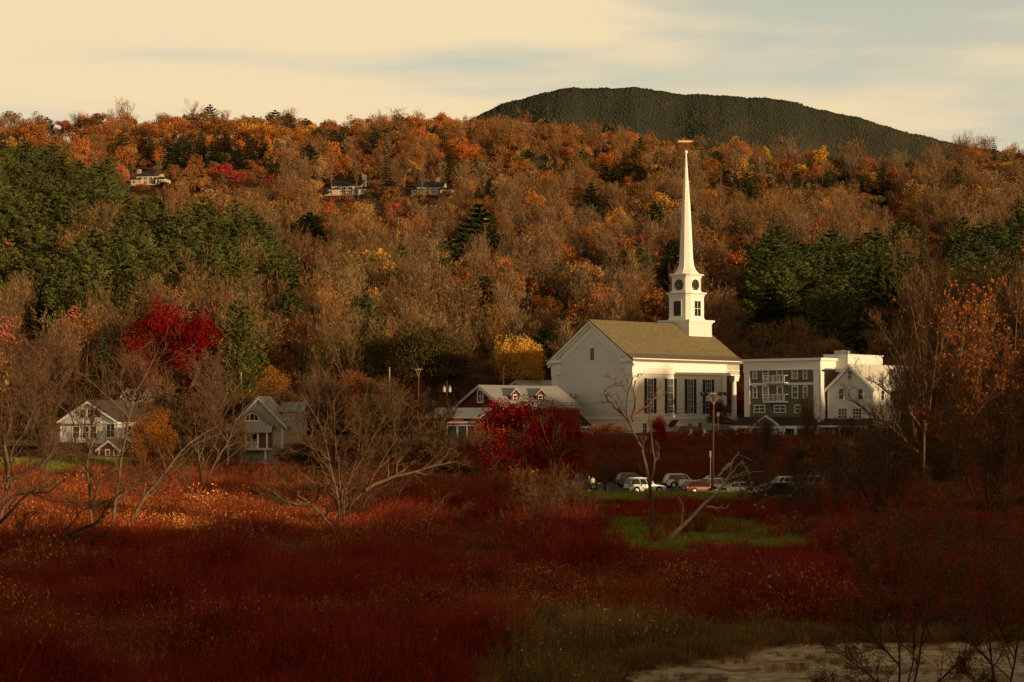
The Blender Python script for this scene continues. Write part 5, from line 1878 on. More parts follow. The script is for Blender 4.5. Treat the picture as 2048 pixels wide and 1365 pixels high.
def hill_house(label, px0, px1, py_base, py_eave, py_top, Y, chim, seed):
    Ys = np.arange(500, 960, 2.0)
    Y = float(Ys[np.argmin(np.abs(ground_px(pxx((px0 + px1) / 2, Ys), Ys)[1] - py_base))])
    HOUSE_BOX.append((px0, px1, py_top - 3, py_base - 2, Y))
    x0, x1 = pxx(px0, Y), pxx(px1, Y)
    W = x1 - x0
    zb = at(px0, py_base, Y).z
    o = empty('hillside_house', (x0, Y, zb), math.radians(-12))
    tag(o, label, 'house', 'houses high on the wooded hillside')
    e, t = at(px0, py_eave, Y).z - zb, at(px0, py_top, Y).z - zb
    MB().box(W * .12, W * .78, 0, 8, -4, e).build('wall', M['tan_boards'], o)
    MB().box(0, W * .3, -1.5, 6, -4, e * .62).box(W * .74, W, -1.2, 6, -4, e * .62).build('side_wing', M['tan_boards'], o)
    MB().prism([(-.6, e), (5.0, t), (8.6, e), (8.6, e + .25), (5.0, t + .25), (-.6, e + .25)], W * .08, W * .82, 'x').build('roof', M['dark_roof'], o)
    MB().prism([(0, e), (5, t), (8, e)], W * .12, W * .78, 'x').build('gable', M['tan_boards'], o)
    MB().prism([(-1.9, e * .58), (2.5, e * .9), (2.5, e * .9 + .2), (-1.9, e * .58 + .2)], -.3, W * .32, 'x').prism([(-1.6, e * .58), (2.5, e * .9), (2.5, e * .9 + .2), (-1.6, e * .58 + .2)], W * .7, W + .4, 'x').build('wing_roof', M['dark_roof'], o)
    MB().box(W * chim - .7, W * chim + .7, 3.6, 5.0, e * .5, t + 1.6).build('chimney', M['stone'], o)
    MB().box(-.3, W + .3, -2.8, -1.3, -.5, -.2).build('deck', M['tan_boards'], o)
    for q in (.24, .40, .56, .70):
        for zz in (.4, e * .55):
            window(o, '-y', (W * q, 0), zz, W * .085, e * .34, 2, 1, .08, mun=.05)
    for q, yy in ((.1, -1.5), (.86, -1.2)):
        window(o, '-y', (W * q, yy), .5, W * .09, e * .32, 2, 1, .08, mun=.05)


hill_house('tan hillside house with broad windows, just left of the dark pine', 652, 742, 391, 373, 358, 760, .80, 1)
hill_house('tan hillside house at the foot of leafless trees, nearest the steeple', 824, 903, 390, 375, 362, 762, .60, 2)
hill_house('tan hillside house half sunk behind the dark pines, with chimney at one end', 262, 332, 371, 353, 345, 800, .08, 3)

# ------------------------------------------------------------------ single trees between the houses and low on the slope
PR['storey_pine'] = [proto_pine('storey_pine', 500 + i, 20, 15, 12, 8, .10, 20, .25, cone=True) for i in range(2)]
PR['low_leafy'] = [proto_leafy('low_leafy', 480 + i, 12, 12, 110, 150, .155, .0, low=True) for i in range(2)]
PR['plume_pine'] = [proto_pine('plume_pine', 490 + i, 18, 9, 15, 8, .08, 12, .5) for i in range(2)]
DKG, MDG, YGR = (.022, .036, .010), (.045, .066, .016), (.085, .095, .020)
FEATURES = [
    ('low_leafy', 1047, 779, 215, 262, (.29, .020, .012), 'maple_tree', 'big round crimson maple between the red barn and the church', 0),
    ('low_leafy', 1122, 808, 112, 266, (.30, .022, .015), 'maple_tree', 'crimson maple crowding the covered stair of the church', 1),
    ('big_leafy', 322, 588, 155, 396, (.22, .012, .006), 'maple_tree', 'tall blood red maple above the houses, the taller of the pair', 0),
    ('big_leafy', 402, 612, 135, 392, (.20, .012, .006), 'maple_tree', 'blood red maple leaning beside a taller red one', 1),
    ('big_spruce', 203, 655, 84, 362, (.050, .062, .024), 'spruce_tree', 'bluish green spruce standing behind the white farmhouse roof', 0),
    ('plume_pine', 478, 598, 118, 392, (.085, .092, .020), 'pine_tree', 'light green feathery pine right beside the blood red maples', 0),
    ('big_leafy', 850, 628, 150, 396, (.085, .062, .018), 'oak_tree', 'broad dark olive oak behind the utility poles', 2),
    ('big_leafy', 905, 665, 95, 402, (.09, .055, .016), 'oak_tree', 'brown oak tucked between the dark oak and yellow maple', 1),
    ('big_leafy', 745, 655, 105, 404, (.13, .105, .026), 'oak_tree', 'green leafy oak just left of the dark oak', 0),
    ('big_leafy', 655, 650, 110, 408, (.18, .13, .035), 'oak_tree', 'yellowish green oak above the spreading bare tree', 1),
    ('big_leafy', 1035, 656, 112, 404, (.62, .34, .06), 'maple_tree', 'golden yellow maple behind the red barn', 2),
    ('plume_pine', 1090, 650, 62, 420, DKG, 'pine_tree', 'dark pine close behind the church gable', 1),
    ('plume_pine', 1132, 640, 62, 430, (.03, .045, .012), 'pine_tree', 'dark pine rising over the church roof edge', 0),
    ('big_leafy', 545, 728, 80, 356, (.30, .13, .022), 'maple_tree', 'small orange gold maple behind the grey porch house', 0),
    ('low_leafy', 305, 808, 100, 296, (.32, .115, .018), 'maple_tree', 'orange maple between the farmhouse and the porch house', 0),
    ('big_leafy', 715, 735, 110, 348, (.20, .07, .02), 'maple_tree', 'rusty maple behind the spreading bare tree', 1),
    ('big_bare', 285, 725, 110, 356, (.17, .085, .05), 'bare_tree', 'twiggy round bare tree under the blood red maples', 0),
    ('big_bare', 432, 730, 110, 340, (.16, .085, .05), 'bare_tree', 'bare tree between the orange maple and the porch house', 1),
    ('big_bare', 620, 760, 90, 345, (.14, .075, .04), 'bare_tree', 'bare tree close behind the porch house wing', 2),
    ('big_bare', 790, 770, 120, 342, (.13, .07, .035), 'bare_tree', 'bare tree among the utility poles', 0),
    ('big_bare', 60, 700, 160, 345, (.16, .085, .045), 'bare_tree', 'broad bare tree beside the leftmost utility pole', 1),
    ('big_bare', 120, 690, 130, 372, (.16, .08, .045), 'bare_tree', 'bare tree rising behind the white farmhouse', 2),
    ('big_leafy', 640, 800, 70, 330, (.10, .06, .02), 'maple_tree', 'low brownish tree beside the porch house', 2),
    ('shrub', 1213, 846, 78, 338, (.46, .17, .045), 'shrub', 'bright orange shrub against the church wall', 0),
    ('shrub', 1160, 862, 50, 336, (.30, .10, .03), 'shrub', 'rust coloured shrub at the foot of the covered stair', 1),
    ('big_leafy', 1317, 826, 44, 310, (.30, .012, .022), 'maple_tree', 'little scarlet tree behind the dead tree, before the church windows', 0),
    ('big_leafy', 1437, 795, 46, 345, (.12, .035, .022), 'maple_tree', 'thin reddish tree before the church porch', 1),
    ('big_leafy', 1482, 788, 34, 392, (.32, .018, .022), 'maple_tree', 'scarlet tree glowing in the gap between church and apartments', 2),
    ('big_bare', 1540, 845, 90, 300, (.14, .075, .035), 'bare_tree', 'brown twiggy tree before the apartment porch', 0),
    ('big_bare', 1615, 812, 70, 305, (.17, .08, .035), 'bare_tree', 'brown twiggy tree at the corner of the apartment building', 1),
    ('big_bare', 1690, 850, 120, 296, (.12, .07, .03), 'bare_tree', 'bushy bare tree before the white gabled house', 2),
    ('big_bare', 1815, 760, 110, 300, (.15, .07, .03), 'bare_tree', 'bushy bare tree before the dark clapboard house', 0),
    ('big_bare', 1945, 690, 190, 300, (.20, .085, .03), 'bare_tree', 'broad brown tree beyond the dark clapboard house', 1),
    ('big_leafy', 2020, 640, 150, 320, (.22, .09, .025), 'maple_tree', 'rusty tree standing at the picture edge beyond the houses', 0),
    ('big_leafy', 1960, 800, 150, 262, (.17, .075, .025), 'maple_tree', 'low rusty tree among the tall bare ones by the lot', 1),
    ('big_bare', 1760, 860, 150, 262, (.12, .065, .03), 'bare_tree', 'bushy tree above the parked camper', 1),
    ('big_bare', 1850, 850, 150, 250, (.13, .065, .03), 'bare_tree', 'dense bushy tree at the end of the parking lot', 2),
    ('big_bare', 1990, 830, 160, 240, (.16, .075, .03), 'bare_tree', 'dense brown tree right at the picture edge by the lot', 0),
    ('big_leafy', 905, 925, 110, 268, (.055, .05, .018), 'bush', 'dark green bush behind the spreading tree', 2),
    ('low_leafy', 850, 1012, 140, 186, (.035, .034, .012), 'bush', 'blackish green bush at the foot of the spreading tree', 1),
    ('low_leafy', 1085, 1160, 70, 128, (.028, .034, .012), 'bush', 'small dark green bush in the dark red brush', 0),
    ('low_leafy', 130, 958, 90, 284, (.13, .10, .03), 'bush', 'olive bush along the lawn edge', 1),
    ('low_leafy', 265, 950, 80, 284, (.12, .06, .02), 'bush', 'brown bush at the corner of the lawn', 0),
    ('low_leafy', 1230, 998, 110, 214, (.035, .030, .012), 'bush', 'dark bush on the bank under the white car', 1),
    ('low_leafy', 1330, 1000, 90, 213, (.04, .026, .012), 'bush', 'dark brown bush under the parking lot, behind the dead tree', 0),
    ('low_leafy', 1640, 1000, 110, 215, (.06, .035, .015), 'bush', 'brown bush beside the red car', 0),
    ('big_bare', 1502, 905, 95, 224, (.11, .06, .028), 'bare_tree', 'brown twiggy tree standing among the parked cars', 1),
    ('big_bare', 1590, 900, 95, 222, (.10, .055, .025), 'bare_tree', 'brown twiggy tree right behind the black car', 2),
    ('big_bare', 1668, 890, 110, 218, (.11, .06, .025), 'bare_tree', 'twiggy tree half covering the parked camper', 0),
    ('big_bare', 1742, 885, 130, 215, (.10, .055, .025), 'bare_tree', 'dense twiggy tree right of the parked camper', 1),
    ('big_bare', 1880, 900, 150, 222, (.12, .065, .028), 'bare_tree', 'low twiggy tree between the two tall forked trees', 2),
    ('low_leafy', 1480, 1000, 90, 216, (.07, .035, .015), 'bush', 'brown bush behind the leaning dead trunk', 1),
    ('low_leafy', 1560, 1018, 90, 203, (.16, .045, .018), 'bush', 'rusty bush in front of the red car in the brush', 0),
    ('low_leafy', 1720, 1005, 120, 206, (.06, .03, .013), 'bush', 'dark brown bush below the parked camper', 1),
    ('low_leafy', 1820, 1000, 130, 204, (.07, .035, .014), 'bush', 'dark brown bush at the foot of the tallest bare tree', 0),
    ('low_leafy', 1950, 1000, 150, 202, (.08, .04, .015), 'bush', 'brown bush between the rusty leaved trees', 1),
    ('low_leafy', 2040, 985, 120, 205, (.09, .045, .016), 'bush', 'brown bush at the picture edge', 0),
    ('big_bare', 1835, 600, 180, 262, (.16, .085, .034), 'bare_tree', 'very tall brown bare tree whose top crosses the pine band', 1),
    ('big_bare', 1900, 580, 200, 244, (.17, .085, .032), 'bare_tree', 'very tall brown bare tree behind the forked rusty one', 2),
    ('big_bare', 1985, 590, 190, 255, (.15, .08, .032), 'bare_tree', 'very tall brown bare tree at the picture edge, behind the rusty leaves', 0),
    ('big_leafy', 1930, 740, 120, 238, (.34, .12, .03), 'maple_tree', 'slim tree with orange leaves between the tall bare ones', 1),
    ('big_bare', 1860, 760, 170, 232, (.14, .075, .03), 'bare_tree', 'bushy brown tree before the dark clapboard house end wall', 1),
    ('big_bare', 95, 770, 120, 268, (.13, .07, .03), 'bare_tree', 'brown bare tree at the far edge of the lawn', 0),
    ('big_bare', 470, 850, 80, 284, (.12, .065, .03), 'bare_tree', 'low bare tree in front of the raised porch posts', 2),
    ('low_leafy', 60, 890, 110, 322, (.05, .045, .016), 'bush', 'dark hedge like bush left of the white farmhouse', 0),
    ('low_leafy', 400, 880, 120, 300, (.07, .05, .02), 'bush', 'dark bush between the orange maple and the porch house', 1),
    ('low_leafy', 600, 880, 110, 300, (.11, .055, .022), 'bush', 'brown bush just right of the raised porch', 0),
    ('low_leafy', 690, 868, 120, 296, (.15, .06, .022), 'bush', 'reddish brown bush behind the spreading tree, nearest the porch house', 1),
    ('low_leafy', 770, 872, 120, 300, (.10, .06, .024), 'bush', 'olive brown bush behind the spreading tree, middle of the three', 0),
    ('low_leafy', 840, 880, 110, 297, (.13, .065, .022), 'bush', 'brown bush below the low shop', 1),
    ('low_leafy', 905, 885, 90, 305, (.11, .06, .024), 'bush', 'brown bush in front of the shop windows', 0),
    ('big_bare', 560, 800, 110, 322, (.12, .06, .03), 'bare_tree', 'brown bare tree against the porch house side wall', 1),
    ('big_bare', 665, 770, 120, 316, (.13, .065, .03), 'bare_tree', 'brown bare tree behind the middle of the spreading tree', 2),
    ('big_bare', 735, 775, 120, 312, (.12, .065, .03), 'bare_tree', 'brown bare tree below the pale utility poles', 0),
    ('big_bare', 815, 800, 110, 308, (.12, .06, .028), 'bare_tree', 'brown bare tree below the reddish utility pole', 1),
    ('big_bare', 880, 820, 100, 300, (.13, .065, .03), 'bare_tree', 'brown bare tree in front of the low shop roof', 2),
]
for kind, px, yt, w, Y, tint, nm, lab, var in FEATURES:
    cat = {'maple_tree': 'maple', 'pine_tree': 'pine', 'spruce_tree': 'spruce', 'oak_tree': 'oak', 'bare_tree': 'tree', 'shrub': 'shrub', 'bush': 'bush'}[nm]
    feature(kind, px, yt, w, Y, tint, nm, lab, cat, var)


def hill_depth(px, py):
    """depth at which the ground of the slope is seen at a pixel"""
    Y = np.arange(405, 1040, 2.0)
    yy = ground_px(pxx(px, Y), Y)[1]
    k = np.argmin(np.abs(yy - py))
    return float(Y[k])


PINK, ORG, RST, GLD, TAN, RUS, OLV = (.40, .13, .065), (.40, .15, .032), (.28, .10, .028), (.50, .27, .05), (.34, .19, .065), (.22, .10, .032), (.13, .10, .025)
HILL = [
    ('storey_pine', 958, 408, 150, 135, (.034, .046, .014), 'pine_tree', 'biggest pine on the hillside, broad with upswept dark plumes', 0),
    ('big_pine', 618, 425, 85, 95, (.024, .036, .011), 'pine_tree', 'round topped dark pine below the broad windowed hillside house', 1),
    ('storey_pine', 1183, 366, 62, 82, (.038, .052, .016), 'pine_tree', 'storeyed dark pine halfway up the slope left of the spire', 0),
    ('spruce', 1173, 474, 40, 75, (.026, .036, .012), 'spruce_tree', 'cone shaped dark spruce above the church roof', 0),
    ('storey_pine', 1310, 403, 58, 72, (.03, .044, .012), 'pine_tree', 'dark pine close left of the spire', 2),
    ('spruce', 772, 300, 34, 100, (.022, .030, .010), 'spruce_tree', 'tall dark narrow spruce between two hillside houses', 1),
    ('plume_pine', 1345, 480, 70, 110, (.020, .030, .009), 'pine_tree', 'blackish pine directly behind the church steeple', 0),
    ('storey_pine', 1545, 566, 130, 135, (.035, .042, .013), 'pine_tree', 'dark flat branched pine right of the steeple clock', 1),
    ('leafy', 1645, 292, 42, 50, (.62, .32, .035), 'maple_tree', 'bright gold tree standing out on the ridge under the mountain', 0),
    ('leafy', 1533, 288, 24, 36, (.50, .30, .04), 'maple_tree', 'small gold tree on the ridge beside two dark firs', 1),
    ('leafy', 1755, 385, 50, 60, (.42, .25, .06), 'maple_tree', 'tan gold tree in the middle of the far slope', 2),
    ('leafy', 1812, 418, 38, 50, (.38, .25, .09), 'maple_tree', 'pale round topped tree below the tan gold one', 3),
    ('leafy', 1456, 463, 40, 55, (.52, .22, .06), 'maple_tree', 'glowing orange tree just right of the spire foot', 4),
    ('leafy', 1868, 485, 32, 40, (.52, .21, .06), 'maple_tree', 'pale orange tree at the top of the dark pine band', 0),
    ('leafy', 318, 292, 42, 60, (.50, .18, .05), 'maple_tree', 'round orange tree over the half sunk hillside house', 1),
    ('leafy', 440, 322, 62, 60, (.45, .06, .05), 'maple_tree', 'pinkish red maple between two hillside houses', 2),
    ('leafy', 478, 338, 36, 55, (.42, .06, .05), 'maple_tree', 'smaller pinkish red maple beside a larger one', 3),
    ('leafy', 537, 345, 30, 45, (.44, .08, .06), 'maple_tree', 'small pink tree left of the broad windowed house', 1),
    ('leafy', 932, 282, 50, 70, (.55, .14, .03), 'maple_tree', 'vivid orange maple above the hillside house by leafless trees', 4),
    ('leafy', 660, 400, 38, 50, (.52, .15, .055), 'maple_tree', 'salmon orange tree right under the broad windowed house', 0),
    ('leafy', 790, 402, 40, 45, (.50, .13, .08), 'maple_tree', 'pink tree below and between two hillside houses', 1),
    ('leafy', 120, 235, 40, 50, (.42, .09, .04), 'maple_tree', 'red maple on the skyline at the western end of the ridge', 2),
    ('spruce', 155, 224, 20, 40, (.03, .045, .012), 'spruce_tree', 'little pointed fir breaking the skyline', 2),
    ('leafy', 1090, 588, 62, 70, (.36, .14, .03), 'maple_tree', 'orange brown tree over the church roof peak', 3),
    ('leafy', 1470, 520, 62, 90, (.36, .19, .07), 'maple_tree', 'large tan tree right behind the steeple clock', 2),
    ('leafy', 1780, 610, 60, 80, (.40, .15, .03), 'maple_tree', 'orange tree above the apartment roof', 3),
    ('leafy', 1655, 672, 42, 50, (.42, .30, .11), 'maple_tree', 'pale straw coloured tree peeping over the apartment roof', 4),
    ('leafy', 400, 350, 30, 45, (.48, .24, .07), 'maple_tree', 'tan gold tree left of the pinkish maples', 4),
    ('leafy', 1310, 632, 44, 50, (.35, .13, .03), 'maple_tree', 'orange tree peeping over the church ridge', 0),
]
FIR_ROWS = (('fir row above the pinkish red maples', ((298, 266), (326, 284), (350, 268), (374, 262), (400, 250), (426, 266), (450, 258), (472, 274), (497, 262), (524, 256)), 66, 38),
            ('high fir clump left of the spire', ((1132, 306), (1208, 306), (1230, 312), (1254, 304), (1280, 318)), 52, 36),
            ('high fir row right of the spire', ((1428, 342), (1474, 348), (1502, 352), (1560, 338), (1590, 344), (1626, 348), (1688, 328), (1724, 340), (1768, 348)), 54, 32))
for nm_, spots, hh, ww in FIR_ROWS:
    for k_, (px_, yt_) in enumerate(spots):
        w_ = ('first', 'second', 'third', 'fourth', 'fifth', 'sixth', 'seventh', 'eighth', 'ninth', 'tenth')[k_]
        HILL.append(('spruce', px_, yt_, ww + (k_ * 7) % 9, hh + (k_ * 11) % 13, (.026 + .002 * (k_ % 3), .034 + .003 * (k_ % 2), .012), 'spruce_tree', '%s dark fir from the west in the %s' % (w_, nm_), k_ % 3))
HILL_BOX = []
for kind, px, yt, w, h, tint, nm, lab, var in HILL:
    Y = hill_depth(px, yt + h)
    cat = {'maple_tree': 'maple', 'pine_tree': 'pine', 'spruce_tree': 'spruce'}[nm]
    feature(kind, px, yt, w, Y, tint, nm, lab, cat, var)
    HILL_BOX.append((px - w * .38, px + w * .38, yt + h * .05, yt + h * .75, Y))

for px_, yt_, Y_off, lab_ in ((661, 318, -14, 'tall thin bare tree before the broad windowed hillside house, left of its neighbour'), (716, 322, -12, 'tall thin bare tree before the broad windowed hillside house, near its chimney'),
                            (840, 320, -14, 'tall thin bare tree before the hillside house nearest the steeple, towards its left end'), (878, 326, -12, 'tall thin bare tree before the hillside house nearest the steeple, towards its chimney'),
                            (312, 322, -12, 'tall thin bare tree before the half sunk hillside house'), (758, 312, -6, 'pale tall bare tree between two hillside houses')):
    Y_ = hill_depth(px_, 392 if px_ > 400 else 372) + Y_off
    feature('slim', px_, yt_, 26, Y_, (.26, .16, .08), 'bare_tree', lab_, 'tree', int(px_))
for k_, (px_, yt_, w_, tint_, lab_) in enumerate(((645, 376, 30, (.10, .09, .03), 'olive bush at one end of the broad windowed hillside house'), (690, 388, 34, (.32, .12, .04), 'rust bush below the broad windowed hillside house'), (738, 380, 30, (.14, .10, .035), 'brown bush below the chimney end of the broad windowed house'),
                                          (790, 378, 44, (.13, .12, .035), 'olive green bush between two hillside houses'), (835, 386, 34, (.30, .13, .04), 'tan bush below the hillside house nearest the steeple'), (895, 380, 34, (.34, .13, .04), 'rust bush at the chimney end of the hillside house nearest the steeple'),
                                          (280, 366, 34, (.30, .12, .04), 'rust bush below the half sunk hillside house'), (325, 362, 30, (.05, .055, .018), 'dark green bush beside the half sunk hillside house'))):
    feature('shrub', px_, yt_, w_, hill_depth(px_, yt_ + 18), tint_, 'bush', lab_, 'bush', k_)

# ------------------------------------------------------------------ the wooded hillside
PINES_W = [(-80, 300), (60, 325), (140, 352), (230, 350), (330, 392), (440, 448), (520, 470), (612, 490), (640, 575), (560, 600), (470, 612), (330, 625), (240, 650), (130, 650), (60, 610), (-80, 610)]
FIRS_TOP = [(270, 290), (330, 283), (430, 280), (545, 285), (565, 325), (420, 335), (285, 328)]
PINES_E = [(1480, 515), (1560, 520), (1660, 522), (1760, 495), (1880, 488), (2150, 478), (2150, 630), (1900, 640), (1800, 640), (1720, 660), (1640, 660), (1540, 620)]
FIRS_MID = [(1190, 322), (1290, 318), (1300, 345), (1210, 345)]
FIRS_E = [(1440, 352), (1520, 345), (1620, 345), (1770, 350), (1780, 372), (1600, 378), (1450, 378)]
FIRS_C = [(1185, 505), (1290, 495), (1345, 520), (1345, 570), (1190, 565)]
FIRS_R = [(1940, 310), (2150, 300), (2150, 360), (1960, 355)]
ORD = 'nearest second third fourth fifth sixth seventh eighth ninth tenth eleventh twelfth thirteenth fourteenth fifteenth sixteenth seventeenth eighteenth nineteenth twentieth'.split()
LANDMARKS = [('steeple tip', 1371, 295), ('steeple clocks', 1372, 568), ('church roof ridge', 1270, 645), ('biggest hillside pine', 958, 470), ('gold ridge tree', 1645, 312), ('blood red maples', 355, 670),
             ('golden yellow maple', 1035, 705), ('half sunk hillside house', 297, 358), ('broad windowed hillside house', 697, 374), ('hillside house by leafless trees', 863, 376), ('round topped dark pine', 618, 470),
             ('apartment building', 1565, 716), ('white farmhouse', 178, 802), ('pinkish red maple', 440, 350), ('tan gold tree', 1755, 412), ('porch house', 521, 795), ('dark olive oak', 850, 690),
             ('storeyed pine', 1183, 405), ('dark spruce over the church', 1173, 505), ('glowing orange tree', 1456, 490), ('pale orange tree', 1868, 500), ('little skyline fir', 155, 240), ('flat branched pine', 1545, 620),
             ('mountain foot', 1930, 292), ('feathery light pine', 478, 640), ('round topped pale tree', 1812, 440), ('orange tree over the apartments', 1780, 640), ('red skyline maple', 120, 255), ('vivid orange maple', 932, 310),
             ('mountain slope start', 940, 240), ('bluish spruce', 203, 680)]


def joined(tr, cr, name):
    bm = bmesh.new()
    bm.from_mesh(tr)
    n = len(bm.faces)
    bm.from_mesh(cr)
    bm.faces.ensure_lookup_table()
    for f in bm.faces[n:]:
        f.material_index += 1
    me = bpy.data.meshes.new(name)
    bm.to_mesh(me)
    bm.free()
    for m in list(tr.materials) + list(cr.materials):
        me.materials.append(m)
    return me


def forest():
    r = np.random.default_rng(5)
    P = []
    y = 402.0
    while y < 1030:
        sp = 8.6 if y < 600 else 9.2
        hw = y * .245 * 1.12 + 8
        x = np.arange(-hw, hw, sp)
        P.append(np.stack([x + r.uniform(-.55, .55, len(x)) * sp, y + r.uniform(-.5, .5, len(x)) * sp], 1))
        y += sp
    P = np.concatenate(P)
    x, y = P[:, 0], P[:, 1]
    z = g(x, y)
    px, pyb = ground_px(x, y)
    n = len(x)
    u = r.uniform(0, 1, n)
    u2 = r.uniform(0, 1, n)
    patch = np.sin(x * .021 + 1.7 * np.sin(y * .013)) + np.sin(y * .024 - x * .017 + 2) + .6 * np.sin(x * .06 + y * .045)
    pyc = pyb - 9.0 * F / y           # middle of the crown
    hv = r.uniform(.78, 1.2, n)
    con = np.where(in_poly(PINES_W, px, pyc), .95, .055)
    con = np.where(in_poly(PINES_E, px, pyc), .92, con)
    for p, q in ((FIRS_TOP, .92), (FIRS_MID, .9), (FIRS_E, .6), (FIRS_C, .6), (FIRS_R, .5)):
        con = np.where(in_poly(p, px, pyc), q, con)
    con = np.where((px > 1380) & (pyc < 360), np.maximum(con, .10), con)
    conif = u < con
    # how leafy: orange crowns along the ridge, bare brown crowns lower down
    leafp = np.interp(pyc, [250, 310, 380, 460, 540, 640], [.92, .74, .55, .42, .22, .15])
    leafp = np.where(px > 1400, leafp * np.interp(pyc, [280, 340, 420], [.9, .75, .75]), leafp)
    leafp = np.clip(leafp + .16 * patch, .05, .95)
    leafy = ~conif & (u2 < leafp)
    kind = np.where(conif, 2, np.where(leafy, 1, 0))          # 0 bare, 1 leafy, 2 conifer
    # heights and widths
    H = np.where(kind == 2, r.uniform(12.5, 18, n), np.where(kind == 1, r.uniform(10.5, 15.5, n), r.uniform(12, 17.5, n)))
    H = H * np.where(kind == 2, 1, hv)
    W = np.where(kind == 2, r.uniform(.52, .72, n), np.where(kind == 1, r.uniform(.58, .82, n), r.uniform(.52, .76, n))) * H
    spruce = (kind == 2) & (in_poly(FIRS_TOP, px, pyc) | in_poly(FIRS_E, px, pyc) | in_poly(FIRS_R, px, pyc) | (r.uniform(0, 1, n) < .25))
    W = np.where(spruce, W * .72, W)
    stand = (kind == 2) & (in_poly(PINES_W, px, pyc) | in_poly(PINES_E, px, pyc))
    H, W = np.where(stand, H * 1.12, H), np.where(stand, W * 1.28, W)
    H = np.where((kind == 2) & (in_poly(FIRS_TOP, px, pyc) | in_poly(FIRS_E, px, pyc) | in_poly(FIRS_MID, px, pyc)), r.uniform(13.5, 18, n), H)
    ytop = pyb - H * F / y
    keep = np.ones(n, bool)
    # nothing in front of the hillside houses, the marked trees or inside them
    for (a, b, c, d, Y) in HOUSE_BOX:
        w = W * F / y * .42
        keep &= ~((px + w > a) & (px - w < b) & (ytop < d + 4) & (y < Y + 1) & (y > Y - 330))
        keep &= ~((np.abs(y - Y - 3) < 10) & (px > a - 12) & (px < b + 12))
    for (a, b, c, d, Y) in HILL_BOX:
        w = W * F / y * .36
        keep &= ~((px + w > a) & (px - w < b) & (ytop < d - (d - c) * .35) & (y < Y + 2) & (pyb > c))
    rid = r.uniform(0, 1, n)
    keep &= ~((y < 440) & (rid < .25))
    # the colours
    tint = np.zeros((n, 3))
    cname = np.empty(n, object)
    for i in range(n):
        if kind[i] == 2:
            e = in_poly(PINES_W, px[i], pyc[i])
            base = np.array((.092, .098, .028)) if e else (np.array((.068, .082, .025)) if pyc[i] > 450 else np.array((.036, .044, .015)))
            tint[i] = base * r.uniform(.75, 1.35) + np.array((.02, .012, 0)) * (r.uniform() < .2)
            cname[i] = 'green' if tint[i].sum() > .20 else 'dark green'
        elif kind[i] == 1:
            q = r.uniform() + .10 * patch[i]
            if pyc[i] < 330 and px[i] < 1500:
                opt = [(ORG, 'orange', .28), (RST, 'rust red', .20), (TAN, 'tan', .2), (GLD, 'gold', .05), (RUS, 'russet', .27)]
            elif px[i] < 700:
                opt = [(RST, 'rust red', .22), (PINK, 'pinkish', .14), (TAN, 'tan', .24), (ORG, 'orange', .16), (RUS, 'russet', .24)]
            else:
                opt = [(RUS, 'russet', .36), (TAN, 'tan', .22), (RST, 'rust red', .20), (ORG, 'orange', .10), (OLV, 'olive', .06), (GLD, 'gold', .06)]
            q = (q % 1.0) * sum(o[2] for o in opt)
            for c, nm, wgt in opt:
                q -= wgt
                if q <= 0:
                    break
            tint[i] = np.array(c) * r.uniform(.95, 1.5)
            cname[i] = nm
        else:
            q = r.uniform()
            c = np.array((.225, .126, .050)) if q < .5 else np.array((.275, .138, .046)) if q < .75 else np.array((.25, .165, .082))
            if pyc[i] < 330:
                c = c * np.array((1.15, .95, .75))
            tint[i] = c * r.uniform(.8, 1.2)
            cname[i] = 'brown' if q < .5 else 'reddish brown' if q < .75 else 'tan grey'
    app = H * F / y
    inside = (px > -10) & (px < 2058)
    names = {0: 'bare_tree', 1: 'autumn_tree', 2: 'pine_tree'}
    quota = {0: 255, 1: 285, 2: 275}
    indiv = np.zeros(n, bool)
    for k in (0, 1, 2):
        c = np.nonzero(keep & (kind == k) & inside & ~((y < 425) & (px > 1095) & (px < 1480)))[0]
        c = c[np.argsort(-app[c])][:quota[k]]
        indiv[c] = True
    rank = {}
    order = np.nonzero(indiv)[0]
    rows = []
    for i in order:
        cx, cy = px[i], (ytop[i] * .7 + pyb[i] * .3)
        d = [math.hypot(cx - lx, cy - ly) for _, lx, ly in LANDMARKS]
        k = int(np.argmin(d))
        dx, dy = cx - LANDMARKS[k][1], cy - LANDMARKS[k][2]
        a = math.degrees(math.atan2(-dy, dx)) % 360
        side = ['right of', 'above and right of', 'above', 'above and left of', 'left of', 'below and left of', 'below', 'below and right of'][int((a + 22.5) // 45) % 8]
        form = {0: 'leafless', 1: 'leafy', 2: 'spruce' if spruce[i] else 'pine'}[int(kind[i])]
        rows.append((i, d[k], LANDMARKS[k][0], side, cname[i], form))
    rows.sort(key=lambda q: q[1])
    for i, dist, lm, side, cn, form in rows:
        key = (lm, side, cn, form)
        rk = rank.get(key, 0)
        rank[key] = rk + 1
        o_ = ORD[min(rk, 19)]
        o_ = 'nearest' if rk == 0 else o_ + ' nearest'
        if form in ('spruce', 'pine'):
            lab = '%s %s, %s %s the %s' % (cn, form, o_, side, lm)
        else:
            lab = '%s %s tree, %s %s the %s' % (cn, form, o_, side, lm)
        k = int(kind[i])
        pk = {0: 'slim' if r.uniform() < .28 else 'bare', 1: 'leafy', 2: 'spruce' if spruce[i] else 'pine'}[k]
        v = int(r.integers(0, 12))
        tr, cr, h, w = PR[pk][v % len(PR[pk])]
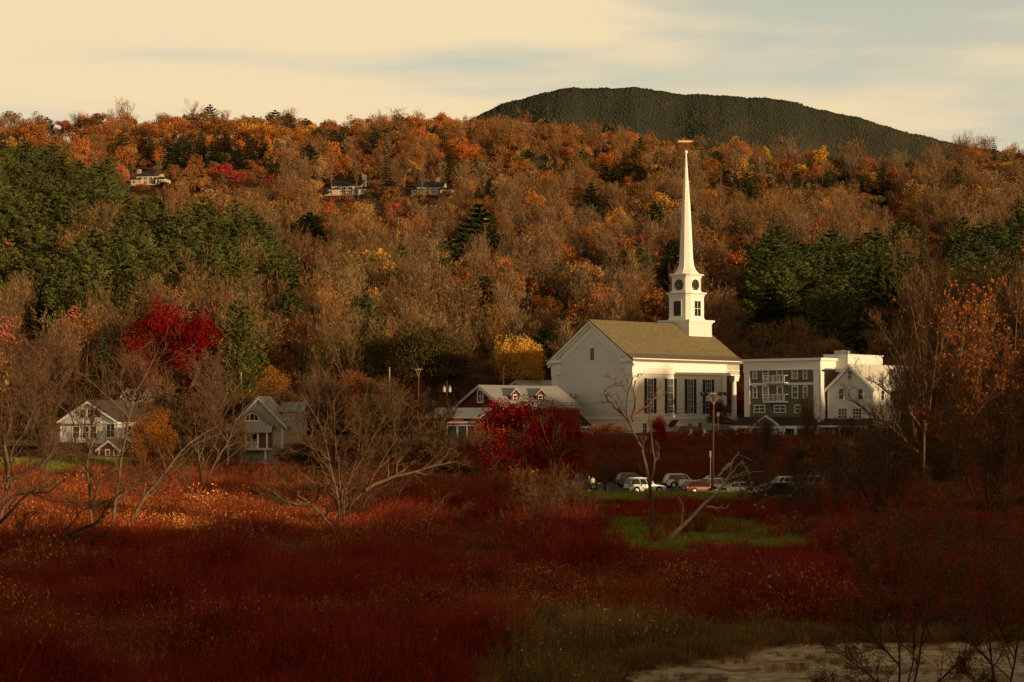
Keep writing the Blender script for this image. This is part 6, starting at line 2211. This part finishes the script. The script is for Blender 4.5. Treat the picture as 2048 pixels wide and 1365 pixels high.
        plant(pk, v, (x[i], y[i], z[i] - .1), W[i] / w, H[i] / h, r.uniform(0, 6.28), tuple(tint[i]), 'spruce_tree' if spruce[i] else names[k], lab,
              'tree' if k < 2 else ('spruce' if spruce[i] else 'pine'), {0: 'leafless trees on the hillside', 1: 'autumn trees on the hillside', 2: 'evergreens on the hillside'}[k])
    rest = keep & ~indiv
    for k, nm, kinds, lab in ((0, 'leafless_woods', ('bare', 'slim'), 'leafless brown woods high on the hillside'), (1, 'autumn_woods', ('leafy',), 'orange and russet woods along the ridge'), (2, 'evergreen_woods', ('pine', 'spruce'), 'scattered evergreen woods near the ridge')):
        m = np.nonzero(rest & (kind == k))[0]
        pieces, hw = [], []
        for kk in kinds:
            for tr, cr, h, w in PR[kk]:
                pieces.append(joined(tr, cr, nm + '_piece'))
                hw.append((h, w))
        hw = np.array(hw)
        ix = r.integers(0, len(pieces), len(m))
        if k == 2:
            sp_ = spruce[m]
            npine = len(PR['pine'])
            ix = np.where(sp_, npine + ix % len(PR['spruce']), ix % npine)
        scl = np.stack([W[m] / hw[ix, 1], W[m] / hw[ix, 1], H[m] / hw[ix, 0]], 1)
        o = gn_scatter(nm, pieces, np.stack([x[m], y[m], z[m] - .1], 1), r.uniform(0, 6.28, len(m)), scl, ix, np.concatenate([tint[m], np.ones((len(m), 1))], 1))
        tag(o, lab, kind='stuff')
        print(nm, len(m))
    # undergrowth between the trunks
    q = np.nonzero(r.uniform(0, 1, n) < .75)[0]
    mesh = [PR['shrub'][0][1], PR['shrub'][1][1]]
    t = np.array([(.26, .125, .045), (.32, .15, .05), (.22, .14, .05), (.36, .15, .04)])[r.integers(0, 4, len(q))]
    ux, uy = x[q] + r.uniform(-5, 5, len(q)), y[q] + r.uniform(-5, 5, len(q))
    upx, upy = ground_px(ux, uy)
    ok = np.ones(len(q), bool)
    for (a, b, c, d, Y) in HOUSE_BOX:
        ok &= ~((upx > a - 14) & (upx < b + 14) & (uy < Y + 8) & (upy - 2.6 * F / uy < d + 3))
    q, ux, uy, t = q[ok], ux[ok], uy[ok], t[ok]
    s = r.uniform(.8, 1.7, (len(q), 1))
    upx, upy = ground_px(ux, uy)
    for (a, b, c, d, Y) in HOUSE_BOX:
        nearh = (upx > a - 14) & (upx < b + 14) & (uy < Y + 8) & (upy - 5.5 * F / uy < d + 5)
        s[nearh] *= .62
    o = gn_scatter('undergrowth', mesh, np.stack([ux, uy, g(ux, uy) - .2], 1), r.uniform(0, 6.28, len(q)), np.repeat(s, 3, 1), r.integers(0, 2, len(q)), np.concatenate([t, np.ones((len(q), 1))], 1))
    tag(o, 'brown undergrowth on the wooded slope', kind='stuff')
    # hedge row of brown brush behind the houses and along the street
    m = 900
    ux = r.uniform(-115, 120, m)
    uy = r.uniform(352, 402, m)
    upx, _ = ground_px(ux, uy)
    ok = ~((upx > 1085) & (upx < 1500)) & ~((upx > 1480) & (upx < 1900) & (uy < 380)) & ~((upx > 860) & (upx < 1110)) & ~((upx < 285) & (uy < 385))
    ux, uy = ux[ok], uy[ok]
    t = np.array([(.11, .05, .02), (.14, .06, .02), (.075, .05, .018), (.17, .06, .018)])[r.integers(0, 4, len(ux))]
    s = r.uniform(.8, 2.0, (len(ux), 1))
    o = gn_scatter('hedge_shrubbery', mesh, np.stack([ux, uy, g(ux, uy) - .2], 1), r.uniform(0, 6.28, len(ux)), np.repeat(s, 3, 1), r.integers(0, 2, len(ux)), np.concatenate([t, np.ones((len(ux), 1))], 1))
    tag(o, 'brown shrubbery behind the houses', kind='stuff')


forest()

# ------------------------------------------------------------------ the mountain


def mountain():
    m, nt, b = nodemat('mountain_forest_floor')
    b.inputs['Base Color'].default_value = (.044, .047, .031, 1)  # greyed and lifted in colour to stand in for haze
    b.inputs['Roughness'].default_value = 1
    b.inputs['Specular IOR Level'].default_value = 0
    pts, tints, scl = [], [], []
    r = np.random.default_rng(9)
    for nm, Y0, Y1, PXS, PYS, lo in (('mountain', 3700, 5200, [500, 700, 820, 880, 935, 1000, 1060, 1130, 1200, 1290, 1330, 1400, 1500, 1560, 1640, 1750, 1850, 1940, 2060, 2200, 2500],
                                      [420, 345, 288, 262, 241, 207, 189, 174, 172.5, 173.5, 181, 188, 191, 196, 215, 242, 272, 291, 311, 340, 400], 40),):
        px = np.linspace(PXS[0], PXS[-1], 260)
        yr = np.interp(px, PXS, PYS)
        k = np.ones(9) / 9
        yr = np.convolve(np.pad(yr, 4, 'edge'), k, 'valid')
        yr = yr + 1.3 * np.sin(px * .043) + .9 * np.sin(px * .097 + 1) + .6 * np.sin(px * .21 + 2)
        t = np.concatenate([np.linspace(0, 1, 46), [1.25, 1.6]])
        X, Y, Z = [], [], []
        ridge = CZ + (840 - yr) / F * Y1
        for q in t:
            yy = Y0 + (Y1 - Y0) * q
            base = lo + (np.maximum(ridge, lo + 20) - lo) * (min(q, 1) ** .9 if q <= 1 else 1 - (q - 1) * .9)
            fold = math.sin(math.pi * min(q, 1)) * (20 * np.sin(px * .017 + q * 2) + 9 * np.sin(px * .038 - q * 4 + 1))
            X.append((px - 1024) / F * Y1 * (.75 + .25 * min(q, 1)))
            Y.append(np.full(len(px), yy))
            Z.append(base + fold)
        X, Y, Z = np.array(X), np.array(Y), np.array(Z)
        o = link('mountain', grid_mesh('mountain', X, Y, Z, m))
        tag(o, kind='structure')
        n = 130000
        a, b_ = r.uniform(0, 45.0, n), r.uniform(0, 258.9, n)
        i, j = a.astype(int), b_.astype(int)
        fa, fb = (a - i), (b_ - j)

        def lerp(A):
            return A[i, j] * (1 - fa) * (1 - fb) + A[i + 1, j] * fa * (1 - fb) + A[i, j + 1] * (1 - fa) * fb + A[i + 1, j + 1] * fa * fb
        p = np.stack([lerp(X), lerp(Y), lerp(Z)], 1)
        pts.append(p)
        pxx_, pyy_ = proj(p[:, 0], p[:, 1], p[:, 2])
        brown = (np.sin(pxx_ * .05 + pyy_ * .11) + np.sin(pxx_ * .021 - pyy_ * .07 + 1) + r.normal(0, .7, n) > 1.5 - 1.6 * sst(215, 285, pyy_))
        c = np.where(brown[:, None], np.array((.072, .058, .036)), np.array((.044, .050, .034))) * r.uniform(.9, 1.1, (n, 1))  # distance haze put into the tree tints, no haze volume
        tints.append(c)
        s = r.uniform(.18, .36, (n, 1)) * Y1 / 5600
        scl.append(np.concatenate([s * 1.25, s * 1.25, s * r.uniform(.5, 1.0, (n, 1))], 1))
    pieces = []
    for k in range(3):
        mb = MB()
        rr = random.Random(k)
        if k < 2:
            mb.loft([[(q * math.cos(a + k), q * math.sin(a + k), z) for a in np.arange(6) * math.pi / 3] for z, q in ((-3, 5.5), (3, 5.0), (9, 2.6), (14, .2))])
        else:
            mb.loft([[(q * math.cos(a), q * math.sin(a) * .9, z) for a in np.arange(7) * math.pi / 3.5] for z, q in ((-3, 5), (3, 7), (7, 6.2), (10, 2.5))])
        me = bpy.data.meshes.new('mountain_tree')
        me.from_pydata(mb.v, [], mb.f)
        me.materials.append(M['needles'])
        pieces.append(me)
    pts, tints, scl = np.concatenate(pts), np.concatenate(tints), np.concatenate(scl)
    n = len(pts)
    o = gn_scatter('mountain_woods', pieces, pts, r.uniform(0, 6.28, n), scl, r.integers(0, 3, n), np.concatenate([tints, np.ones((n, 1))], 1))
    tag(o, 'dark evergreen woods covering the distant mountain', kind='stuff')


mountain()

# ------------------------------------------------------------------ poles, wires, street things


def utility_pole(px, ytop, Y, label, mat='wood_pole', arm=0.0, drums=0, lean=0.0, ybase=None, r0=.16, step=0):
    x = pxx(px, Y)
    zb = gz(x, Y)
    h = at(px, ytop, Y).z - zb
    o = empty('utility_pole', (x, Y, zb))
    tag(o, label, 'utility pole', 'utility poles')
    MB().bar((0, 0, -.6), (lean, 0, h), r0, r0 * .65, 10).build('pole', M[mat], o)
    if arm:
        zz = h - .35
        a = MB().box(lean - arm, lean + arm, -.22, -.10, zz - .07, zz + .07)
        for s in (-1, 1):
            a.bar((lean, -.12, zz - 1.3), (lean + s * arm * .6, -.16, zz - .05), .035, None, 4)
        a.build('crossarm', M['pale_pole'], o)
        for s in (-.9, -.45, .45, .9):
            MB().loft([[(q * math.cos(t), q * math.sin(t), z_) for t in np.arange(8) * math.pi / 4] for z_, q in ((0, .04), (.06, .07), (.12, .05), (.2, .06), (.24, .02))]).build('insulator', M['dark_metal'], o, (lean + s * arm, -.16, zz + .07))
    for k in range(drums):
        s = -1 if k == 0 else 1
        d = MB().loft([[(q * math.cos(t), q * math.sin(t), z_) for t in np.arange(12) * math.pi / 6] for z_, q in ((0, .26), (.05, .30), (.85, .30), (.95, .2), (1.0, .06))])
        d.bar((0, 0, 1.0), (0, 0, 1.2), .04, .03, 6)
        d.build('transformer', M['grey_metal'], o, (lean + s * .48, -.05, h - 2.0))
    return o


utility_pole(485, 745, 362, 'sunlit pale utility pole behind the grey porch house', 'pale_pole', lean=-.25)
utility_pole(779, 735, 366, 'bare pale utility pole standing before the dark oak', 'pale_pole')
utility_pole(837, 735, 372, 'reddish utility pole with a short crossarm before the dark oak', 'wood_pole', .7)
utility_pole(894, 762, 366, 'dark utility pole carrying two pale transformer drums', 'wood_pole', drums=2, r0=.12)
utility_pole(1007, 735, 392, 'pale utility pole rising behind the red barn roof', 'pale_pole')
utility_pole(829, 790, 340, 'thin dark utility pole before the low shop', 'wood_pole', r0=.11)
utility_pole(4, 755, 350, 'pale utility pole cut by the picture edge', 'pale_pole')


def lamp_pole():
    px, Y = 1424, 237
    x = pxx(px, Y)
    zb = gz(x, Y)
    h = at(px, 783, Y).z - zb
    o = empty('utility_pole', (x, Y, zb))
    tag(o, 'tall reddish pole with floodlights on a crossarm beside the parking lot', 'utility pole')
    MB().bar((0, 0, -.6), (.18, 0, h), .155, .11, 10).build('pole', M['wood_pole'], o)
    zz = h - .25
    a = MB().box(-.85, 1.25, -.22, -.1, zz - .06, zz + .06)
    for s in (-1, 1):
        a.bar((.18, -.12, zz - 1.2), (.18 + s * .75, -.16, zz - .05), .035, None, 4)
    a.build('crossarm', M['pale_pole'], o)
    for xx, s in ((-.95, -1), (-.4, -1), (.75, 1), (1.3, 1)):
        l = MB().loft([[(s * u, q * math.cos(t), q * math.sin(t)) for t in np.arange(10) * math.pi / 5] for u, q in ((-.12, .08), (0, .15), (.22, .22), (.34, .24), (.36, .2))])
        lo = l.build('floodlight', M['dark_metal'], o, (xx + .0, -.26, zz + .02))
        lo.rotation_euler = (0, math.radians(18 * s), math.radians(-25 * s))
    c = MB().bar((-.25, -.1, .4), (-.2, -.1, 4.2), .05, .05, 6).box(-.33, -.12, -.2, 0, 4.2, 4.9)
    c.build('conduit', M['grey_metal'], o)


lamp_pole()


def wire(label, pts, r=.03):
    S = 14
    P = []
    for a, b in zip(pts[:-1], pts[1:]):
        a, b = np.array(a), np.array(b)
        t = np.linspace(0, 1, S)[:, None]
        sag = .018 * np.linalg.norm(b - a)
        q = a * (1 - t) + b * t
        q[:, 2] -= (4 * sag * t * (1 - t))[:, 0]
        P.append(q)
    P = np.concatenate(P)[None]
    v, f = tubes(P, np.full(P.shape[:2], r), 4)
    tag(link('overhead_wire', np_mesh('overhead_wire', v, [f], [M['dark_metal']])), label, 'wire', 'overhead wires')


wire('thin wire sagging from the floodlight pole across the church side wall', [tuple(at(1424, 792, 237)), tuple(at(1265, 802, 330)), tuple(at(1010, 790, 372))])
wire('lower thin wire crossing the church gable beside the vent pipe', [tuple(at(1424, 806, 237)), tuple(at(1180, 812, 335)), tuple(at(894, 775, 366))])
wire('thin wire strung between the poles behind the porch house', [tuple(at(485, 750, 362)), tuple(at(779, 740, 366)), tuple(at(837, 738, 372)), tuple(at(1007, 738, 392))])
wire('long thin wire crossing in front of the white farmhouse', [tuple(at(-30, 845, 320)), tuple(at(260, 848, 318)), tuple(at(485, 795, 362))])
for px, Y, lab in ((1382, 336, 'white sign on a short post before the dark red car'), (1409, 336, 'white sign on a short post between the two cars by the church'), (1436, 336, 'tall thin white post beside the black car by the church'), (1567, 338, 'white sign on a short post before the apartment porch')):
    x = pxx(px, Y)
    o = empty('sign_post', (x, Y, gz(x, Y)))
    tag(o, lab, 'sign')
    hh = 4.2 if px == 1436 else 1.5
    MB().box(-.04, .04, -.04, .04, -.4, hh).build('post', M['shade_white'], o)
    MB().box(-.2, .2, -.07, -.045, hh - .65, hh - .05).build('panel', M['plate_white'], o)
for a, b, r_, lab in (((1301, 992), (1344, 990), .09, 'long pale log lying on the verge before the white car'), ((1304, 1000), (1350, 998), .08, 'pale log lying in the grass, lower of the two')):
    pa, pb = at(*a, 230), at(*b, 228)
    pa.z, pb.z = gz(pa.x, 230) + .18, gz(pb.x, 228) + .22
    mid = (pa + pb) / 2
    o = empty('log', mid)
    tag(o, lab, 'log')
    MB().bar(pa - mid, pb - mid, r_, r_ * .8, 10).build('trunk', M['bark_pale'], o)
    q = pa * .4 + pb * .6 - mid
    MB().bar(q, q + Vector((.3, -.1, .28)), .04, .02, 6).build('branch_stub', M['bark_pale'], o)
for px, lab in ((1286, 'pale round boulder under the white car on the verge'), (1309, 'pale round boulder right of the dead trunk on the verge')):
    rr = np.random.default_rng(px)
    bm = bmesh.new()
    bmesh.ops.create_icosphere(bm, subdivisions=3, radius=.38)
    for v in bm.verts:
        v.co *= 1 + .12 * math.sin(v.co.x * 7 + px) * math.cos(v.co.y * 6) + rr.normal(0, .015)
        v.co.z *= .8
    me = bpy.data.meshes.new('boulder')
    bm.to_mesh(me)
    bm.free()
    me.materials.append(M['lumber'])
    x = pxx(px, 233.5)
    tag(link('boulder', me, None, (x, 233.5, gz(x, 233.5) + .25)), lab, 'boulder')

# ------------------------------------------------------------------ cars
PAINT = {}
for nm, c in (('white', (.72, .71, .67)), ('red', (.16, .004, .005)), ('black', (.010, .010, .011)), ('grey', (.10, .105, .11)), ('silver', (.36, .36, .35)), ('dark_red', (.12, .012, .01)), ('beige', (.26, .22, .15)), ('blue', (.02, .03, .055))):
    PAINT[nm] = car_paint('paint_' + nm, c)


def car(kind, paint, px, Y, head, label):
    spec = {'suv': (4.6, 1.86, 1.70, 1.02), 'sedan': (4.7, 1.82, 1.45, .92), 'hatch': (4.2, 1.78, 1.50, .95), 'pickup': (5.6, 1.95, 1.85, 1.10)}[kind]
    L, W, H, B = spec
    x = pxx(px, Y)
    z = gz(x, Y) + .065
    o = empty({'suv': 'parked_suv', 'pickup': 'pickup_truck'}.get(kind, 'parked_car'), (x, Y, z), math.radians(head))
    tag(o, label, {'suv': 'suv', 'pickup': 'pickup truck'}.get(kind, 'car'), 'cars parked by the meadow and the street')
    P = PAINT[paint]
    a = L / 2
    hw = W / 2
    # body: cross sections along the length
    st = [(-a, .42, B * .80, .86), (-a + .08, .30, B * .97, .95), (-a + .5, .26, B, 1.0), (-.2, .24, B + .0, 1.0), (a * .36, .24, B - .02, 1.0), (a * .62, .25, B - .10, .985), (a - .35, .27, B - .20, .95), (a - .08, .32, B - .30, .88), (a, .42, B - .42, .80)]
    rings = []
    for (xx, zl, zt, w) in st:
        w *= hw
        rings.append([(xx, -w * .9, zl), (xx, -w, zl + .18), (xx, -w, (zl + zt) / 2), (xx, -w * .985, zt - .10), (xx, -w * .90, zt), (xx, w * .90, zt), (xx, w * .985, zt - .10), (xx, w, (zl + zt) / 2), (xx, w, zl + .18), (xx, w * .9, zl)])
    MB().loft(rings).build('body', P, o, smooth=False)
    # cabin glass
    r0, r1, f0, f1 = {'suv': (-a + .12, -a + .45, a * .36, a * .05), 'sedan': (-a + .75, -a + 1.45, a * .38, a * .02), 'hatch': (-a + .12, -a + .6, a * .42, a * .06), 'pickup': (-.35, -.15, a * .42, a * .20)}[kind]
    bw, tw = hw * .90, hw * .70

    def cab(zz, k, shrink=0.0):
        q = (zz - B) / (H - B)
        xr, xf = r0 + (r1 - r0) * q, f0 + (f1 - f0) * q
        w = bw + (tw - bw) * q - shrink
        return [(xr + shrink, -w, zz), (xf - shrink, -w, zz), (xf - shrink, w, zz), (xr + shrink, w, zz)]
    MB().loft([cab(B - .05, 0), cab(H - .09, 0)]).build('window', M['car_glass'], o)
    rf = [cab(H - .09, 0), cab(H - .03, 0, .03), cab(H, 0, .16)]
    rf[0] = [(p[0] + (-.03 if i in (0, 3) else .03), p[1] * 1.03, p[2]) for i, p in enumerate(rf[0])]
    ro = MB().loft(rf).build('roof', P, o)
    lo_, hi_ = cab(B - .03, 0), cab(H - .08, 0)
    pl = MB()
    for i in range(4):
        pl.bar(lo_[i], hi_[i], .05, .05, 4)
    for s in (0, 3):
        fr = (.42, .75) if kind == 'suv' else (.5,)
        for t in fr:
            u = 1 - t
            A = [lo_[s][k] * u + lo_[1 if s == 0 else 2][k] * t for k in range(3)]
            Bq = [hi_[s][k] * u + hi_[1 if s == 0 else 2][k] * t for k in range(3)]
            pl.bar(A, Bq, .045, .045, 4)
    pl.build('pillar', P, o)
    if kind == 'suv':
        rl = MB()
        for s in (-1, 1):
            rl.bar((r1 + .15, s * tw * .86, H + .05), (f1 - .15, s * tw * .86, H + .05), .022, None, 4)
        rl.build('roof_rail', M['grey_metal'], ro)
    if kind == 'pickup':
        b = MB().box(-a + .15, r0 - .1, -hw * .78, hw * .78, B - .02, B + .004)
        b.build('bed', M['black_plastic'], o)
    wr = .36 if kind != 'pickup' else .42
    for xx in (-a + .85, a - .92):
        for s in (-1, 1):
            MB().bar((xx, s * (hw - .25), wr + .02), (xx, s * (hw + .006), wr + .02), wr + .075, None, 20).build('wheel_arch', M['black_plastic'], o)
            t = MB().bar((0, -s * .2, 0), (0, s * .02, 0), wr, None, 20)
            to = t.build('wheel', M['rubber'], o, (xx, s * hw, wr - .02))
            rm = MB().bar((0, s * .021, 0), (0, s * .03, 0), wr * .64, None, 16)
            for k in range(5):
                an = 2 * math.pi * k / 5
                rm.bar((0, s * .036, 0), (wr * .6 * math.cos(an), s * .036, wr * .6 * math.sin(an)), .035, .03, 4)
            rm.build('rim', M['rim_metal'], to)
    bp = MB().box(-a - .03, -a + .12, -hw * .82, hw * .82, .34, .56)
    bp.build('bumper', M['black_plastic'], o)
    MB().box(a - .10, a + .03, -hw * .70, hw * .70, .34, .52).build('bumper', M['black_plastic'], o)
    MB().box(a - .06, a + .012, -hw * .45, hw * .45, B - .43 - .12, B - .43).build('grille', M['black_plastic'], o)
    MB().box(-a - .035, -a + .05, -.26, .26, .62, .74).build('licence_plate', M['plate_white'], o)
    for s in (-1, 1):
        MB().box(a - .28, a - .02, s * hw * .78 - .17, s * hw * .78 + .17, B - .42, B - .28).build('headlight', M['lamp_white'], o)
        MB().box(-a - .02, -a + .22, s * hw * .82 - .12, s * hw * .82 + .12, B - .26, B - .08).build('taillight', M['lamp_red'], o)
        MB().box(f0 - .35, f0 - .2, s * (bw + .11) - .09, s * (bw + .11) + .09, B + .0, B + .14).build('mirror', P, o)
    return o


car('suv', 'white', 1289, 240, 22, 'white suv sunlit behind the dead tree, its tailgate towards the meadow')
car('suv', 'white', 1364, 259, 16, 'white suv parked further back, a person standing behind it')
car('suv', 'grey', 1268, 262, 18, 'dark suv half hidden behind the sunlit white suv')
car('pickup', 'grey', 1152, 252, 10, 'grey pickup truck beside two people, half hidden by the thicket')
car('hatch', 'red', 1402, 236, 18, 'shiny red car beside the floodlight pole')
car('suv', 'white', 1440, 240, 24, 'white car directly behind the floodlight pole')
car('sedan', 'silver', 1476, 234, 155, 'silver car behind the leaning trunk')
car('sedan', 'grey', 1432, 262, 10, 'dark car in the back row beyond the floodlight pole')
car('sedan', 'blue', 1480, 264, 170, 'bluish dark car in the back row above the silver car')
car('suv', 'black', 1545, 224, 200, 'black car with pale wheel rims, nearest the red car in the brush')
car('suv', 'white', 1560, 246, 195, 'white car just behind the black one')
car('hatch', 'red', 1549, 209, 172, 'red car parked low behind the rusty brush')
car('suv', 'silver', 1608, 250, 190, 'silver car between the white car and the camper')
car('suv', 'dark_red', 1386, 340, 30, 'dark red car parked against the church side')
car('suv', 'black', 1452, 341, 20, 'black car parked before the church porch')
car('sedan', 'white', 1172, 341, 20, 'white car at the foot of the covered church stair')
car('sedan', 'silver', 1538, 340, 25, 'silver car before the apartment porch')


def camper():
    px, Y = 1690, 246
    x = pxx(px, Y)
    o = empty('camper_van', (x, Y, gz(x, Y) + .065), math.radians(165))
    tag(o, 'beige camper with dark side window among the dark trees', 'camper')
    prof = [(-2.9, .5), (-2.95, 2.3), (-2.7, 2.65), (1.6, 2.7), (2.3, 2.2), (2.5, 1.35), (3.3, 1.1), (3.4, .5)]
    MB().prism(prof, -1.05, 1.05).build('body', PAINT['beige'], o, bevel=.09)
    for y0, y1 in ((-1.075, -1.052), (1.052, 1.075)):
        MB().box(-1.9, -.6, y0, y1, 1.45, 2.2).build('window', M['car_glass'], o)
        MB().box(.3, 1.2, y0, y1, 1.45, 2.2).build('window', M['car_glass'], o)
        MB().box(1.35, 1.41, y0, y1, .65, 2.2).build('door', M['shade_white'], o)
    MB().prism([(2.36, 2.15), (2.56, 1.42), (2.60, 1.42), (2.40, 2.17)], -.9, .9).build('windscreen', M['car_glass'], o)
    for xx in (-1.9, 2.3):
        for s in (-1, 1):
            t = MB().bar((0, -s * .22, 0), (0, s * .03, 0), .40, None, 20).build('wheel', M['rubber'], o, (xx, s * 1.05, .39))
            MB().bar((0, s * .031, 0), (0, s * .04, 0), .24, None, 14).build('rim', M['rim_metal'], t)


camper()

# ------------------------------------------------------------------ people
plain('skin', (.42, .25, .17), .6)
plain('hair_fair', (.30, .19, .09), .7)
plain('hair_dark', (.03, .02, .015), .7)
for nm, c in (('cloth_black', (.012, .012, .014)), ('cloth_brown', (.10, .055, .035)), ('cloth_cream', (.55, .48, .38)), ('cloth_red', (.16, .05, .04)), ('shoe_white', (.6, .58, .54))):
    plain(nm, c, .85)


def person(label, px, Y, head, shirt, legs, hair, shorts=False, stride=.12, arm=(.1, .1)):
    x = pxx(px, Y)
    z = gz(x, Y) + .065
    V, E, Rr = [], [], []

    def add(p, r, parent=None):
        V.append(p)
        Rr.append(r)
        if parent is not None:
            E.append((parent, len(V) - 1))
        return len(V) - 1
    pel = add((0, 0, .95), .135)
    wa = add((0, .01, 1.10), .12, pel)
    ch = add((0, .015, 1.32), .145, wa)
    nk = add((0, .0, 1.47), .062, ch)
    h0 = add((0, -.02, 1.56), .078, nk)
    h1 = add((0, -.015, 1.66), .092, h0)
    add((0, 0, 1.73), .06, h1)
    add((0, -.105, 1.625), .018, h0)                       # nose
    for s in (-1, 1):
        add((s * .088, 0, 1.635), .018, h0)                # ears
        hip = add((s * .09, 0, .86), .088, pel)
        kn = add((s * .10, -.02 - s * stride * .5, .50), .058, hip)
        an = add((s * .10, -s * stride, .10), .040, kn)
        he = add((s * .10, .04 - s * stride, .045), .038, an)
        add((s * .115, -.16 - s * stride, .03), .032, he)
        sh = add((s * .175, .01, 1.395), .062, ch)
        el = add((s * (.20 + arm[0] * .5), .04, 1.12), .043, sh)
        wr = add((s * (.19 + arm[0] * .3), -.06 - arm[1], .88), .029, el)
        pm = add((s * (.19 + arm[0] * .3), -.075 - arm[1], .82), .030, wr)
        for k, (dx, ln) in enumerate(((-.024, .070), (-.008, .082), (.008, .078), (.024, .062))):
            b = add((s * (.19 + arm[0] * .3) + dx * .4, -.085 - arm[1] + dx, .785), .0095, pm)
            add((s * (.19 + arm[0] * .3) + dx * .4, -.100 - arm[1] + dx, .785 - ln), .0075, b)
        t = add((s * (.19 + arm[0] * .3) - s * .02, -.115 - arm[1], .815), .010, pm)
        add((s * (.19 + arm[0] * .3) - s * .025, -.130 - arm[1], .775), .008, t)
    me = bpy.data.meshes.new('person')
    me.from_pydata(V, E, [])
    o = link('person', me, None, (x, Y, z))
    o.rotation_euler = (0, 0, math.radians(head))
    md = o.modifiers.new('skin', 'SKIN')
    sv = me.skin_vertices[0].data
    for k, q in enumerate(Rr):
        sv[k].radius = (q, q * (.78 if k in (0, 1, 2) else 1))
    sv[0].use_root = True
    sb = o.modifiers.new('sub', 'SUBSURF')
    sb.levels = sb.render_levels = 2
    dg = bpy.context.evaluated_depsgraph_get()
    m2 = bpy.data.meshes.new_from_object(o.evaluated_get(dg))
    o.modifiers.clear()
    o.data = m2
    m2.materials.clear()
    for q in (M['skin'], M[shirt], M[legs], M['shoe_white'], M[hair]):
        m2.materials.append(q)
    knee = .56
    for f in m2.polygons:
        c = f.center
        k = 0
        if c.z < .105:
            k = 3
        elif c.z < .99 and abs(c.x) < .175 and c.z > (knee if shorts else .1) and not (c.y < -.055 and abs(c.x) > .15):
            k = 2
        elif .99 <= c.z < 1.46 and (abs(c.x) < .23 + arm[0] * .5) and c.z > (.99 if abs(c.x) < .17 else 1.08):
            k = 1
        f.material_index = k
        f.use_smooth = True
    tag(o, label, 'person')
    # hair cap and face
    bm = bmesh.new()
    bmesh.ops.create_uvsphere(bm, u_segments=14, v_segments=10, radius=.112)
    bmesh.ops.delete(bm, geom=[v for v in bm.verts if v.co.z < -.02 and v.co.y < .02 or v.co.z < -.09], context='VERTS')
    hm = bpy.data.meshes.new('hair')
    bm.to_mesh(hm)
    bm.free()
    hm.materials.append(M[hair])
    link('hair', hm, o, (0, .012, 1.66))
    for s in (-1, 1):
        MB().bar((s * .034, -.096, 1.642), (s * .034, -.106, 1.642), .010, .010, 8).build('eye', M['hair_dark'], o)
    MB().box(-.022, .022, -.098, -.088, 1.572, 1.580).build('mouth', M['sign_red'], o)
    return o


person('person in a brown top and dark trousers beside the pickup truck', 1178, 247, 160, 'cloth_brown', 'cloth_black', 'hair_fair', stride=.15)
person('person in a cream top and black trousers, right of a companion', 1185.5, 246, 200, 'cloth_cream', 'cloth_black', 'hair_dark', stride=.1)
person('person in dark shorts with bare legs behind the white suv', 1353, 247, 175, 'cloth_red', 'cloth_black', 'hair_dark', shorts=True, stride=.06)

print('objects', len(bpy.data.objects))
